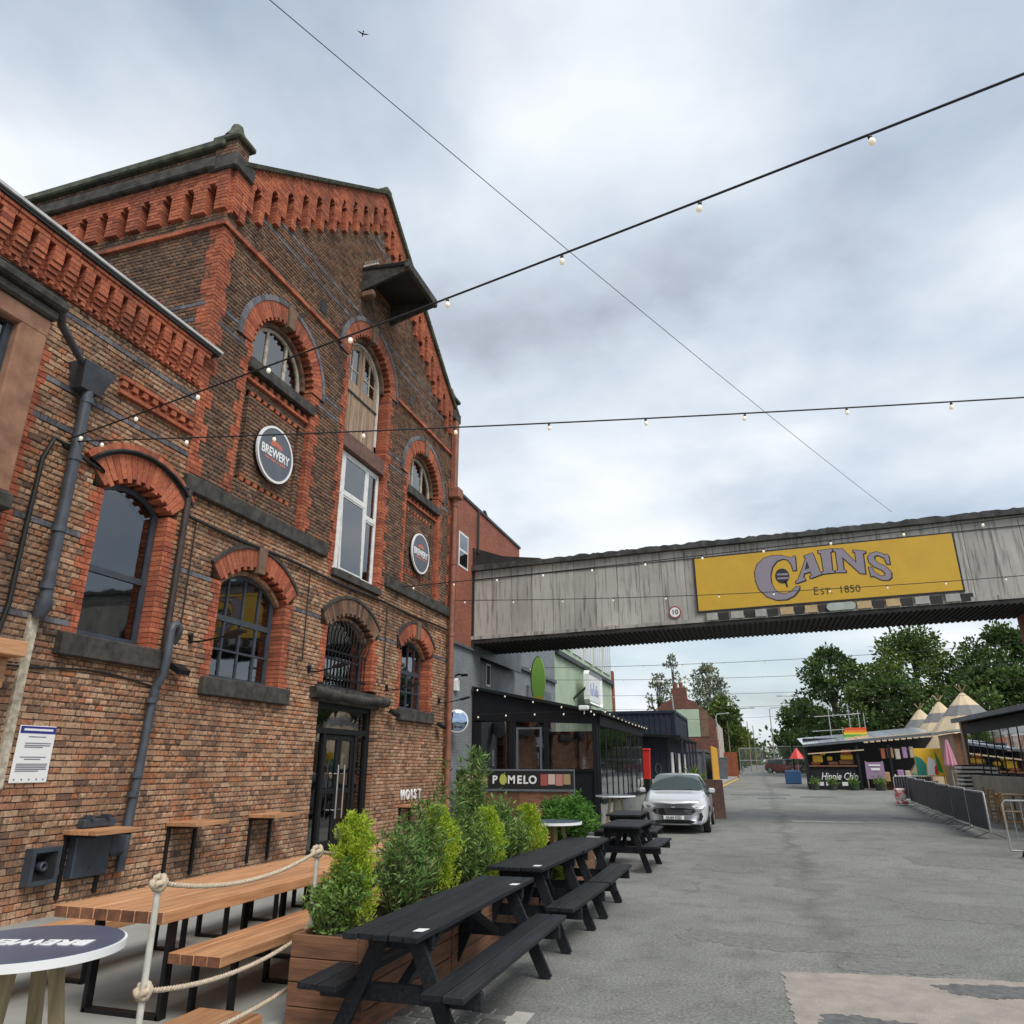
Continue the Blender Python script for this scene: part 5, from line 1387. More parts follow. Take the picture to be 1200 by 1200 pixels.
# ---------------------------------------------------------------- far brick and painted walls
def bricktex(name, c1, c2, mort, axis='y', bw=.235, bh=.079, soot=.3, bump=.4):
    m, t, p = newmat(name)
    g = N('ShaderNodeNewGeometry', t); sp = N('ShaderNodeSeparateXYZ', t); t.links.new(g.outputs['Position'], sp.inputs[0])
    cb = N('ShaderNodeCombineXYZ', t)
    a = N('ShaderNodeMath', t, operation='ADD'); t.links.new(sp.outputs[0], a.inputs[0]); t.links.new(sp.outputs[1], a.inputs[1])
    t.links.new(a.outputs[0], cb.inputs[0]); t.links.new(sp.outputs[2], cb.inputs[1])
    b = N('ShaderNodeTexBrick', t); t.links.new(cb.outputs[0], b.inputs['Vector'])
    b.inputs['Scale'].default_value = 1; b.inputs['Brick Width'].default_value = bw; b.inputs['Row Height'].default_value = bh; b.inputs['Mortar Size'].default_value = .008
    b.inputs['Color1'].default_value = (*c1, 1); b.inputs['Color2'].default_value = (*c2, 1); b.inputs['Mortar'].default_value = (*mort, 1)
    n = noise(t, g.outputs['Position'], 1.2, 7, .62, .4); n2 = noise(t, g.outputs['Position'], 18, 4)
    f = ramp(t, n.outputs[0], [(.4, (0, 0, 0)), (.7, (soot,) * 3)])
    c = mixc(t, f.outputs[0], b.outputs[0], (.05, .04, .035))
    v = ramp(t, n2.outputs[0], [(.3, (.75,) * 3), (.7, (1.2,) * 3)])
    c = mixc(t, 1, c, v.outputs[0], 'MULTIPLY')
    t.links.new(c, p.inputs['Base Color']); p.inputs['Roughness'].default_value = .9
    bp = N('ShaderNodeBump', t); bp.inputs['Strength'].default_value = bump; bp.inputs['Distance'].default_value = .01; bp.invert = True
    t.links.new(b.outputs['Fac'], bp.inputs['Height']); t.links.new(bp.outputs[0], p.inputs['Normal'])
    return m
M['red_brick'] = bricktex('red_stock_brick', (.38, .10, .05), (.28, .075, .04), (.20, .13, .10))
M['dark_brick'] = bricktex('old_dark_brick', (.24, .085, .055), (.15, .055, .04), (.10, .075, .06), soot=.5)
M['grey_brick'] = bricktex('grey_painted_brick', (.24, .265, .285), (.225, .25, .27), (.17, .19, .205), soot=.25)
M['green_wall'] = pbr('pale_green_render', (.42, .52, .38), (.34, .43, .32), rough=.85, scale=.8)
M['navy'] = pbr('navy_container_paint', (.022, .032, .055), (.014, .02, .036), rough=.5, scale=2)
M['grey_steel'] = pbr('grey_container_paint', (.13, .145, .16), (.09, .10, .115), rough=.55, scale=2)
M['rust'] = pbr('rusty_steel', (.30, .09, .04), (.20, .06, .03), rough=.85, scale=4)
def streaky(name, c, c2, dark):
    m, t, p = newmat(name)
    co = coords(t, 'World', (1, 1, 1)); mp = N('ShaderNodeMapping', t); mp.inputs['Scale'].default_value = (8, 8, .5); t.links.new(co, mp.inputs[0])
    n = noise(t, mp.outputs[0], 1.3, 8, .68, .15); n2 = noise(t, co, .7, 6, .6)
    b = ramp(t, n2.outputs[0], [(.3, c2), (.7, c)])
    sp = N('ShaderNodeSeparateXYZ', t); t.links.new(co, sp.inputs[0])
    f = ramp(t, n.outputs[0], [(.50, (0, 0, 0)), (.68, (.9,) * 3)])
    cc = mixc(t, f.outputs[0], b.outputs[0], dark)
    g = N('ShaderNodeNewGeometry', t); oi = N('ShaderNodeObjectInfo', t)
    v = ramp(t, oi.outputs['Random'], [(0, (.85,) * 3), (1, (1.1,) * 3)]); cc = mixc(t, 1, cc, v.outputs[0], 'MULTIPLY')
    t.links.new(cc, p.inputs['Base Color']); p.inputs['Roughness'].default_value = .92
    bp = N('ShaderNodeBump', t); bp.inputs['Strength'].default_value = .3; bp.inputs['Distance'].default_value = .02; t.links.new(n.outputs[0], bp.inputs['Height']); t.links.new(bp.outputs[0], p.inputs['Normal'])
    return m
M['bridge_panel'] = streaky('streaked_cement_sheet', (.47, .45, .41), (.34, .325, .295), (.09, .085, .08))
M['felt'] = pbr('mossy_roofing_felt', (.085, .085, .08), (.03, .03, .03), rough=.95, scale=2.5, bump=.8, bscale=9, world=True)
M['deck_dark'] = pbr('dark_corrugated_deck', (.035, .032, .03), (.018, .017, .016), rough=.8, scale=2)

rb = thing('red_brick_block', 'flat-roofed red brick block behind the gabled brewery, joined to the bridge', 'building')
MB().box(-18, -8.6, 20.28, 28.2, 5.42, 10.42).build('wall', M['red_brick'], rb)
MB().box(-18.05, -8.55, 20.28, 28.25, 10.42, 10.52).build('roof_edge', M['gutter'], rb)
MB().box(-18, -8.61, 20.28, 23.6, 0, 5.42).build('ground_floor_wall', M['grey_brick'], rb)
MB().box(-8.6, -8.52, 20.28, 23.6, 5.36, 5.44).build('ledge', M['grey_steel'], rb)
wv = link('window', None, rb)
MB().box(-8.62, -8.585, 21.35, 22.2, 7.95, 9.15).build('frame', M['frame_white'], wv)
MB().box(-8.584, -8.580, 21.42, 22.13, 8.02, 8.5).box(-8.584, -8.58, 21.42, 22.13, 8.58, 9.08).build('pane', M['glass_dim'], wv)
MB().tube([(-8.52, 23.0, 10.4), (-8.52, 23.0, 8.8)], .04, 6).tube([(-8.5, 20.9, 10.4), (-8.5, 20.9, 5.5)], .02, 5).build('downpipe', M['gutter'], rb)
gw = thing('grey_workshop', 'grey painted workshop wall behind the black glazed cafe', 'building')
MB().box(-17, -8.92, 25.2, 35.1, 0, 7.6).build('wall', M['grey_brick'], gw)
MB().box(-8.92, -8.8, 28.2, 35.1, 5.55, 5.68).build('pipe_ledge', M['grey_steel'], gw)
MB().box(-8.93, -8.86, 23.62, 28.3, 0, 5.3).build('dark_boarding', M['grey_steel'], gw)
MB().box(-8.63, -8.57, 22.8, 28.3, 5.28, 6.6).build('dark_boarding', M['grey_steel'], gw)
MB().box(-8.92, -8.84, 24.9, 25.35, 4.45, 5.25).build('window', M['frame_white'], gw); MB().box(-8.845, -8.83, 24.96, 25.29, 4.52, 5.18).build('window_pane', M['inside'], gw)
MB().box(-8.92, -8.82, 30.2, 34.0, 4.2, 5.0).build('vent_panel', M['grey_steel'], gw)
gn = thing('green_workshop', 'pale green rendered building with upper windows beyond the bridge', 'building')
MB().box(-17, -8.9, 35.1, 50.9, 0, 10.4).build('wall', M['green_wall'], gn)
MB().box(-8.9, -8.7, 35.1, 50.9, 7.0, 7.22).build('gutter', M['gutter'], gn)
MB().box(-9.2, -8.78, 50.9, 51.4, 0, 8).build('brick_end', M['red_brick'], gn)
for i in range(5):
    y = 36.2 + i * 2.95
    w_ = MB().box(-8.91, -8.84, y, y + 2.3, 7.6, 9.9).build('window', M['frame_white'], gn)
    for k in range(3): MB().box(-8.85, -8.83, y + .1 + k * .73, y + .72 + k * .73, 7.7, 9.8).build('pane', M['glass_dim'], w_)
# fittings on the grey end wall
cmr = thing('round_mirror', 'round blue convex mirror on the grey painted wall', 'mirror', (-8.35, 20.95, 3.02), R(-60))
MB().lathe([(.34, 0), (.34, .03), (.31, .04)], 32, axis='x').build('rim', M['white'], cmr)
MB().lathe([(.305, .038), (.25, .065), (.13, .085), (.01, .09)], 32, axis='x').build('face', flat('mirror_blue', (.35, .45, .62), .05, 1.0), cmr)
MB().tube([(-.2, 0, 0), (0, 0, 0)], .02, 6).build('bracket', M['galv'], cmr)
nt2 = thing('wall_notice', 'small white notice on the grey painted wall', 'notice', (-8.6, 20.85, 1.75))
MB().box(.0, .02, -.13, .13, 0, .52).build('panel', M['white'], nt2)
tl = MB()
for i in range(9): tl.box(.021, .0225, -.09, .09, .05 + i * .045, .064 + i * .045)
tl.build('print_lines', flat('notice_print', (.25, .25, .28), .7), nt2)
al = thing('alarm_box', 'white alarm box high on the grey painted wall', 'alarm', (-8.6, 21.35, 3.95))
MB().prism([(-.12, 0), (.12, 0), (.12, .3), (0, .38), (-.12, .3)], 0, .1, lambda u, v, h: (h, u, v)).build('case', M['white'], al)
MB().tube([(.0, 0, .45), (.12, 0, .5), (.28, -.04, .46)], .03, 6).cbox(.2, .42, -.07, .0, .42, .5, .01).build('camera_arm', M['black_metal'], al)

# ---------------------------------------------------------------- the bridge
br = thing('covered_bridge', 'streaked grey covered bridge spanning the street', 'bridge')
BX0, BX1, BY0, BY1 = -8.6, 15.0, 22.70, 25.15
def bz(x): return 5.62 + .022 * (x + 8.6)
pw = .71; x = BX0; i = 0
while x < BX1 - .01:
    xe = min(x + pw - .012, BX1)
    dd = random.uniform(-.012, .012)
    for (yy0, yy1) in ((BY0 + dd, BY0 + .06 + dd), (BY1 - .06, BY1 + dd)):
        MB().add([(x, yy0, bz(x) + .12), (xe, yy0, bz(xe) + .12), (xe, yy1, bz(xe) + .12), (x, yy1, bz(x) + .12), (x, yy0, bz(x) + 2.45), (xe, yy0, bz(xe) + 2.45), (xe, yy1, bz(xe) + 2.45), (x, yy1, bz(x) + 2.45)],
                 [(0, 3, 2, 1), (4, 5, 6, 7), (0, 1, 5, 4), (1, 2, 6, 5), (2, 3, 7, 6), (3, 0, 4, 7)]).build('panel', M['bridge_panel'], br)
    x += pw; i += 1
def slab(name, y0, y1, za, zb, mat, x0=BX0, x1=BX1, jag=0.0, n=60):
    m = MB(); xs = np.linspace(x0, x1, n + 1)
    rn2 = random.Random(5); j = [rn2.uniform(-jag, jag) for _ in xs]; j2 = [rn2.uniform(-jag, jag) for _ in xs]
    for k in range(n):
        a, b = xs[k], xs[k + 1]
        m.add([(a, y0 + j2[k], bz(a) + za), (b, y0 + j2[k+1], bz(b) + za), (b, y1, bz(b) + za), (a, y1, bz(a) + za), (a, y0 + j2[k], bz(a) + zb + j[k]), (b, y0 + j2[k+1], bz(b) + zb + j[k+1]), (b, y1, bz(b) + zb + j[k+1]), (a, y1, bz(a) + zb + j[k])],
              [(0, 3, 2, 1), (4, 5, 6, 7), (0, 1, 5, 4), (2, 3, 7, 6)] + ([(3, 0, 4, 7)] if k == 0 else []) + ([(1, 2, 6, 5)] if k == n - 1 else []))
    return m.build(name, mat, br, fix=False)
slab('backing_wall', BY0 + .07, BY1 - .07, .1, 2.44, M['inside'], n=4)
slab('roof', BY0 - .16, BY1 + .2, 2.44, 2.60, M['felt'], jag=.03, n=150)
slab('roof_cap', BY0 + .1, BY1 - .1, 2.58, 2.68, M['felt'], jag=.04, n=120)
slab('drip_strip', BY0 - .05, BY0 + .03, .10, .21, M['bridge_panel'], jag=.02, n=110)
slab('cable_strip', BY0 - .03, BY0 - .005, 2.13, 2.145, M['cable'], n=30)
slab('deck_edge', BY0 - .02, BY0 + .12, -.02, .10, M['deck_dark'], n=4)
slab('deck_edge', BY1 - .12, BY1 + .02, -.02, .10, M['deck_dark'], n=4)
slab('deck', BY0 + .12, BY1 - .12, .0, .08, M['deck_dark'], n=4)
jm = MB().box(-.035, .035, BY0 - .015, BY1 + .015, -.05, .0).mesh('deck_rib', M['deck_dark'])
x = BX0 + .1
while x < BX1:
    link('deck_rib', jm, br, (x, 0, bz(x))); x += .15
MB().prism([(-8.6, 8.25), (-6.0, 8.3), (-6.3, 8.45), (-7.6, 8.62), (-8.6, 8.98)], 23.0, 25.0, lambda u, v, h: (u, h, v)).build('lean_to_roof', M['deck_dark'], br)
MB().box(-8.62, -8.52, 22.66, 22.78, 5.4, 8.9).build('end_post', M['gutter'], br)
tag(MB().box(7.85, 13.5, 23.0, 24.9, 0, 6.0).build('bridge_pier', M['red_brick']), 'red brick pier carrying the right end of the bridge', 'pier')

# yellow name board
M['sign_yellow'] = pbr('sign_mustard_yellow', (.60, .36, .025), (.54, .32, .022), rough=.5, scale=1.5)
M['sign_lilac'] = pbr('sign_lilac_grey', (.26, .225, .27), (.235, .205, .245), rough=.55)
sg = thing('name_board', 'yellow name board with purple CAINS lettering on the bridge', 'sign')
def sfn(u, v, h): return (u, BY0 - .03 - h, v + .022 * (u + 8.6))
MB().prism([(-1.22, 6.02), (6.06, 6.02), (6.06, 7.76), (-1.22, 7.76)], -.02, .03, sfn).build('border', M['black'], sg)
MB().prism([(-1.17, 6.065), (6.01, 6.065), (6.01, 7.715), (-1.17, 7.715)], .0, .035, sfn).build('panel', M['sign_yellow'], sg)
GL = dict(
C=[[(1.77, 7.5), (1.75, 7.06), (1.67, 7.05), (1.65, 7.24), (1.56, 7.4), (1.42, 7.45), (1.23, 7.39), (1.09, 7.23), (1.01, 6.99), (1.01, 6.73), (1.08, 6.53), (1.2, 6.41), (1.38, 6.37), (1.54, 6.42), (1.7, 6.56), (1.79, 6.56), (1.74, 6.44), (1.59, 6.29), (1.38, 6.2), (1.1, 6.21), (0.85, 6.33), (0.65, 6.57), (0.57, 6.86), (0.58, 7.12), (0.67, 7.34), (0.88, 7.52), (1.13, 7.57), (1.38, 7.55), (1.57, 7.48), (1.69, 7.44), (1.73, 7.5)]],
A=[[(2.03, 7.47), (2.27, 7.53), (2.4, 6.95), (2.46, 6.92), (2.45, 6.87), (2.12, 6.77), (2.11, 6.83), (2.17, 6.86), (2.14, 6.98), (1.95, 6.93), (1.92, 6.81), (1.97, 6.78), (1.97, 6.73), (1.71, 6.66), (1.7, 6.72), (1.77, 6.75), (2.07, 7.4), (2.03, 7.43)], [(1.99, 7.04), (2.08, 7.31), (2.13, 7.08)]],
I=[[(2.43, 7.59), (2.82, 7.6), (2.82, 7.53), (2.76, 7.51), (2.74, 6.95), (2.79, 6.93), (2.79, 6.88), (2.44, 6.87), (2.43, 6.93), (2.51, 6.94), (2.5, 7.49), (2.43, 7.52)]],
N=[[(2.86, 7.59), (3.1, 7.57), (3.42, 7.1), (3.43, 7.42), (3.38, 7.45), (3.39, 7.5), (3.71, 7.43), (3.69, 7.38), (3.63, 7.37), (3.61, 6.76), (3.48, 6.79), (3.06, 7.33), (3.05, 6.94), (3.11, 6.91), (3.09, 6.86), (2.83, 6.88), (2.83, 6.93), (2.9, 6.94), (2.91, 7.5), (2.85, 7.53)]],
S=[[(4.29, 7.24), (4.29, 6.98), (4.22, 6.99), (4.18, 7.17), (4.03, 7.28), (3.92, 7.26), (3.91, 7.16), (3.98, 7.05), (4.18, 6.91), (4.29, 6.75), (4.27, 6.59), (4.18, 6.52), (4.01, 6.54), (3.86, 6.64), (3.81, 6.68), (3.75, 6.66), (3.73, 6.94), (3.8, 6.94), (3.85, 6.8), (3.99, 6.65), (4.11, 6.65), (4.14, 6.72), (4.07, 6.82), (3.87, 6.95), (3.76, 7.09), (3.75, 7.25), (3.83, 7.35), (3.99, 7.38), (4.15, 7.31), (4.2, 7.26), (4.24, 7.28)]])
for ch, polys in GL.items():
    glyph([[(u + .035, v - .03) for u, v in q] for q in polys[:1]], M['black'], sg, sfn, .035, .040, name='letter_shadow')
    glyph(polys[:1], M['black'], sg, sfn, .036, .043, offset=.02, name='letter_outline')
    glyph(polys, M['sign_lilac'], sg, sfn, .043, .05, name='letter')
glyph([[(1.345 + .20 * math.cos(a), 6.92 + .23 * math.sin(a)) for a in np.linspace(0, 2 * math.pi, 25)[:-1]]], M['black'], sg, sfn, .036, .042, name='emblem')
for vv in (6.95, 6.83): glyph([[(1.20, vv), (1.50, vv - .02), (1.52, vv + .04), (1.20, vv + .055)]], M['sign_lilac'], sg, sfn, .042, .045, name='emblem_band')
glyph([[(1.36, 6.76), (1.46, 6.72), (1.47, 6.58), (1.43, 6.56), (1.40, 6.68)]], M['black'], sg, sfn, .036, .042, name='emblem_drip')
text('E', .34, M['black'], sg, (2.22, BY0 - .07, 6.37 + .022 * 10.8), '-y', -.004, .95, name='lettering')
text('ST.', .25, M['black'], sg, (2.50, BY0 - .07, 6.345 + .022 * 11), '-y', -.002, 1.05, name='lettering')
text('1850', .30, M['black'], sg, (3.13, BY0 - .07, 6.35 + .022 * 11.7), '-y', -.002, 1.0, name='lettering')
lb = [pbr('fitting_grey', (.40, .40, .37), rough=.7), pbr('fitting_tan', (.52, .38, .20), rough=.7), pbr('fitting_pale_green', (.42, .47, .42), rough=.7)]
for i, (u, w_, mi) in enumerate(((-.79, .32, 0), (-.06, .36, 0), (.62, .32, 0), (1.35, .36, 1), (2.02, .34, 1), (3.45, .38, 1), (4.2, .36, 1), (4.95, .36, 0), (5.72, .36, 0))):
    MB().prism([(u - w_ / 2, 5.76), (u + w_ / 2, 5.76), (u + w_ / 2, 5.97), (u - w_ / 2, 5.97)], -.02, .06, sfn).build('lamp_box', lb[mi], sg)
    MB().prism([(u + w_ / 2 + .03, 5.74), (u + w_ / 2 + .33, 5.74), (u + w_ / 2 + .33, 5.96), (u + w_ / 2 + .03, 5.96)], -.02, .03, sfn).build('gap_board', M['deck_dark'], sg)
glyph([[(2.83 + .28 * s_ + .11 * math.cos(a), 5.87 + .11 * math.sin(a)) for s_, a in [(-1, x_) for x_ in np.linspace(math.pi / 2, math.pi * 1.5, 9)] + [(1, x_) for x_ in np.linspace(-math.pi / 2, math.pi / 2, 9)]]], lb[2], sg, sfn, .0, .08, name='lamp_box')
ts = thing('speed_sign', 'round white 10 sign with red rim on the bridge', 'sign', (-1.89, BY0 - .03, 6.24))
MB().lathe([(.19, 0), (.19, -.02)], 28, axis='y').build('rim', flat('sign_red_rim', (.30, .05, .05), .5), ts)
MB().lathe([(.15, -.021), (.15, -.024)], 28, axis='y').build('face', M['white'], ts)
text('10', .21, M['black'], ts, (0, -.026, 0), '-y', .004)

# ---------------------------------------------------------------- black glazed cafe
kf = thing('glazed_cafe', 'black clad cafe kiosk with tall glass panes below the bridge', 'kiosk')
KX0, KX1, KY0, KY1 = -8.55, -4.5, 22.9, 32.6
def kr(x): return 4.12 - (x - KX0) * .205
def kprism(name, poly, y0, y1, mat): return MB().prism(poly, y0, y1, lambda u, v, h: (u, h, v)).build(name, mat, kf)
kprism('roof', [(KX0, kr(KX0) + .0), (KX1 + .2, kr(KX1 + .2)), (KX1 + .2, kr(KX1 + .2) + .10), (KX0, kr(KX0) + .10)], KY0 - .18, KY1 + .3, M['black_clad'])
kprism('fascia', [(KX0, 3.15), (KX1, 2.98), (KX1, kr(KX1) - .01), (KX0, kr(KX0) - .01)], KY0 - .06, KY0 + .06, M['black_clad'])
for (a_, b_) in ((KX0, KX0 + .25), (-7.35, -7.15), (-6.2, -6.05), (KX1 - .16, KX1)):
    MB().cbox(a_, b_, KY0 - .05, KY0 + .08, .2, 3.1, .01).build('post', M['black_clad'], kf)
MB().box(KX0 + .25, KX1 - .16, KY0 - .02, KY0 + .05, 1.6, 1.66).build('window_sill', M['black_clad'], kf)
for (a_, b_) in ((KX0 + .25, -7.35), (-7.15, -6.2), (-6.05, KX1 - .16)):
    MB().box(a_, b_, KY0 + .0, KY0 + .01, 1.66, 3.1).build('pane', M['glass'], kf)
MB().box(-7.1, -7.04, KY0 - .03, KY0 + .03, 1.66, 2.85).box(-6.33, -6.27, KY0 - .03, KY0 + .03, 1.66, 2.85).box(-7.1, -6.27, KY0 - .03, KY0 + .03, 2.85, 2.91).build('door_frame', M['grey_steel'], kf)
MB().box(KX0, KX1, KY0 + .02, KY0 + .1, .2, 1.6).build('lower_wall', M['black_clad'], kf)
for i in range(11):
    a_ = -8.35 + i * .318
    MB().prism([(a_, .13), (a_ + .31, .13), (a_ + .31, 1.06), (a_, 1.06)], 21.03, 21.07 + random.uniform(-.008, .008), lambda u, v, h: (u, h, v)).build('plinth_board', M['planter_wood'], kf)
# street side: tall panes between slim mullions, on a rendered plinth
ns = 9; py = np.linspace(KY0 + .25, KY1 - .1, ns + 1)
for i in range(ns + 1):
    MB().cbox(KX1 - .1, KX1 + .012, py[i] - .07, py[i] + .07, .72, 3.05, .008).build('mullion', M['black_clad'], kf)
    if i < ns:
        MB().box(KX1 - .006, KX1, py[i] + .07, py[i + 1] - .07, .8, 2.95).build('pane', M['glass_dim'], kf)
MB().box(KX1 - .1, KX1 + .07, KY0 + .1, KY1, 2.95, 3.25).box(KX1 - .1, KX1 + .08, KY0 + .1, KY1, .7, .82).build('side_rail', M['black_clad'], kf)
MB().box(KX1 - .15, KX1 + .05, KY0 + .1, KY1, 0.1, .7).build('plinth', M['concrete'], kf)
MB().box(KX0, KX0 + .05, KY0 + .1, KY1, 0, 4.1).box(KX0, KX1 - .2, KY1 - .05, KY1, .1, 3.2).build('back_wall', M['inside'], kf)
MB().box(KX0, KX1 - .12, KY0 + .1, KY1 - .05, .2, .3).build('floor', M['room'], kf)
MB().cbox(KX0 + .1, KX1 - .5, 26.5, 27.1, .3, 1.95, .02).build('counter', M['planter_wood'], kf)
MB().cbox(KX0 + .2, KX1 - .6, 26.4, 26.5, 1.7, 1.9, .02).build('counter_rail', M['timber'], kf)
for i in range(5): MB().lathe([(.035, 0), (.035, .18), (.012, .24), (.012, .3)], 8, (KX0 + .5 + i * .7, 26.8, 1.95)).build('bottle', M['lead'], kf)
for i in range(4): MB().tube([(KX0 + .9 + i * .8, 25.3, .3), (KX0 + .9 + i * .8, 25.3, 1.35)], .03, 6).lathe([(.2, 1.35), (.2, 1.42)], 14, (KX0 + .9 + i * .8, 25.3, 0)).build('stool', M['galv'], kf)
# POMELO board
pm = thing('cafe_sign', 'long black POMELO sign board with a green fruit', 'sign', (-6.6, 21.0, 1.14))
MB().cbox(-1.75, 1.75, 0, .06, 0, .48, .01).build('board', M['black'], pm)
MB().cbox(-1.77, 1.77, -.02, .0, -.06, .0, .005).cbox(-1.77, 1.77, -.02, .0, .48, .53, .005).cbox(-1.77, -1.70, 0.02, .08, -1.04, .53, .005).cbox(1.70, 1.77, .02, .08, -1.04, .53, .005).build('frame', M['grey_steel'], pm)
for ch, u in zip('P MELO', (-.56, 0, -.06, .18, .36, .57)):
    if ch != ' ': text(ch, .30, M['white'], pm, (u, -.008, .24), '-y', .008, 1.0, 0, .006, 'letter')
fp = [(-.31 + .11 * math.sin(a), .235 + (.14 if math.cos(a) > 0 else .12) * math.cos(a) * (1 + .25 * max(0, math.cos(a)))) for a in np.linspace(0, 2 * math.pi, 25)[:-1]]
MB().prism(fp, -.012, -.003, lambda u, v, h: (u, h, v)).build('fruit', flat('fruit_green', (.42, .45, .10), .5), pm)
MB().bar((-.31, -.006, .38), (-.24, -.006, .45), .03, .02, up=(0, 1, 0)).build('fruit_leaf', flat('leaf_green', (.10, .22, .04), .5), pm)
pics = [flat('photo_red', (.35, .08, .07), .5), flat('photo_cream', (.55, .42, .35), .5), flat('photo_pink', (.45, .20, .18), .5), flat('photo_tan', (.35, .25, .12), .5)]
for i in range(4):
    MB().box(.80 + i * .22, 1.0 + i * .22, -.008, -.001, .1 + .03 * (i % 2), .40).build('photo', pics[i], pm)
    MB().box(-1.65 + i * .22, -1.45 + i * .22, -.008, -.001, .12, .40).build('photo', pics[(i * 3 + 2) % 4], pm)
fe = festoon((KX0, KY0 - .2, 4.2), (KX1 + .2, KY0 - .25, 3.35), 0, 0, .95, .06, 'short festoon string along the cafe roof edge', .008, 1.0, .2)
fe = festoon((KX0 + .1, KY0 - .15, 3.3), (KX1 + .2, KY0 - .2, 3.3), 0, 0, .95, -.05, 'short festoon string along the cafe fascia', .008, 1.0, .1)
fe = festoon((KX1 + .25, KY0 - .2, 3.40), (KX1 + .25, KY1 + .3, 3.34), 0, 0, .8, .05, 'short festoon string along the street eaves of the cafe', .008, 1.0, .2)
fl = thing('cafe_floodlight', 'white floodlight at the corner of the cafe roof', 'floodlight', (KX1 - .35, KY0 - .2, 3.38))
MB().cbox(-.16, .16, -.12, .05, 0, .14, .03).tube([(0, 0, -.12), (0, 0, .02)], .02, 6).build('head', M['white'], fl)
sf = thing('surfboard_sign', 'upright lime green surfboard sign above the cafe roof', 'sign', (-7.55, 27.2, 4.0))
bp = [(.27 * math.sin(a) , .86 + .86 * -math.cos(a)) for a in np.linspace(0, 2 * math.pi, 33)[:-1]]
MB().prism(bp, -.03, .03, lambda u, v, h: (u, h, v)).build('board', flat('surf_green', (.30, .62, .12), .4), sf)
MB().prism([(u * 1.08 - .03, v * 1.02) for u, v in bp], .031, .09, lambda u, v, h: (u, h, v)).build('backing', M['black'], sf)
MB().bar((0, .06, -.35), (0, .06, .4), .05, .05).build('stand', M['black_metal'], sf)
for i, u in enumerate((-.2, -.08, .05, .17)): MB().prism([(u - .04, .05), (u + .05, .03), (u + .045, .25 + .05 * (i % 2)), (u - .03, .2)], -.045, -.033, lambda a, b, h: (a, h, b)).build('letter', M['yellow'], sf)
ws = thing('hanging_sign', 'white rounded square sign on the pale green building', 'sign', (-8.3, 41.3, 4.95))
MB().cbox(0, .1, -1.9, 1.9, 0, 1.75, .2).build('panel', M['white'], ws)
MB().bar((-.6, -2.3, .2), (.05, -1.8, .9), .1, .1).bar((-.6, 2.3, .2), (.05, 1.8, .9), .1, .1).build('bracket', M['black_metal'], ws)
sm = MB()
for i, (u, h_) in enumerate(((-1.0, .6), (-.65, .35), (-.2, .7), (.2, .4), (.6, .65), (.95, .4))): sm.box(.101, .11, u - .08, u + .08, .5, .5 + h_)
sm.build('print_marks', flat('sign_blue_print', (.12, .2, .5), .5), ws)

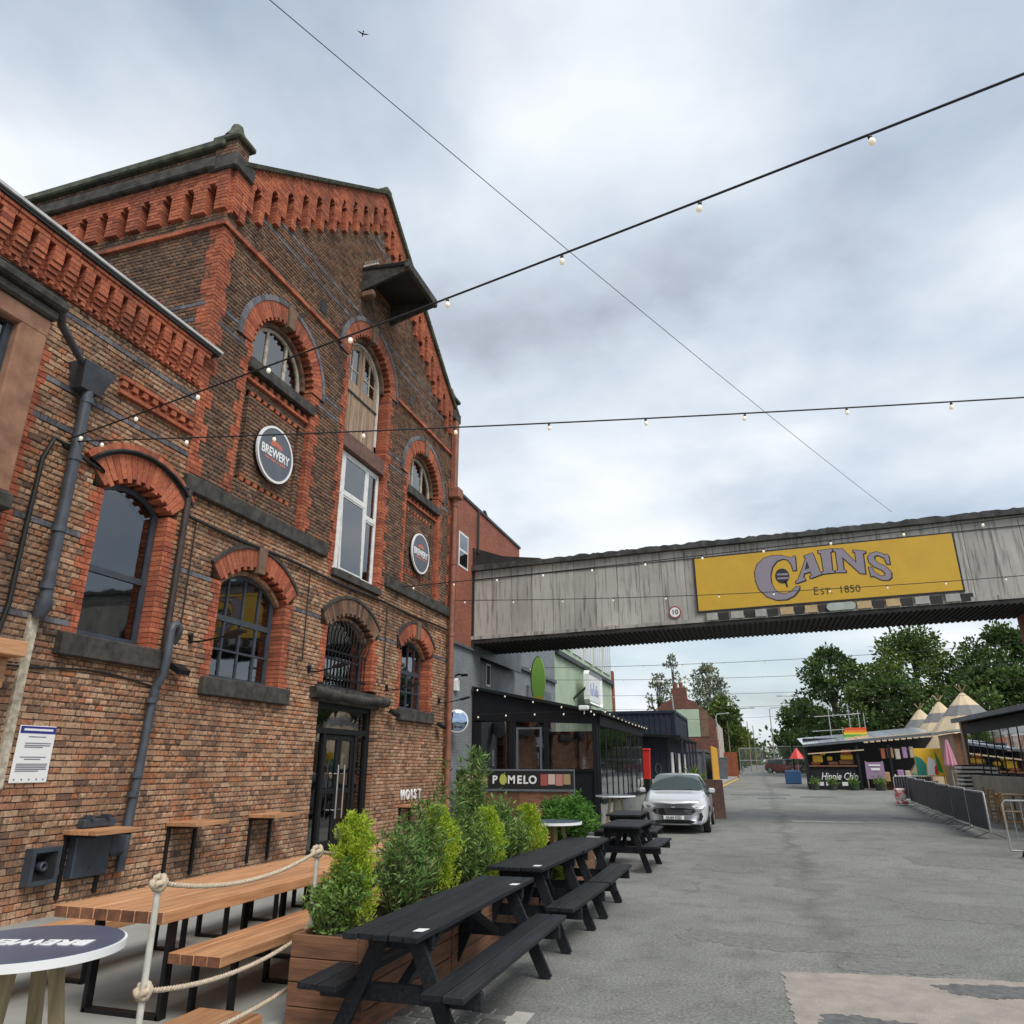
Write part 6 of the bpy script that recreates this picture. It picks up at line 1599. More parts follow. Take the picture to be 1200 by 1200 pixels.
# ---------------------------------------------------------------- silver hatchback
def make_car(name, label, paint, loc, rz=0.0, plate=True):
    t = thing(name, label, 'car', loc, rz)
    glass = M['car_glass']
    def warp(x, y): return y + .30 * (abs(x) / .87) ** 2.4 * max(0, 1 - y / 1.1) - .22 * (abs(x) / .87) ** 2.4 * max(0, (y - 3.2) / .84)
    #        y     zb   wb   zm   wm   zs   ws    zt    wt   zr
    ST = [(0.00, .25, .66, .40, .76, .60, .75, .70, .60, .715), (.09, .20, .78, .42, .83, .66, .82, .775, .65, .80), (.33, .19, .82, .45, .865, .73, .85, .855, .68, .885),
          (.72, .19, .83, .45, .87, .79, .86, .92, .70, .95), (1.05, .19, .83, .46, .87, .83, .86, .955, .72, 1.00), (1.14, .19, .83, .46, .87, .85, .86, .97, .735, 1.03),
          (1.50, .19, .83, .46, .87, .88, .86, 1.17, .664, 1.225), (1.88, .19, .83, .46, .87, .90, .86, 1.375, .585, 1.425), (2.4, .19, .83, .46, .87, .92, .86, 1.42, .57, 1.475),
          (3.0, .19, .83, .46, .87, .95, .86, 1.40, .56, 1.455), (3.5, .21, .83, .46, .87, .98, .85, 1.32, .54, 1.38), (3.78, .24, .81, .48, .85, 1.0, .82, 1.12, .56, 1.16), (3.98, .30, .74, .50, .80, .80, .76, .92, .60, .95), (4.04, .36, .66, .50, .72, .72, .68, .82, .5, .84)]
    def ring(s_):
        y, zb, wb, zm, wm, zs, ws_, zt, wt, zr = s_
        half = [(0, zb), (wb * .8, zb), (wb, zb + .06), (wm, zm), (wm, (zm + zs) / 2 + .02), (ws_, zs), (wt + (ws_ - wt) * .06, zt - .0), (wt, zt + (zr - zt) * .45), (wt * .72, zr - (zr - zt) * .12), (0, zr)]
        full = half + [(-x, z) for x, z in half[-2:0:-1]]
        return [(x, warp(x, y), z) for x, z in full]
    rings = [ring(s_) for s_ in ST]; k = len(rings[0])
    body = MB(); ws_m = MB(); sw = {1: MB(), -1: MB()}; rw = MB()
    for i in range(len(rings) - 1):
        for j in range(k):
            q = [rings[i][j], rings[i][(j+1) % k], rings[i+1][(j+1) % k], rings[i+1][j]]
            jj = j if j < 9 else k - 1 - j
            dest = body
            if jj == 5 and 5 <= i <= 9: dest = sw[1 if j < 9 else -1]
            if jj in (7, 8) and 5 <= i <= 6: dest = ws_m
            if jj in (7, 8) and i == 10: dest = rw
            dest.add(q, [(0, 1, 2, 3)], 0, True)
    for rg in (rings[0], rings[-1]):
        for j in range(9): body.add([rg[j], rg[j+1], rg[(k - j - 1) % k], rg[(k - j) % k]], [(0, 1, 2, 3)], 0, True)
    bo = body.build('body', paint, t)
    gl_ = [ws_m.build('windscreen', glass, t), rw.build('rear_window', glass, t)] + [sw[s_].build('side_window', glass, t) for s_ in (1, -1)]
    for o_ in [bo] + gl_:
        b_ = bmesh.new(); b_.from_mesh(o_.data); bmesh.ops.remove_doubles(b_, verts=b_.verts[:], dist=.0008)
        bmesh.ops.recalc_face_normals(b_, faces=b_.faces[:]); b_.to_mesh(o_.data); b_.free()
    sd2 = bo.modifiers.new('subdivision', 'SUBSURF'); sd2.levels = 1; sd2.render_levels = 1
    inner = MB().box(-.6, .6, 1.5, 3.4, .5, 1.0).build('interior', M['inside'], t)
    def fpatch(pts, out_, mat, nm, th=.02):
        m = MB(); n = len(pts)
        f = [(x, warp(x, y) - out_, z) for x, y, z in pts]; b = [(x, warp(x, y) + th, z) for x, y, z in pts]
        m.add(f + b, [tuple(range(n)), tuple(range(2 * n - 1, n - 1, -1))] + [(i, n + i, n + (i + 1) % n, (i + 1) % n) for i in range(n)])
        return m.build(nm, mat, t)
    # grille, lower intake, plate, lamps
    fpatch([(-.50, .02, .60), (-.56, .03, .545), (-.46, .01, .47), (-.2, .0, .445), (.2, .0, .445), (.46, .01, .47), (.56, .03, .545), (.50, .02, .60), (.25, -.0, .625), (-.25, -.0, .625)], .012, M['black'], 'grille')
    for z in (.49, .53, .57): fpatch([(-.46, .01, z), (.46, .01, z), (.46, .01, z + .008), (-.46, .01, z + .008)], .018, M['car_trim'], 'grille_bar')
    fpatch([(-.55, .02, .30), (-.42, .0, .25), (.42, .0, .25), (.55, .02, .30), (.40, .0, .335), (-.40, .0, .335)], .012, M['black'], 'lower_intake')
    fpatch([(-.70, .02, .22), (.70, .02, .22), (.62, .0, .245), (-.62, .0, .245)], .03, M['car_trim'], 'splitter')
    pl = fpatch([(-.26, .0, .355), (.26, .0, .355), (.26, .0, .445), (-.26, .0, .445)], .022, M['white'], 'number_plate')
    if plate: text('GU69 FZD', .09, M['black'], pl, (0, -.025, .40), '-y', .001, .98)
    for s_ in (-1, 1):
        hl = fpatch([(s_ * .46, .0, .665), (s_ * .60, .0, .595), (s_ * .74, .0, .62), (s_ * .80, .04, .70), (s_ * .77, .09, .765), (s_ * .62, .05, .735)], .03, M['car_lamp'], 'headlight')
        fpatch([(s_ * .56, .0, .655), (s_ * .66, .0, .635), (s_ * .72, .03, .69), (s_ * .62, .02, .69)], .038, M['car_trim'], 'lamp_reflector')
        fpatch([(s_ * .62, .0, .33), (s_ * .68, .0, .31), (s_ * .73, .0, .42), (s_ * .70, .0, .52), (s_ * .64, .0, .50)], .03, M['black'], 'fog_recess')
        # mirrors
        MB().cbox(s_ * .86 if s_ > 0 else -1.03, 1.03 if s_ > 0 else -.86, 1.36, 1.46, .95, 1.08, .03).build('mirror', paint, t)
        MB().box(min(s_ * .98, s_ * .80), max(s_ * .98, s_ * .80), 1.4, 1.44, .93, .97).build('mirror_arm', M['black'], t)
    MB().bar((-.55, warp(.55, 1.02) + .02, 1.03), (.45, warp(.45, 1.08), 1.05), .03, .02).build('wiper', M['black'], t)
    fpatch([(-.06, -.0, .635), (.06, -.0, .635), (.05, .0, .665), (-.05, .0, .665)], .014, M['steel'], 'badge')
    for s_ in (-1, 1):
        for yy in (.80, 3.25):
            w_ = MB().lathe([(.20, -.09), (.29, -.09), (.31, -.06), (.31, .06), (.29, .09), (.20, .09)], 24, (s_ * .78, yy, .31), axis='x').build('wheel', M['tyre'], t)
            rm = MB().lathe([(.03, .0), (.20, .0), (.20, .02), (.05, .03)], 20, (s_ * .87 - .01, yy, .31), axis='x')
            for q in range(5):
                a = q * 2 * math.pi / 5
                rm.bar((s_ * .875, yy, .31), (s_ * .875, yy + .19 * math.cos(a), .31 + .19 * math.sin(a)), .05, .02, up=(1, 0, 0))
            rm.build('rim', M['steel'], w_)
            MB().strip([(yy + .33 * math.cos(a), .31 + .33 * math.sin(a)) for a in np.linspace(0, math.pi, 13)], [(yy + .36 * math.cos(a), .31 + .36 * math.sin(a)) for a in np.linspace(0, math.pi, 13)], s_ * .80, s_ * .885, lambda u, v, h: (h, u, v)).build('wheel_arch', M['black'], t)
    MB().box(s_ * .0 - .86, .86, 1.9, 1.93, .3, .31).build('underside_trim', M['black'], t)
    return t
def paintmat(name, c): 
    m, t, p = newmat(name); p.inputs['Base Color'].default_value = (*c, 1); p.inputs['Metallic'].default_value = .35; p.inputs['Roughness'].default_value = .32; p.inputs['Coat Weight'].default_value = .8; p.inputs['Coat Roughness'].default_value = .05
    return m
M['car_glass'] = flat('car_glass_sky_tone', (.075, .10, .105), .04, spec=1.0)  # dark teal base, lightened to stand in for sky reflected in the windscreen
M['car_trim'] = flat('car_bright_trim', (.42, .44, .45), .3, .7)
M['car_lamp'] = flat('car_lamp_lens', (.55, .58, .60), .12)
M['tyre'] = flat('tyre_rubber', (.015, .015, .016), .8)
make_car('parked_car', 'silver hatchback parked facing the camera beside the cafe', paintmat('silver_paint', (.66, .68, .70)), (-2.13, 20.55, gz(20.9)), R(.8))
# ---------------------------------------------------------------- right-hand side: barriers, seating, shed
def barrier(x, y, ang, label, cover=True, L=2.1):
    t = thing('crowd_barrier', label, 'barrier', (x, y, gz(y)), ang, group='steel crowd barriers along the right side')
    H = 1.05
    MB().tube([(0, 0, .14), (0, 0, H - .06), (.06, 0, H), (L - .06, 0, H), (L, 0, H - .06), (L, 0, .14), (0, 0, .14)], .019, 7).build('frame', M['galv'], t)
    b = MB()
    for i in range(1, 15): b.tube([(L * i / 15, 0, .16), (L * i / 15, 0, H - .02)], .007, 4, cap=False)
    b.build('bars', M['galv'], t)
    for xx in (.22, L - .22):
        MB().bar((xx, -.33, .012), (xx, 0, .16), .04, .012, up=(0, 0, 1)).bar((xx, .33, .012), (xx, 0, .16), .04, .012).build('foot', M['black_metal'], t)
    if cover:
        MB().box(.03, L - .03, .022, .028, .20, H - .03).build('mesh_cover', M['banner'], t)
    return t
def bannermat():
    m, t, p = newmat('dark_mesh_banner')
    co = coords(t, 'Object'); n = noise(t, co, 2.2, 5, .6)
    r = ramp(t, n.outputs[0], [(.35, (.014, .015, .026)), (.7, (.035, .034, .052))])
    t.links.new(r.outputs[0], p.inputs['Base Color']); p.inputs['Roughness'].default_value = .6
    tr = N('ShaderNodeBsdfTransparent', t); ms = N('ShaderNodeMixShader', t); ms.inputs[0].default_value = .95
    t.links.new(tr.outputs[0], ms.inputs[1]); t.links.new(p.outputs[0], ms.inputs[2]); t.links.new(ms.outputs[0], t.nodes['Material Output'].inputs[0])
    return m
M['banner'] = bannermat()
barrier(4.60, 17.75, R(-8), 'uncovered steel crowd barrier at the right edge of the photo', False, 2.3)
bl = ['nearest covered barrier of the right-hand row', 'second covered barrier of the right-hand row', 'third covered barrier of the right-hand row', 'fourth covered barrier of the right-hand row', 'fifth covered barrier of the right-hand row', 'farthest covered barrier of the right-hand row']
A_ = Vector((5.18, 21.3)); B_ = Vector((5.72, 34.0)); dv = (B_ - A_) / 6; an = math.atan2(dv.y, dv.x)
for i in range(6):
    q = A_ + dv * i; barrier(q.x, q.y, an, bl[i], True, dv.length - .04)
barrier(5.3, 34.6, R(20), 'crowd barrier turned across the end of the right-hand row', True, 1.6)
tag(MB().cbox(-.22, .22, -.2, .2, .05, .16, .03).cbox(-.2, .2, -.18, .18, .2, .62, .05).build('drinks_crate', pbr('red_white_plastic', (.55, .10, .10), (.6, .58, .56), rough=.5, scale=5, contrast=(.48, .52)), None, (5.35, 33.9, gz(33.9))), 'small red and white crate at the end of the barriers', 'crate')
M['chair_wood'] = pbr('varnished_chair_wood', (.42, .25, .10), (.30, .165, .065), rough=.5, scale=3, stretch=(1, 1, 6))
def chair(x, y, rz, label):
    t = thing('wooden_chair', label, 'chair', (x, y, gz(y)), rz, group='wooden chairs behind the barriers')
    MB().cbox(-.21, .21, -.21, .21, .43, .46, .01).build('seat', M['chair_wood'], t)
    for sx in (-1, 1):
        MB().bar((sx * .19, -.2, 0), (sx * .18, -.18, .44), .035, .035).build('leg', M['chair_wood'], t)
        MB().bar((sx * .19, .22, 0), (sx * .18, .2, .92), .035, .04).build('leg', M['chair_wood'], t)
        MB().bar((sx * .18, -.18, .2), (sx * .18, .2, .2), .025, .03).build('stretcher', M['chair_wood'], t)
    for z in (.62, .75, .86): MB().cbox(-.18, .18, .19, .21, z, z + .07, .004).build('back_slat', M['chair_wood'], t)
    return t
cl = ['nearest the uncovered barrier', 'second from the uncovered barrier', 'third from the uncovered barrier', 'fourth from the uncovered barrier', 'farthest from the uncovered barrier']
for i, (x, y, r_) in enumerate(((6.55, 22.2, 95), (6.45, 24.1, 85), (6.75, 26.2, 100), (7.0, 27.9, 80), (7.3, 21.6, -80))):
    chair(x, y, R(r_), 'wooden chair behind the barriers, ' + cl[i])
for i, (x, y) in enumerate(((7.1, 23.1), (7.1, 26.9))):
    t = thing('cafe_table', 'square wooden table behind the barriers, ' + ('nearer one' if i == 0 else 'farther one'), 'table', (x, y, gz(y)), 0, 'wooden tables behind the barriers')
    for k in range(5): MB().cbox(-.4 + k * .16, -.245 + k * .16, -.6, .6, .72, .76, .005).build('board', M['chair_wood'], t)
    for sx in (-1, 1):
        for sy in (-1, 1): MB().bar((sx * .34, sy * .5, 0), (sx * .34, sy * .5, .72), .05, .05).build('leg', M['chair_wood'], t)
pt = thing('board_stack', 'stack of white-edged boards beside the dark shed', 'stack', (8.35, 34.2, gz(34)))
for i in range(7): MB().cbox(-.75 + random.uniform(-.05, .05), .75, -.5, .5, .45 + i * .15, .53 + i * .15, .01).build('board', M['white_post'], pt)
MB().box(-.7, .7, -.45, .45, 0, 1.5).build('spacer', M['black'], pt)
# long dark shed with leaning glass
sh = thing('dark_shed', 'long dark glazed shed with a grey roof on the right', 'shed')
SX, SY0, SY1 = 8.3, 16.5, 35.0
MB().add([(SX - .45, SY0, 3.32), (SX - .45, SY1, 3.42), (SX + 5, SY1, 3.9), (SX + 5, SY0, 3.8), (SX - .45, SY0, 3.48), (SX - .45, SY1, 3.58), (SX + 5, SY1, 4.1), (SX + 5, SY0, 4.0)], [(0, 1, 2, 3), (4, 5, 6, 7), (0, 1, 5, 4), (1, 2, 6, 5), (2, 3, 7, 6), (3, 0, 4, 7)]).build('roof', M['grey_steel'], sh)
MB().box(SX - .05, SX + .1, SY0, SY1, 2.98, 3.36).build('top_rail', M['black_clad'], sh)
MB().box(SX - .05, SX + .1, SY0, SY1, .1, 1.50).build('lower_wall', M['black_clad'], sh)
MB().box(SX - .4, SX - .06, SY0, SY1 - .5, .1, 1.42).build('stone_bench', pbr('weathered_board_bench', (.33, .28, .22), (.24, .20, .155), rough=.9, scale=1.5), sh)
nb_ = 20
for i in range(nb_ + 1):
    y = SY0 + (SY1 - SY0) * i / nb_
    MB().bar((SX - .06, y, 1.45), (SX - .0, y, 3.05), .05, .10, up=(0, 1, 0)).build('mullion', M['black_clad'], sh)
    if i < nb_:
        MB().add([(SX - .07, y + .05, 1.5), (SX - .07, y + (SY1 - SY0) / nb_ - .05, 1.5), (SX - .02, y + (SY1 - SY0) / nb_ - .05, 3.0), (SX - .02, y + .05, 3.0)], [(0, 1, 2, 3)]).build('pane', M['glass'], sh, fix=False)
MB().box(SX + 3.9, SX + 4, SY0, SY1, .1, 3.6).box(SX + .1, SX + 4, SY1 - .1, SY1, .1, 3.6).box(SX + .1, SX + 4, SY0, SY0 + .1, .1, 3.6).build('back_wall', M['room'], sh)
MB().box(SX + .1, SX + 3.9, SY0 + .1, SY1 - .1, .2, .3).build('floor', M['room'], sh)
for i, (y, c_) in enumerate(((27.6, 'orange_print'), (29.4, 'room'), (31.3, 'brown_paint'), (25.7, 'yellow'), (33.2, 'brown_paint'))):
    MB().cbox(SX + .8, SX + 1.0, y - .35, y + .35, 1.2, 2.7, .02).build('inner_panel', M[c_], sh)
MB().box(SX - .1, SX + 1.2, SY1 + .02, SY1 + .3, .2, 3.5).build('end_panel', M['old_wood'], sh)
# stretch tents
M['canvas'] = pbr('cream_canvas', (.62, .50, .33), (.52, .41, .27), rough=.8, scale=1.2)
M['canvas_grey'] = pbr('grey_canvas_band', (.20, .20, .20), rough=.8)
def tipi(x, y, zt, label, r=4.3, seed=1):
    h = zt - gz(y)
    t = thing('tipi_tent', label, 'tent', (x, y, gz(y)), R(20 * seed), 'cream tipi tents')
    n = 10; m = MB(); band = MB(); cap = MB(); prof = [(1, 0), (.72, .30), (.46, .55), (.27, .75)]; bd = [(.275, .75), (.165, .86)]; cp = [(.165, .86), (.06, .965), (.02, 1.0)]
    for mb_, pf in ((m, prof), (band, bd), (cap, cp)):
        for i in range(len(pf) - 1):
            for k in range(n):
                a, b = 2 * math.pi * k / n, 2 * math.pi * (k + 1) / n; mid = (a + b) / 2
                for a0, a1, s0, s1 in ((a, mid, 1, .93), (mid, b, .93, 1)):
                    P = lambda an_, sc_, q: (r * q[0] * sc_ * math.cos(an_), r * q[0] * sc_ * math.sin(an_), h * q[1])
                    mb_.add([P(a0, s0, pf[i]), P(a1, s1, pf[i]), P(a1, s1, pf[i+1]), P(a0, s0, pf[i+1])], [(0, 1, 2, 3)])
    m.build('canvas', M['canvas'], t); band.build('smoke_band', M['canvas_grey'], t); cap.build('peak', M['canvas'], t)
    po = MB()
    for k in range(5):
        a = k * 1.3; po.bar((-.25 * math.cos(a), -.25 * math.sin(a), h * .93), (.3 * math.cos(a), .3 * math.sin(a), h * 1.08), .05, .05)
    po.build('poles', M['pale_wood'], t)
tipi(12.08, 50, 5.85, 'largest cream tipi tent, right of the three', 4.6, 1)
tipi(11.2, 52, 5.50, 'middle cream tipi tent of the three', 4.0, 2)
tipi(10.45, 54, 5.2, 'smallest cream tipi tent, left of the three', 3.9, 3)

# ---------------------------------------------------------------- food stall with script lettering
stl = thing('food_stall', 'dark food stall with translucent roof and white script lettering', 'stall')
SYF = 47.4; g0 = gz(SYF)
M['clear_roof'] = glassmat('corrugated_clear_sheet', trans=.55, rough=.25)
for i in range(7):
    x0 = 2.75 + i * 1.0
    MB().add([(x0, SYF - .6, 2.90 + .085 * (x0 - 2.75)), (x0 + .97, SYF - .6, 2.90 + .085 * (x0 + .97 - 2.75)), (x0 + .97, SYF + 5, 3.45 + .085 * (x0 - 1.78)), (x0, SYF + 5, 3.45 + .085 * (x0 - 2.75))], [(0, 1, 2, 3)]).build('roof_sheet', M['clear_roof'], stl, fix=False)
MB().bar((2.7, SYF - .62, 2.86), (9.8, SYF - .62, 3.46), .12, .14).build('roof_beam', M['grey_steel'], stl)
MB().bar((2.95, SYF - .5, 2.42), (5.9, SYF - .5, 2.62), .3, .06).build('awning_edge', M['canvas'], stl)
for x_ in (2.85, 5.55, 7.2): MB().cbox(x_ - .07, x_ + .07, SYF - .55, SYF - .41, g0, 2.9, .01).build('post', M['black_wood'], stl)
MB().cbox(2.95, 5.5, SYF - .4, SYF - .3, g0, 1.72, .02).build('counter_front', M['black_wood'], stl)
MB().cbox(2.9, 5.55, SYF - .5, SYF + .3, 1.72, 1.80, .01).build('counter_top', M['planter_wood'], stl)
MB().cbox(2.9, 11.2, SYF + 2.0, SYF + 2.1, g0, 3.35, .02).build('back_wall', M['black_wood'], stl)
MB().cbox(2.9, 3.0, SYF - .3, SYF + 2.6, g0, 2.9, .02).build('side_wall', M['black_wood'], stl)
for (x_, w_, z_, h_, c_) in ((3.45, .55, 1.95, .38, 'yellow'), (3.75, .3, 2.35, .14, 'yellow'), (4.1, .28, 2.05, .22, 'yellow'), (4.25, .5, 1.8, .2, 'planter_wood'), (5.0, .65, 2.1, .28, 'yellow'), (5.0, .5, 2.42, .22, 'orange_print'), (4.95, .8, 1.82, .26, 'planter_wood'), (3.3, .5, 1.8, .2, 'rust')):
    MB().cbox(x_ - w_ / 2, x_ + w_ / 2, SYF - .3, SYF - .05, z_, z_ + h_, .05).build('menu_board', M[c_], stl)
text('Hippie Chip', .54, M['white'], stl, (4.45, SYF - .42, 1.20), '-y', .004, .74, .35, .01)
for i in range(5): MB().box(3.3 + i * .42, 3.3 + i * .42 + (.3 if i != 2 else .05), SYF - .415, SYF - .405, .72, .92).build('lettering_block', M['white'], stl)
pb = thing('purple_banner', 'purple cloth banner with white print on the food stall', 'banner', (6.3, SYF - .75, 1.08))
MB().add([(-.48, 0, 0), (.48, 0, .02), (.47, .02, .9), (-.46, .02, .88), (-.48, .02, 0), (.48, .02, .02), (.47, .04, .9), (-.46, .04, .88)], [(0, 1, 2, 3), (7, 6, 5, 4), (0, 4, 5, 1), (1, 5, 6, 2), (2, 6, 7, 3), (3, 7, 4, 0)]).build('cloth', flat('lilac_cloth', (.30, .20, .32), .8), pb)
MB().cbox(-.2, .25, -.012, -.003, .45, .58, .003).cbox(-.3, .3, -.012, -.003, .68, .76, .003).build('print', M['white'], pb)
for i, x_ in enumerate((-.42, .42)): MB().bar((x_, .05, -.58), (x_, .05, .95), .06, .06).build('post', M['pale_wood'], pb)
mp_ = thing('mural_panel', 'yellow and green painted mural panel beside the pink parasol', 'mural', (8.15, 42, gz(42)))
MB().cbox(-.62, .62, 0, .06, .85, 2.15, .01).bar((-.55, .03, 0), (-.55, .03, .9), .06, .06).bar((.55, .03, 0), (.55, .03, .9), .06, .06).build('board', M['yellow'], mp_)
MB().prism([(-.6, .9), (-.2, .9), (-.15, 1.4), (-.35, 1.7), (-.6, 1.8)], -.012, -.002, lambda u, v, h: (u, h, v)).build('painted_shape', flat('teal_print', (.02, .22, .17), .5), mp_)
MB().prism([(-.15, .9), (.2, .9), (.25, 1.6), (0, 1.75), (-.12, 1.4)], -.012, -.002, lambda u, v, h: (u, h, v)).build('painted_shape', M['white'], mp_)
MB().prism([(.3, 1.1), (.55, 1.0), (.45, 1.6), (.3, 2.05)], -.012, -.002, lambda u, v, h: (u, h, v)).build('painted_shape', flat('green_print', (.03, .25, .06), .5), mp_)
MB().prism([(.16, .95), (.32, .95), (.30, 1.35), (.2, 1.3)], -.014, -.003, lambda u, v, h: (u, h, v)).build('painted_shape', M['red'], mp_)
pk = thing('pink_parasol', 'closed pink parasol in front of the mural panel', 'parasol', (8.2, 38, gz(38)))
MB().tube([(0, 0, 0), (0, 0, 2.5)], .025, 8).lathe([(.25, 0), (.25, .08)], 16).build('pole', M['galv'], pk)
pc = MB(); n = 8
for i, (q0, q1) in enumerate((((.05, 2.48), (.14, 2.1)), ((.14, 2.1), (.26, 1.45)), ((.26, 1.45), (.22, 1.38)))):
    for k in range(n * 2):
        a0, a1 = math.pi * k / n, math.pi * (k + 1) / n; s0, s1 = (1, .7) if k % 2 == 0 else (.7, 1)
        pc.add([(q0[0] * s0 * math.cos(a0), q0[0] * s0 * math.sin(a0), q0[1]), (q0[0] * s1 * math.cos(a1), q0[0] * s1 * math.sin(a1), q0[1]), (q1[0] * s1 * math.cos(a1), q1[0] * s1 * math.sin(a1), q1[1]), (q1[0] * s0 * math.cos(a0), q1[0] * s0 * math.sin(a0), q1[1])], [(0, 1, 2, 3)])
pc.build('canopy', flat('pink_cloth', (.62, .28, .36), .8), pk)
rs = thing('rainbow_sign', 'rainbow striped wooden sign above the food stall roof', 'sign', (5.9, 50, 3.1))
for i, c_ in enumerate(((.02, .12, .45), (.02, .35, .40), (.06, .35, .06), (.75, .50, .03), (.78, .20, .02), (.70, .08, .02))):
    MB().cbox(-.75 + .06 * i, .72, 0, .05, .06 + i * .135, .06 + i * .135 + .13, .005).build('plank', flat('rainbow_paint_%d' % i, c_, .6), rs)
MB().bar((-.6, .08, -2.3), (-.6, .08, .9), .06, .06).bar((.6, .08, -2.3), (.6, .08, .9), .06, .06).build('posts', M['pale_wood'], rs)
sc = thing('scaffold_frame', 'grey scaffold poles behind the rainbow sign', 'scaffold', (5.2, 53, gz(53)))
for (a_, b_) in (((-1.2, 0, 4.2), (1.6, 0, 4.35)), ((-1.4, .3, 3.3), (1.5, .3, 3.45)), ((.9, 0, 0), (.9, 0, 5.0)), ((1.5, .3, 0), (1.5, .3, 4.6)), ((-.3, 0, 0), (-.3, 0, 4.6)), ((1.8, .2, 0), (1.8, .2, 4.4))):
    MB().tube([a_, b_], .035, 6).build('pole', M['galv'], sc)
for i, (x_, s_) in enumerate(((3.1, .8), (4.0, .9), (5.1, 1.0), (6.4, 1.1))):
    t = thing('potted_plant', ('small potted plant at the left corner of the food stall', 'potted plant under the script lettering', 'potted plant left of the purple banner post', 'long potted plant under the purple banner')[i], 'plant', (x_, SYF - 1.1, gz(SYF - 1.1)), 0, 'potted plants before the food stall')
    MB().lathe([(.22 * s_, 0), (.28 * s_, .3)], 14).build('pot', pbr('dark_green_pot', (.04, .06, .035), rough=.7), t)
    rn3 = np.random.default_rng(50 + i); mb = MB(); k = 260
    pts = rn3.normal(0, .13 * s_, (k, 3)); pts[:, 2] = .3 + np.abs(rn3.normal(0, .16 * s_, k))
    leaves(mb, pts, rn3.normal(0, 1, (k, 3)) + np.array([0, 0, .7]), .14, .4, rn3); tag(mb.build('foliage', G['green'], t, fix=False), kind='stuff')
tag(MB().cbox(-.5, .5, -.3, .3, 0, .85, .05).build('blue_bin', flat('blue_plastic', (.03, .09, .22), .5), None, (2.35, 55, gz(55))), 'low blue container at the left end of the food stall', 'container')
rp = thing('red_parasol', 'folded red parasol left of the food stall', 'parasol', (2.75, 55, gz(55)))
MB().tube([(0, 0, 0), (0, 0, 2.3)], .03, 6).build('pole', M['galv'], rp)
MB().lathe([(.5, 1.6), (.3, 1.9), (.06, 2.25)], 8, smooth=False).build('canopy', M['red'], rp)

hut = thing('timber_hut', 'brown plank hut between the mural panel and the dark shed', 'hut')
for i in range(11):
    MB().cbox(8.95 + i * .24, 9.18 + i * .24, 40.0, 40.05 + random.uniform(-.01, .01), gz(40), 3.2 + i * .03, .006).build('plank', M['planter_wood'], hut)
MB().box(8.95, 11.6, 40.06, 43.0, gz(40), 3.2).build('body', M['old_wood'], hut)
MB().add([(8.7, 39.7, 3.25), (11.8, 39.7, 3.6), (11.8, 43.2, 3.6), (8.7, 43.2, 3.25), (8.7, 39.7, 3.33), (11.8, 39.7, 3.68), (11.8, 43.2, 3.68), (8.7, 43.2, 3.33)], [(0, 1, 2, 3), (4, 5, 6, 7), (0, 1, 5, 4), (1, 2, 6, 5), (2, 3, 7, 6), (3, 0, 4, 7)]).build('roof', M['lead'], hut)
# goods and hangings in the open half of the stall
cols_ = [(.45, .28, .14), (.5, .42, .3), (.2, .09, .05), (.55, .5, .42), (.12, .2, .12), (.5, .15, .08), (.35, .22, .4), (.6, .45, .1)]
ord_ = ('nearest the purple banner', 'second from the purple banner', 'third from the purple banner', 'in the middle of the row', 'third from the mural panel', 'second from the mural panel', 'nearest the mural panel')
gl_lab = ['small box of goods on the stall shelf, ' + q for q in ord_] + ['hanging cloth under the stall roof, ' + q for q in ord_]
for i in range(14):
    x_ = 6.9 + (i % 7) * .36; z_ = (1.0, 2.1)[i // 7] + random.uniform(-.1, .1); w_ = random.uniform(.2, .32); h_ = random.uniform(.3, .6)
    tag(MB().cbox(-w_ / 2, w_ / 2, -.1, .1, 0, h_, .03).build('stall_crate' if i < 7 else 'hanging_cloth', flat('goods_colour_%d' % i, cols_[i * 3 % 8], .8), None, (x_, SYF - .35 + random.uniform(-.1, .1), z_)),
        gl_lab[i], 'goods', 'goods on the open half of the food stall')
MB().cbox(6.7, 9.5, SYF - .5, SYF - .1, .95, 1.0, .01).cbox(6.7, 9.5, SYF - .15, SYF - .1, g0, .95, .01).cbox(6.7, 9.5, SYF - .3, SYF - .26, 2.62, 2.68, .01).build('goods_shelf', M['planter_wood'], stl)
fb = MB()
for i in range(12):
    a_ = 5.9 + i * .32; fb.add([(a_, SYF - .66, 2.98 + .085 * (a_ - 2.75)), (a_ + .32, SYF - .66, 2.98 + .085 * (a_ + .32 - 2.75)), (a_ + .27, SYF - .68, 2.72 + .085 * (a_ - 2.75)), (a_ + .05, SYF - .68, 2.72 + .085 * (a_ - 2.75))], [(0, 1, 2, 3)])
fb.build('scalloped_valance', M['canvas'], stl, fix=False)
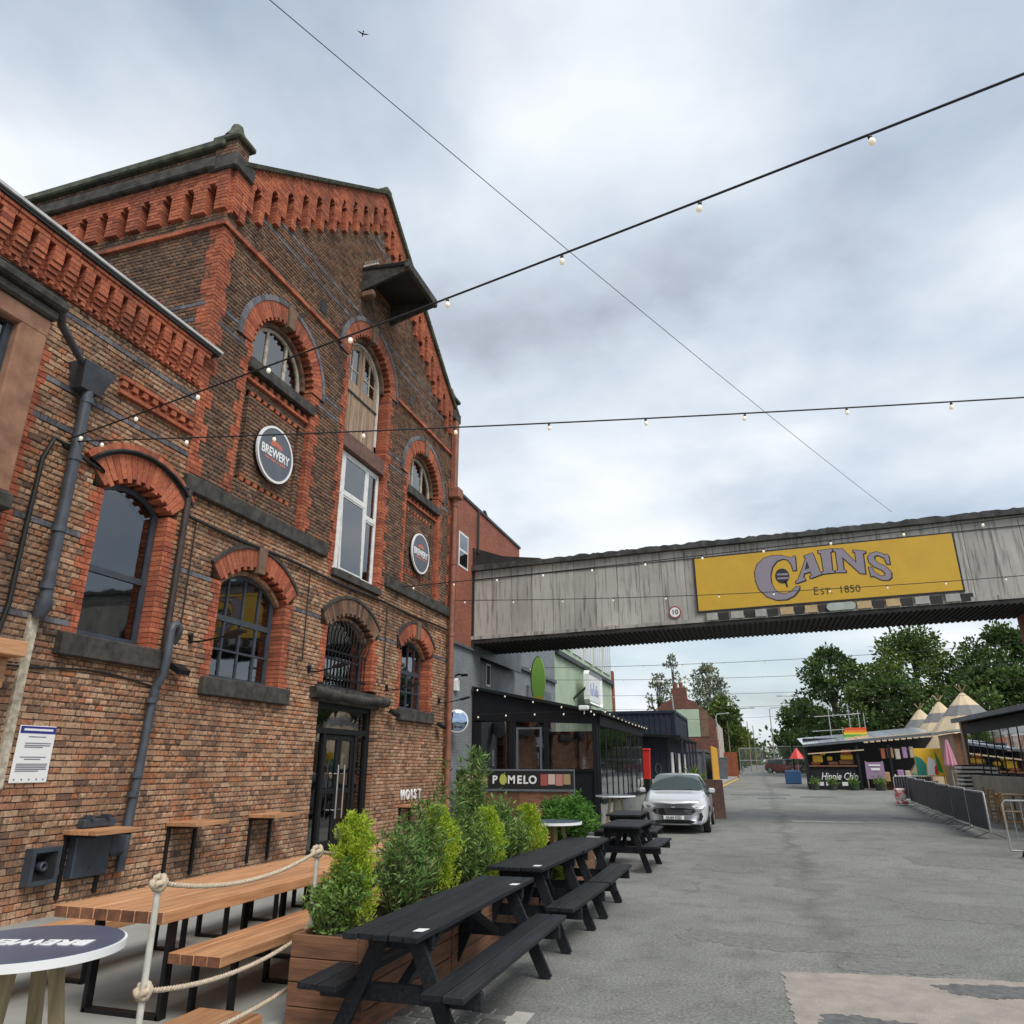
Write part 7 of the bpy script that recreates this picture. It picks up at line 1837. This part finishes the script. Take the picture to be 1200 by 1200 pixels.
# ---------------------------------------------------------------- containers, bins, fences on the left beyond the cafe
def corr_box(parent, name, x0, x1, y0, y1, z0, z1, mat, pitch=.28, dep=.04):
    m = MB(); m.box(x0 + dep, x1 - dep, y0 + dep, y1 - dep, z0, z1)
    m.build(name, mat, parent)
    rib = MB().prism([(-.07, 0), (.07, 0), (.045, -dep), (-.045, -dep)], 0, z1 - z0, lambda u, v, h: (u, v, h)).mesh('rib', mat)
    x = x0 + .2
    while x < x1 - .1:
        link('rib', rib, parent, (x, y0 + dep + .002, z0)); x += pitch
    y = y0 + .2
    while y < y1 - .1:
        o = link('rib', rib, parent, (x1 - dep - .002, y, z0), math.pi / 2); y += pitch
def frame_box(parent, x0, x1, y0, y1, z0, z1, mat):
    m = MB()
    for x in (x0, x1):
        for y in (y0, y1): m.cbox(x - .06, x + .06, y - .06, y + .06, z0, z1, .01)
    for z in (z0, z1):
        m.bar((x0, y0, z), (x1, y0, z), .12, .14); m.bar((x1, y0, z), (x1, y1, z), .12, .14)
    m.build('corner_frame', mat, parent)
ct = thing('navy_container', 'upper navy corrugated shipping container beyond the cafe', 'container')
corr_box(ct, 'shell', -7.4, -3.72, 39.5, 47, 3.2, 5.15 - .75, M['navy']); frame_box(ct, -7.4, -3.72, 39.5, 47, 3.2, 4.42, M['navy'])
ct = thing('navy_container', 'lower navy container cafe with flat canopy and striped windows', 'container')
corr_box(ct, 'shell', -7.2, -3.9, 37, 47, .35, 3.0, M['navy']); frame_box(ct, -7.2, -3.9, 37, 47, .4, 3.0, M['navy'])
MB().add([(-7.3, 36.3, 3.22), (-3.2, 36.3, 3.0), (-3.2, 47.2, 3.0), (-7.3, 47.2, 3.22), (-7.3, 36.3, 3.34), (-3.2, 36.3, 3.12), (-3.2, 47.2, 3.12), (-7.3, 47.2, 3.34)], [(0, 1, 2, 3), (4, 5, 6, 7), (0, 1, 5, 4), (1, 2, 6, 5), (2, 3, 7, 6), (3, 0, 4, 7)]).build('canopy', M['black_clad'], ct)
for i in range(5):
    MB().cbox(-3.86, -3.80, 37.6 + i * 1.8, 38.5 + i * 1.8, .9, 2.4, .01).build('window_panel', M['white'] if i % 2 == 0 else M['glass_dim'], ct)
    MB().cbox(-3.3, -3.2, 37.2 + i * 2.2, 37.3 + i * 2.2, .36, 3.0, .01).build('post', M['navy'], ct)
text('10', .8, M['grey_steel'], ct, (-4.6, 36.98, 1.6), '-y', -.02)
ct = thing('grey_container', 'grey steel container beside the yellow panels', 'container')
corr_box(ct, 'shell', -5.6, -3.05, 50.5, 57, .55, 3.25 - .55, M['grey_steel']); frame_box(ct, -5.6, -3.05, 50.5, 57, .6, 2.7, M['grey_steel'])
yf = thing('yellow_fence', 'bright yellow upright board fence beside the kerb', 'fence', (-2.55, 50.2, gz(50)))
for i in range(6): MB().cbox(-.05, .05, i * 1.15, 1.1 + i * 1.15, .0, 2.35 + random.uniform(-.12, .12), .01).build('board', flat('yellow_board_%d' % i, (.68 + .04 * (i % 2), .36, .03), .6), yf)
for i, (x, y, z1, m_, nm, lb_) in enumerate(((-2.6, 60.5, 1.95, 'grey_steel', 'waste_bin', 'large dark waste bin past the yellow fence'), (-4.72, 34.6, 2.45, 'red', 'red_cabinet', 'tall red cabinet at the far end of the black cafe'))):
    t = thing(nm, lb_, 'bin' if i == 0 else 'cabinet', (x, y, gz(y)))
    w_ = .62 if i == 0 else .26
    z0_ = .1 if i == 0 else .9
    MB().add([(-w_ * .85, -w_ * .85, z0_), (w_ * .85, -w_ * .85, z0_), (w_ * .85, w_ * .85, z0_), (-w_ * .85, w_ * .85, z0_), (-w_, -w_, z1 - .35), (w_, -w_, z1 - .35), (w_, w_, z1 - .35), (-w_, w_, z1 - .35)], [(0, 3, 2, 1), (4, 5, 6, 7), (0, 1, 5, 4), (1, 2, 6, 5), (2, 3, 7, 6), (3, 0, 4, 7)]).build('body', M[m_], t)
    MB().cbox(-w_ - .03, w_ + .03, -w_ - .03, w_ + .03, z1 - .35, z1 - .27, .02).build('lid', M[m_], t)
    if i == 1: MB().box(-w_ * .8, w_ * .8, -w_ * .8, w_ * .8, 0, .9).build('stand', M['black_metal'], t)
    else:
        for sx in (-1, 1): MB().lathe([(.08, -.03), (.08, .03)], 10, (sx * .4, 0, .08), axis='x').build('wheel', M['tyre'], t)
tag(MB().cbox(-2.9, -1.35, 66.5, 66.6, gz(66), 2.85, .02).build('rust_panel', M['rust']), 'rust-red steel panel left of the mesh gates', 'panel')
tag(MB().prism([(-6, 47), (-3.0, 47), (-2.35, 49), (-2.05, 53), (-1.6, 63), (-1.3, 70), (-6, 70)], 0, .14, lambda u, v, h: (u, v, h + gz(v))).build('kerb', M['concrete']), kind='structure')
tag(MB().prism([(-2.25, 48.5), (-2.1, 48.5), (-1.75, 56), (-1.3, 66), (-1.45, 66), (-1.9, 56)], .004, .008, lambda u, v, h: (u, v, h + gz(v))).build('painted_line', M['yellow']), kind='structure')
def mesh_gate(x0, x1, y, h, label, seed):
    t = thing('mesh_gate', label, 'gate', (x0, y, gz(y)), 0, 'mesh gates across the road')
    L = x1 - x0
    f = MB()
    for (a_, b_) in (((0, 0, .1), (0, 0, h)), ((L, 0, .1), (L, 0, h)), ((0, 0, .15), (L, 0, .15)), ((0, 0, h), (L, 0, h)), ((0, 0, h * .55), (L, 0, h * .55))): f.tube([a_, b_], .035, 6)
    f.build('frame', M['galv'], t)
    b = MB()
    for i in range(1, 26): b.tube([(L * i / 26, 0, .15), (L * i / 26, 0, h)], .009, 4, cap=False)
    b.build('bars', M['galv'], t)
    return t
mesh_gate(.75, 3.35, 76, 2.55, 'left leaf of the steel mesh gates across the road', 1)
mesh_gate(3.55, 6.0, 76, 2.55, 'right leaf of the steel mesh gates across the road', 2)
mesh_gate(-1.3, .6, 74.5, 2.4, 'short mesh fence panel beside the rust-red panel', 3)
tag(MB().cbox(3.4, 3.5, 75.9, 76.0, gz(76), gz(76) + 3.0, .01).build('gate_post', M['black_metal']), 'dark post between the two mesh gates', 'post')
make_car('parked_car', 'red car parked beyond the mesh gates', paintmat('red_paint', (.35, .05, .06)), (4.6, 81, gz(81)), R(60), False)
make_car('parked_car', 'white car parked beyond the mesh gates', paintmat('white_paint_car', (.6, .6, .6)), (2.2, 84, gz(84)), R(-70), False)
ab = thing('a_board', 'dark brown A-board standing behind the silver car', 'A-board', (-1.42, 26, gz(26)), R(12))
for s_ in (-1, 1): MB().add([(-.35, s_ * .2, 0), (.35, s_ * .2, 0), (.35, s_ * .04, 1.15), (-.35, s_ * .04, 1.15), (-.35, s_ * .2 - .03, 0), (.35, s_ * .2 - .03, 0), (.35, s_ * .04 - .03, 1.15), (-.35, s_ * .04 - .03, 1.15)], [(0, 1, 2, 3), (7, 6, 5, 4), (0, 4, 5, 1), (1, 5, 6, 2), (2, 6, 7, 3), (3, 7, 4, 0)]).build('board', M['brown_paint'], ab)
# potted palm behind the car
pp = thing('potted_palm', 'spiky potted palm behind the silver car', 'plant', (-2.3, 29.5, gz(29.5)))
MB().lathe([(.3, 0), (.36, .9)], 14).build('pot', M['grey_steel'], pp)
mb = MB(); rn4 = np.random.default_rng(77)
for k in range(60):
    a = rn4.uniform(0, 6.28); e = rn4.uniform(.15, 1.3); L = rn4.uniform(.6, .95)
    d = np.array([math.cos(a) * math.cos(e), math.sin(a) * math.cos(e), math.sin(e)]); s_ = np.array([-math.sin(a), math.cos(a), 0]) * .03
    b0 = np.array([0, 0, .9]); m1 = b0 + d * L * .55; t1 = b0 + d * L - np.array([0, 0, .18 * math.cos(e)])
    mb.add([b0 - s_ * .5, b0 + s_ * .5, m1 + s_, t1, m1 - s_], [(0, 1, 2, 3, 4)])
tag(mb.build('fronds', G['lime'], pp, fix=False), kind='stuff')
for i, (x, y, z) in enumerate(((-4.2, 34.2, 0), (-4.0, 35.4, 0))):
    t = thing('cafe_chair', ('white metal chair left of the silver car, nearer one', 'white metal chair left of the silver car, farther one')[i], 'chair', (x, y, gz(y)), R(30 * i), 'white chairs left of the car')
    MB().cbox(-.22, .22, -.22, .22, .44, .47, .01).build('seat', M['white_post'], t)
    for sx in (-1, 1):
        MB().tube([(sx * .2, -.2, 0), (sx * .2, -.2, .45)], .015, 6).build('leg', M['white_post'], t); MB().tube([(sx * .2, .2, 0), (sx * .2, .22, .9)], .015, 6).build('leg', M['white_post'], t)
    MB().cbox(-.2, .2, .19, .22, .65, .9, .01).build('backrest', M['white_post'], t)

# ---------------------------------------------------------------- brick house with chimney gable
hs_ = thing('brick_house', 'old brick house with stepped chimney gable and green panel', 'building')
HY = 60.0
poly = [(-9.5, .6), (-2.55, .6), (-2.55, 4.95), (-3.15, 5.7), (-4.1, 6.55), (-4.55, 6.75), (-4.62, 7.6), (-5.75, 7.6), (-5.85, 6.75), (-6.6, 6.35), (-7.9, 5.4), (-9.5, 4.6)]
MB().prism(poly, HY, HY + .4, lambda u, v, h: (u, h, v)).build('gable_wall', M['dark_brick'], hs_)
MB().box(-9.4, -2.6, HY + .4, HY + 12, .6, 4.7).build('wall', M['red_brick'], hs_)
MB().add([(-9.4, HY + .4, 4.7), (-5.2, HY + .4, 6.5), (-2.6, HY + .4, 4.9), (-9.4, HY + 12, 4.7), (-5.2, HY + 12, 6.5), (-2.6, HY + 12, 4.9)], [(0, 1, 4, 3), (1, 2, 5, 4)]).build('roof', M['slate'], hs_)
MB().box(-5.5, -3.75, HY - .03, HY, 3.9, 5.95).build('painted_panel', M['green_wall'], hs_)
MB().box(-3.72, -3.1, HY - .04, HY, 3.9, 5.85).build('render_strip', M['stone_key'], hs_)
for i in range(4): MB().tube([(-2.48, HY + .8 + i * 2.6, .7), (-2.48, HY + .8 + i * 2.6, 4.9)], .07, 6).build('downpipe', M['white_post'], hs_)
for i in range(3):
    for z in (2.0, 3.7):
        w_ = MB().box(-2.6, -2.54, HY + 1.5 + i * 2.8, HY + 2.5 + i * 2.8, z, z + 1.1).build('window', M['frame_white'], hs_)
        MB().box(-2.545, -2.53, HY + 1.6 + i * 2.8, HY + 2.4 + i * 2.8, z + .1, z + 1.0).build('pane', M['glass_dim'], w_)
MB().lathe([(.14, 7.6), (.17, 8.05)], 10, (-5.0, HY + .2, 0)).lathe([(.14, 7.6), (.17, 8.0)], 10, (-5.4, HY + .2, 0)).build('chimney_pots', M['pipe_terra'], hs_)
tag(MB().tube([(-4.35, 49.5, .5), (-4.75, 49.6, 6.2)], .05, 6).build('flag_pole', M['galv']), 'thin leaning pole before the brick house', 'pole')

# ---------------------------------------------------------------- street lamps beyond
def lamp_post(x, y, h, arm, label):
    t = thing('street_lamp', label, 'street lamp', (x, y, gz(y)), 0, 'street lamps along the far road')
    MB().tube([(0, 0, 0), (0, 0, h * .3), (0, 0, h - .2), (arm * .15, 0, h), (arm, 0, h + .05)], [.11, .08, .06, .05, .04], 8).build('column', M['galv'], t)
    MB().cbox(min(arm, arm * 1.35), max(arm, arm * 1.35), -.12, .12, h - .0, h + .12, .04).build('lantern', M['galv'], t)
lamp_post(5.6, 92, 8.2, -1.8, 'tall street lamp in front of the right-hand trees')
lamp_post(2.6, 108, 7.8, 1.9, 'street lamp near the middle of the far road')
lamp_post(-1.3, 86, 6.6, 1.4, 'street lamp beside the silvery trees')
lamp_post(-3.0, 72, 5.4, .9, 'shorter street lamp behind the brick house')
for i, (x, y, h) in enumerate(((-2.2, 78, 5.0), (-.4, 90, 5.4), (.2, 98, 5.2), (7.2, 88, 5.0), (6.6, 96, 5.0), (7.9, 80, 4.6))):
    tag(MB().tube([(0, 0, 0), (0, 0, h)], [.07, .05], 6).build('timber_pole', M['pale_wood'], None, (x, y, gz(y))), ('leftmost pale pole by the silvery trees', 'second pale pole from the brick house', 'pale pole nearest the far road on the left', 'pale pole left of the tipi tents', 'pale pole nearest the far road on the right', 'pale pole before the right-hand trees')[i], 'pole', 'pale poles beside the far road')

# ---------------------------------------------------------------- trees
TG = [leafmat('dark_tree_leaf', [(0, (.025, .05, .015)), (.5, (.05, .095, .025)), (1, (.09, .145, .04))], .22),
      leafmat('silver_poplar_leaf', [(0, (.10, .12, .09)), (.5, (.20, .23, .18)), (1, (.34, .37, .31))], .2),
      leafmat('yellow_green_leaf', [(0, (.05, .085, .02)), (.5, (.09, .145, .03)), (1, (.15, .20, .05))], .25)]
def hues(base, nm): return [leafmat(nm + str(i), [(0, tuple(x * .55 * k[j] for j, x in enumerate(base))), (.5, tuple(x * k[j] for j, x in enumerate(base))), (1, tuple(x * 1.5 * k[j] for j, x in enumerate(base)))], .25) for i, k in enumerate(((.75, .78, .8), (1.1, 1.1, 1.0), (1.55, 1.4, 1.1)))]
TV = [hues((.055, .10, .028), 'broadleaf_green'), hues((.19, .215, .165), 'poplar_silver'), hues((.085, .135, .032), 'yellow_green')]
M['bark'] = pbr('tree_bark', (.10, .075, .055), (.05, .038, .03), rough=.95, scale=4)
def tree(x, y, h, rx, label, seed, mat=0, nclump=150, leafn=70, size=.42, base=.12, group='trees at the far end of the street', col=False, name='tree'):
    rnd = np.random.default_rng(seed)
    t = thing(name, label, 'tree', (x, y, gz(min(y, 100)) - .1), 0, group)
    tr = MB().tube([(0, 0, 0), (.1, .05, h * .3), (-.05, .1, h * .6), (0, 0, h * .88)], [h * .03, h * .022, h * .013, .03], 8)
    cen = []
    for i in range(nclump):
        f = rnd.uniform(base, 1)
        pr_ = np.interp(f, [base, .25, .5, .75, .92, 1], [.45, .9, 1.0, .82, .45, .08]) if not col else np.interp(f, [base, .3, .7, 1], [.6, 1, .75, .05])
        a = rnd.uniform(0, 6.283); q = rnd.uniform(.35, 1.0) ** .6
        lump = 1 + .22 * math.sin(3 * a + seed) + .15 * math.sin(7 * f * 3 + seed * 2)
        cen.append((rx * pr_ * q * lump * math.cos(a), rx * pr_ * q * lump * math.sin(a), h * f))
    for i in range(14):
        c = cen[i * 7 % len(cen)]; z0 = max(h * .15, c[2] * .6)
        tr.tube([(0, 0, z0), (c[0] * .5, c[1] * .5, (z0 + c[2]) / 2 + .2), c], [h * .009, h * .006, .02], 5, cap=False)
    tr.build('trunk', M['bark'], t, fix=False)
    mb = MB()
    for c in cen:
        r_ = rx * rnd.uniform(.12, .27); k = int(leafn * rnd.uniform(.6, 1.1))
        pts = rnd.normal(0, 1, (k, 3)); pts /= np.linalg.norm(pts, axis=1, keepdims=True); pts *= r_ * rnd.uniform(.35, 1, (k, 1)) ** .6; pts[:, 2] *= .72 if not col else 1.7
        d = pts + rnd.normal(0, r_ * .5, (k, 3)) + np.array([0, 0, .1])
        leaves(mb, pts + np.array(c), d, size, .55, rnd, int(rnd.integers(0, 3)))
    tag(mb.build('crown', TV[mat], t, fix=False), kind='stuff')
    return t
tree(7.4, 72, 10.8, 3.6, 'dark leaning broadleaf tree left of the tipi tents', 1, 0, 170, 70, .36, .06)
tree(4.9, 82, 7.0, 2.6, 'lower dark tree at the edge of the far road', 2, 0, 120, 60, .38, .05)
tree(15.0, 76, 12.6, 5.0, 'largest rounded green tree behind the tipi tents', 3, 2, 240, 75, .40, .06)
tree(10.6, 66, 7.6, 3.6, 'bushy green tree behind the smallest tipi', 4, 0, 200, 75, .36, .04)
tree(21.6, 74, 12.2, 5.2, 'wide dark tree at the right edge above the shed', 5, 0, 230, 75, .40, .06)
tree(16.8, 60, 7.6, 4.2, 'dense dark tree behind the largest tipi', 6, 0, 220, 75, .38, .04)
tree(29, 72, 11, 5.0, 'dark tree behind the brick pier', 7, 0, 160, 70, .45, .06)
tree(-8.1, 88, 13.0, 1.7, 'slender silvery poplar behind the chimney', 8, 1, 44, 36, .34, .18)
tree(-10.2, 90, 12.0, 1.4, 'thin silvery poplar left of the chimney', 9, 1, 34, 34, .34, .18)
tree(-4.0, 84, 11.2, 2.7, 'broad silvery poplar right of the chimney gable', 10, 1, 120, 46, .34, .16)
tree(-2.7, 80, 7.4, 2.2, 'green tree below the broad silvery poplar', 11, 2, 140, 60, .36, .05)
for i, (x, y, h, r_) in enumerate(((-3.2, 98, 6.2, 2.8), (-3.2, 112, 6.0, 3.0), (-2.6, 128, 5.6, 3.2), (-2.0, 150, 5.8, 3.6))):
    tree(x, y, h, r_, ('nearest of the low trees along the left of the far road', 'second of the low trees along the left of the far road', 'third of the low trees along the left of the far road', 'farthest of the low trees along the left of the far road')[i], 20 + i, i % 2 * 2, 110, 50, .45, .05)
for i, (x, y, h, r_) in enumerate(((8.6, 108, 7.6, 3.6), (9.2, 130, 7.4, 4.2))):
    tree(x, y, h, r_, ('nearer round tree right of the far road', 'farther round tree right of the far road')[i], 30 + i, 0, 130, 55, .5, .05)
wd = MB(); rn5 = np.random.default_rng(5); st5 = MB()
for x in np.linspace(-70, 110, 60):
    k = 130; hh = rn5.uniform(4, 8)
    pts = rn5.normal(0, 1, (k, 3)) * np.array([2.2, 1.5, hh * .33]) + np.array([x + rn5.uniform(-1, 1), 190 + rn5.uniform(-8, 8), 1.3 + hh * .45])
    leaves(wd, pts, rn5.normal(0, 1, (k, 3)) + np.array([0, 0, .4]), 1.3, .6, rn5)
tag(wd.build('distant_wood', TG[0], None, fix=False), 'far-off dark tree line closing the view', 'wood', kind='stuff')

# ---------------------------------------------------------------- birds
def bird(loc, s_, label, fly=True):
    t = thing('bird', label, 'bird', loc, R(40))
    b = MB().lathe([(.001, -.16), (.025, -.12), (.05, -.02), (.045, .06), (.02, .12), (.028, .15), (.02, .18), (.001, .2)], 10, axis='y')
    if fly:
        for q in (-1, 1):
            b.add([(q * .03, .05, .02), (q * .03, -.05, .02), (q * .2, -.04, .10), (q * .24, .05, .11), (q * .42, -.08, .05), (q * .2, .07, .11)], [(0, 1, 2, 3), (3, 2, 4), (0, 3, 5)])
        b.add([(-.03, -.14, 0), (.03, -.14, 0), (.05, -.26, 0), (-.05, -.26, 0)], [(0, 1, 2, 3)])
    else:
        b.add([(-.03, -.12, 0), (.03, -.12, 0), (.03, -.3, -.05), (-.03, -.3, -.05)], [(0, 1, 2, 3)])
        b.tube([(.02, 0, -.04), (.02, 0, -.14)], .006, 4).tube([(-.02, 0, -.04), (-.02, 0, -.14)], .006, 4)
    o = b.build('body', M['tyre'], t); o.scale = (s_,) * 3
    return o
bird((-12.31, 18.68, 30), .62, 'dark bird flying high in the sky at the upper left', True)
o = bird((-8.65, 24.0, 10.68), 1.1, 'dark pigeon perched on the red brick block roof', False)
o.rotation_euler = (R(35), 0, 0)
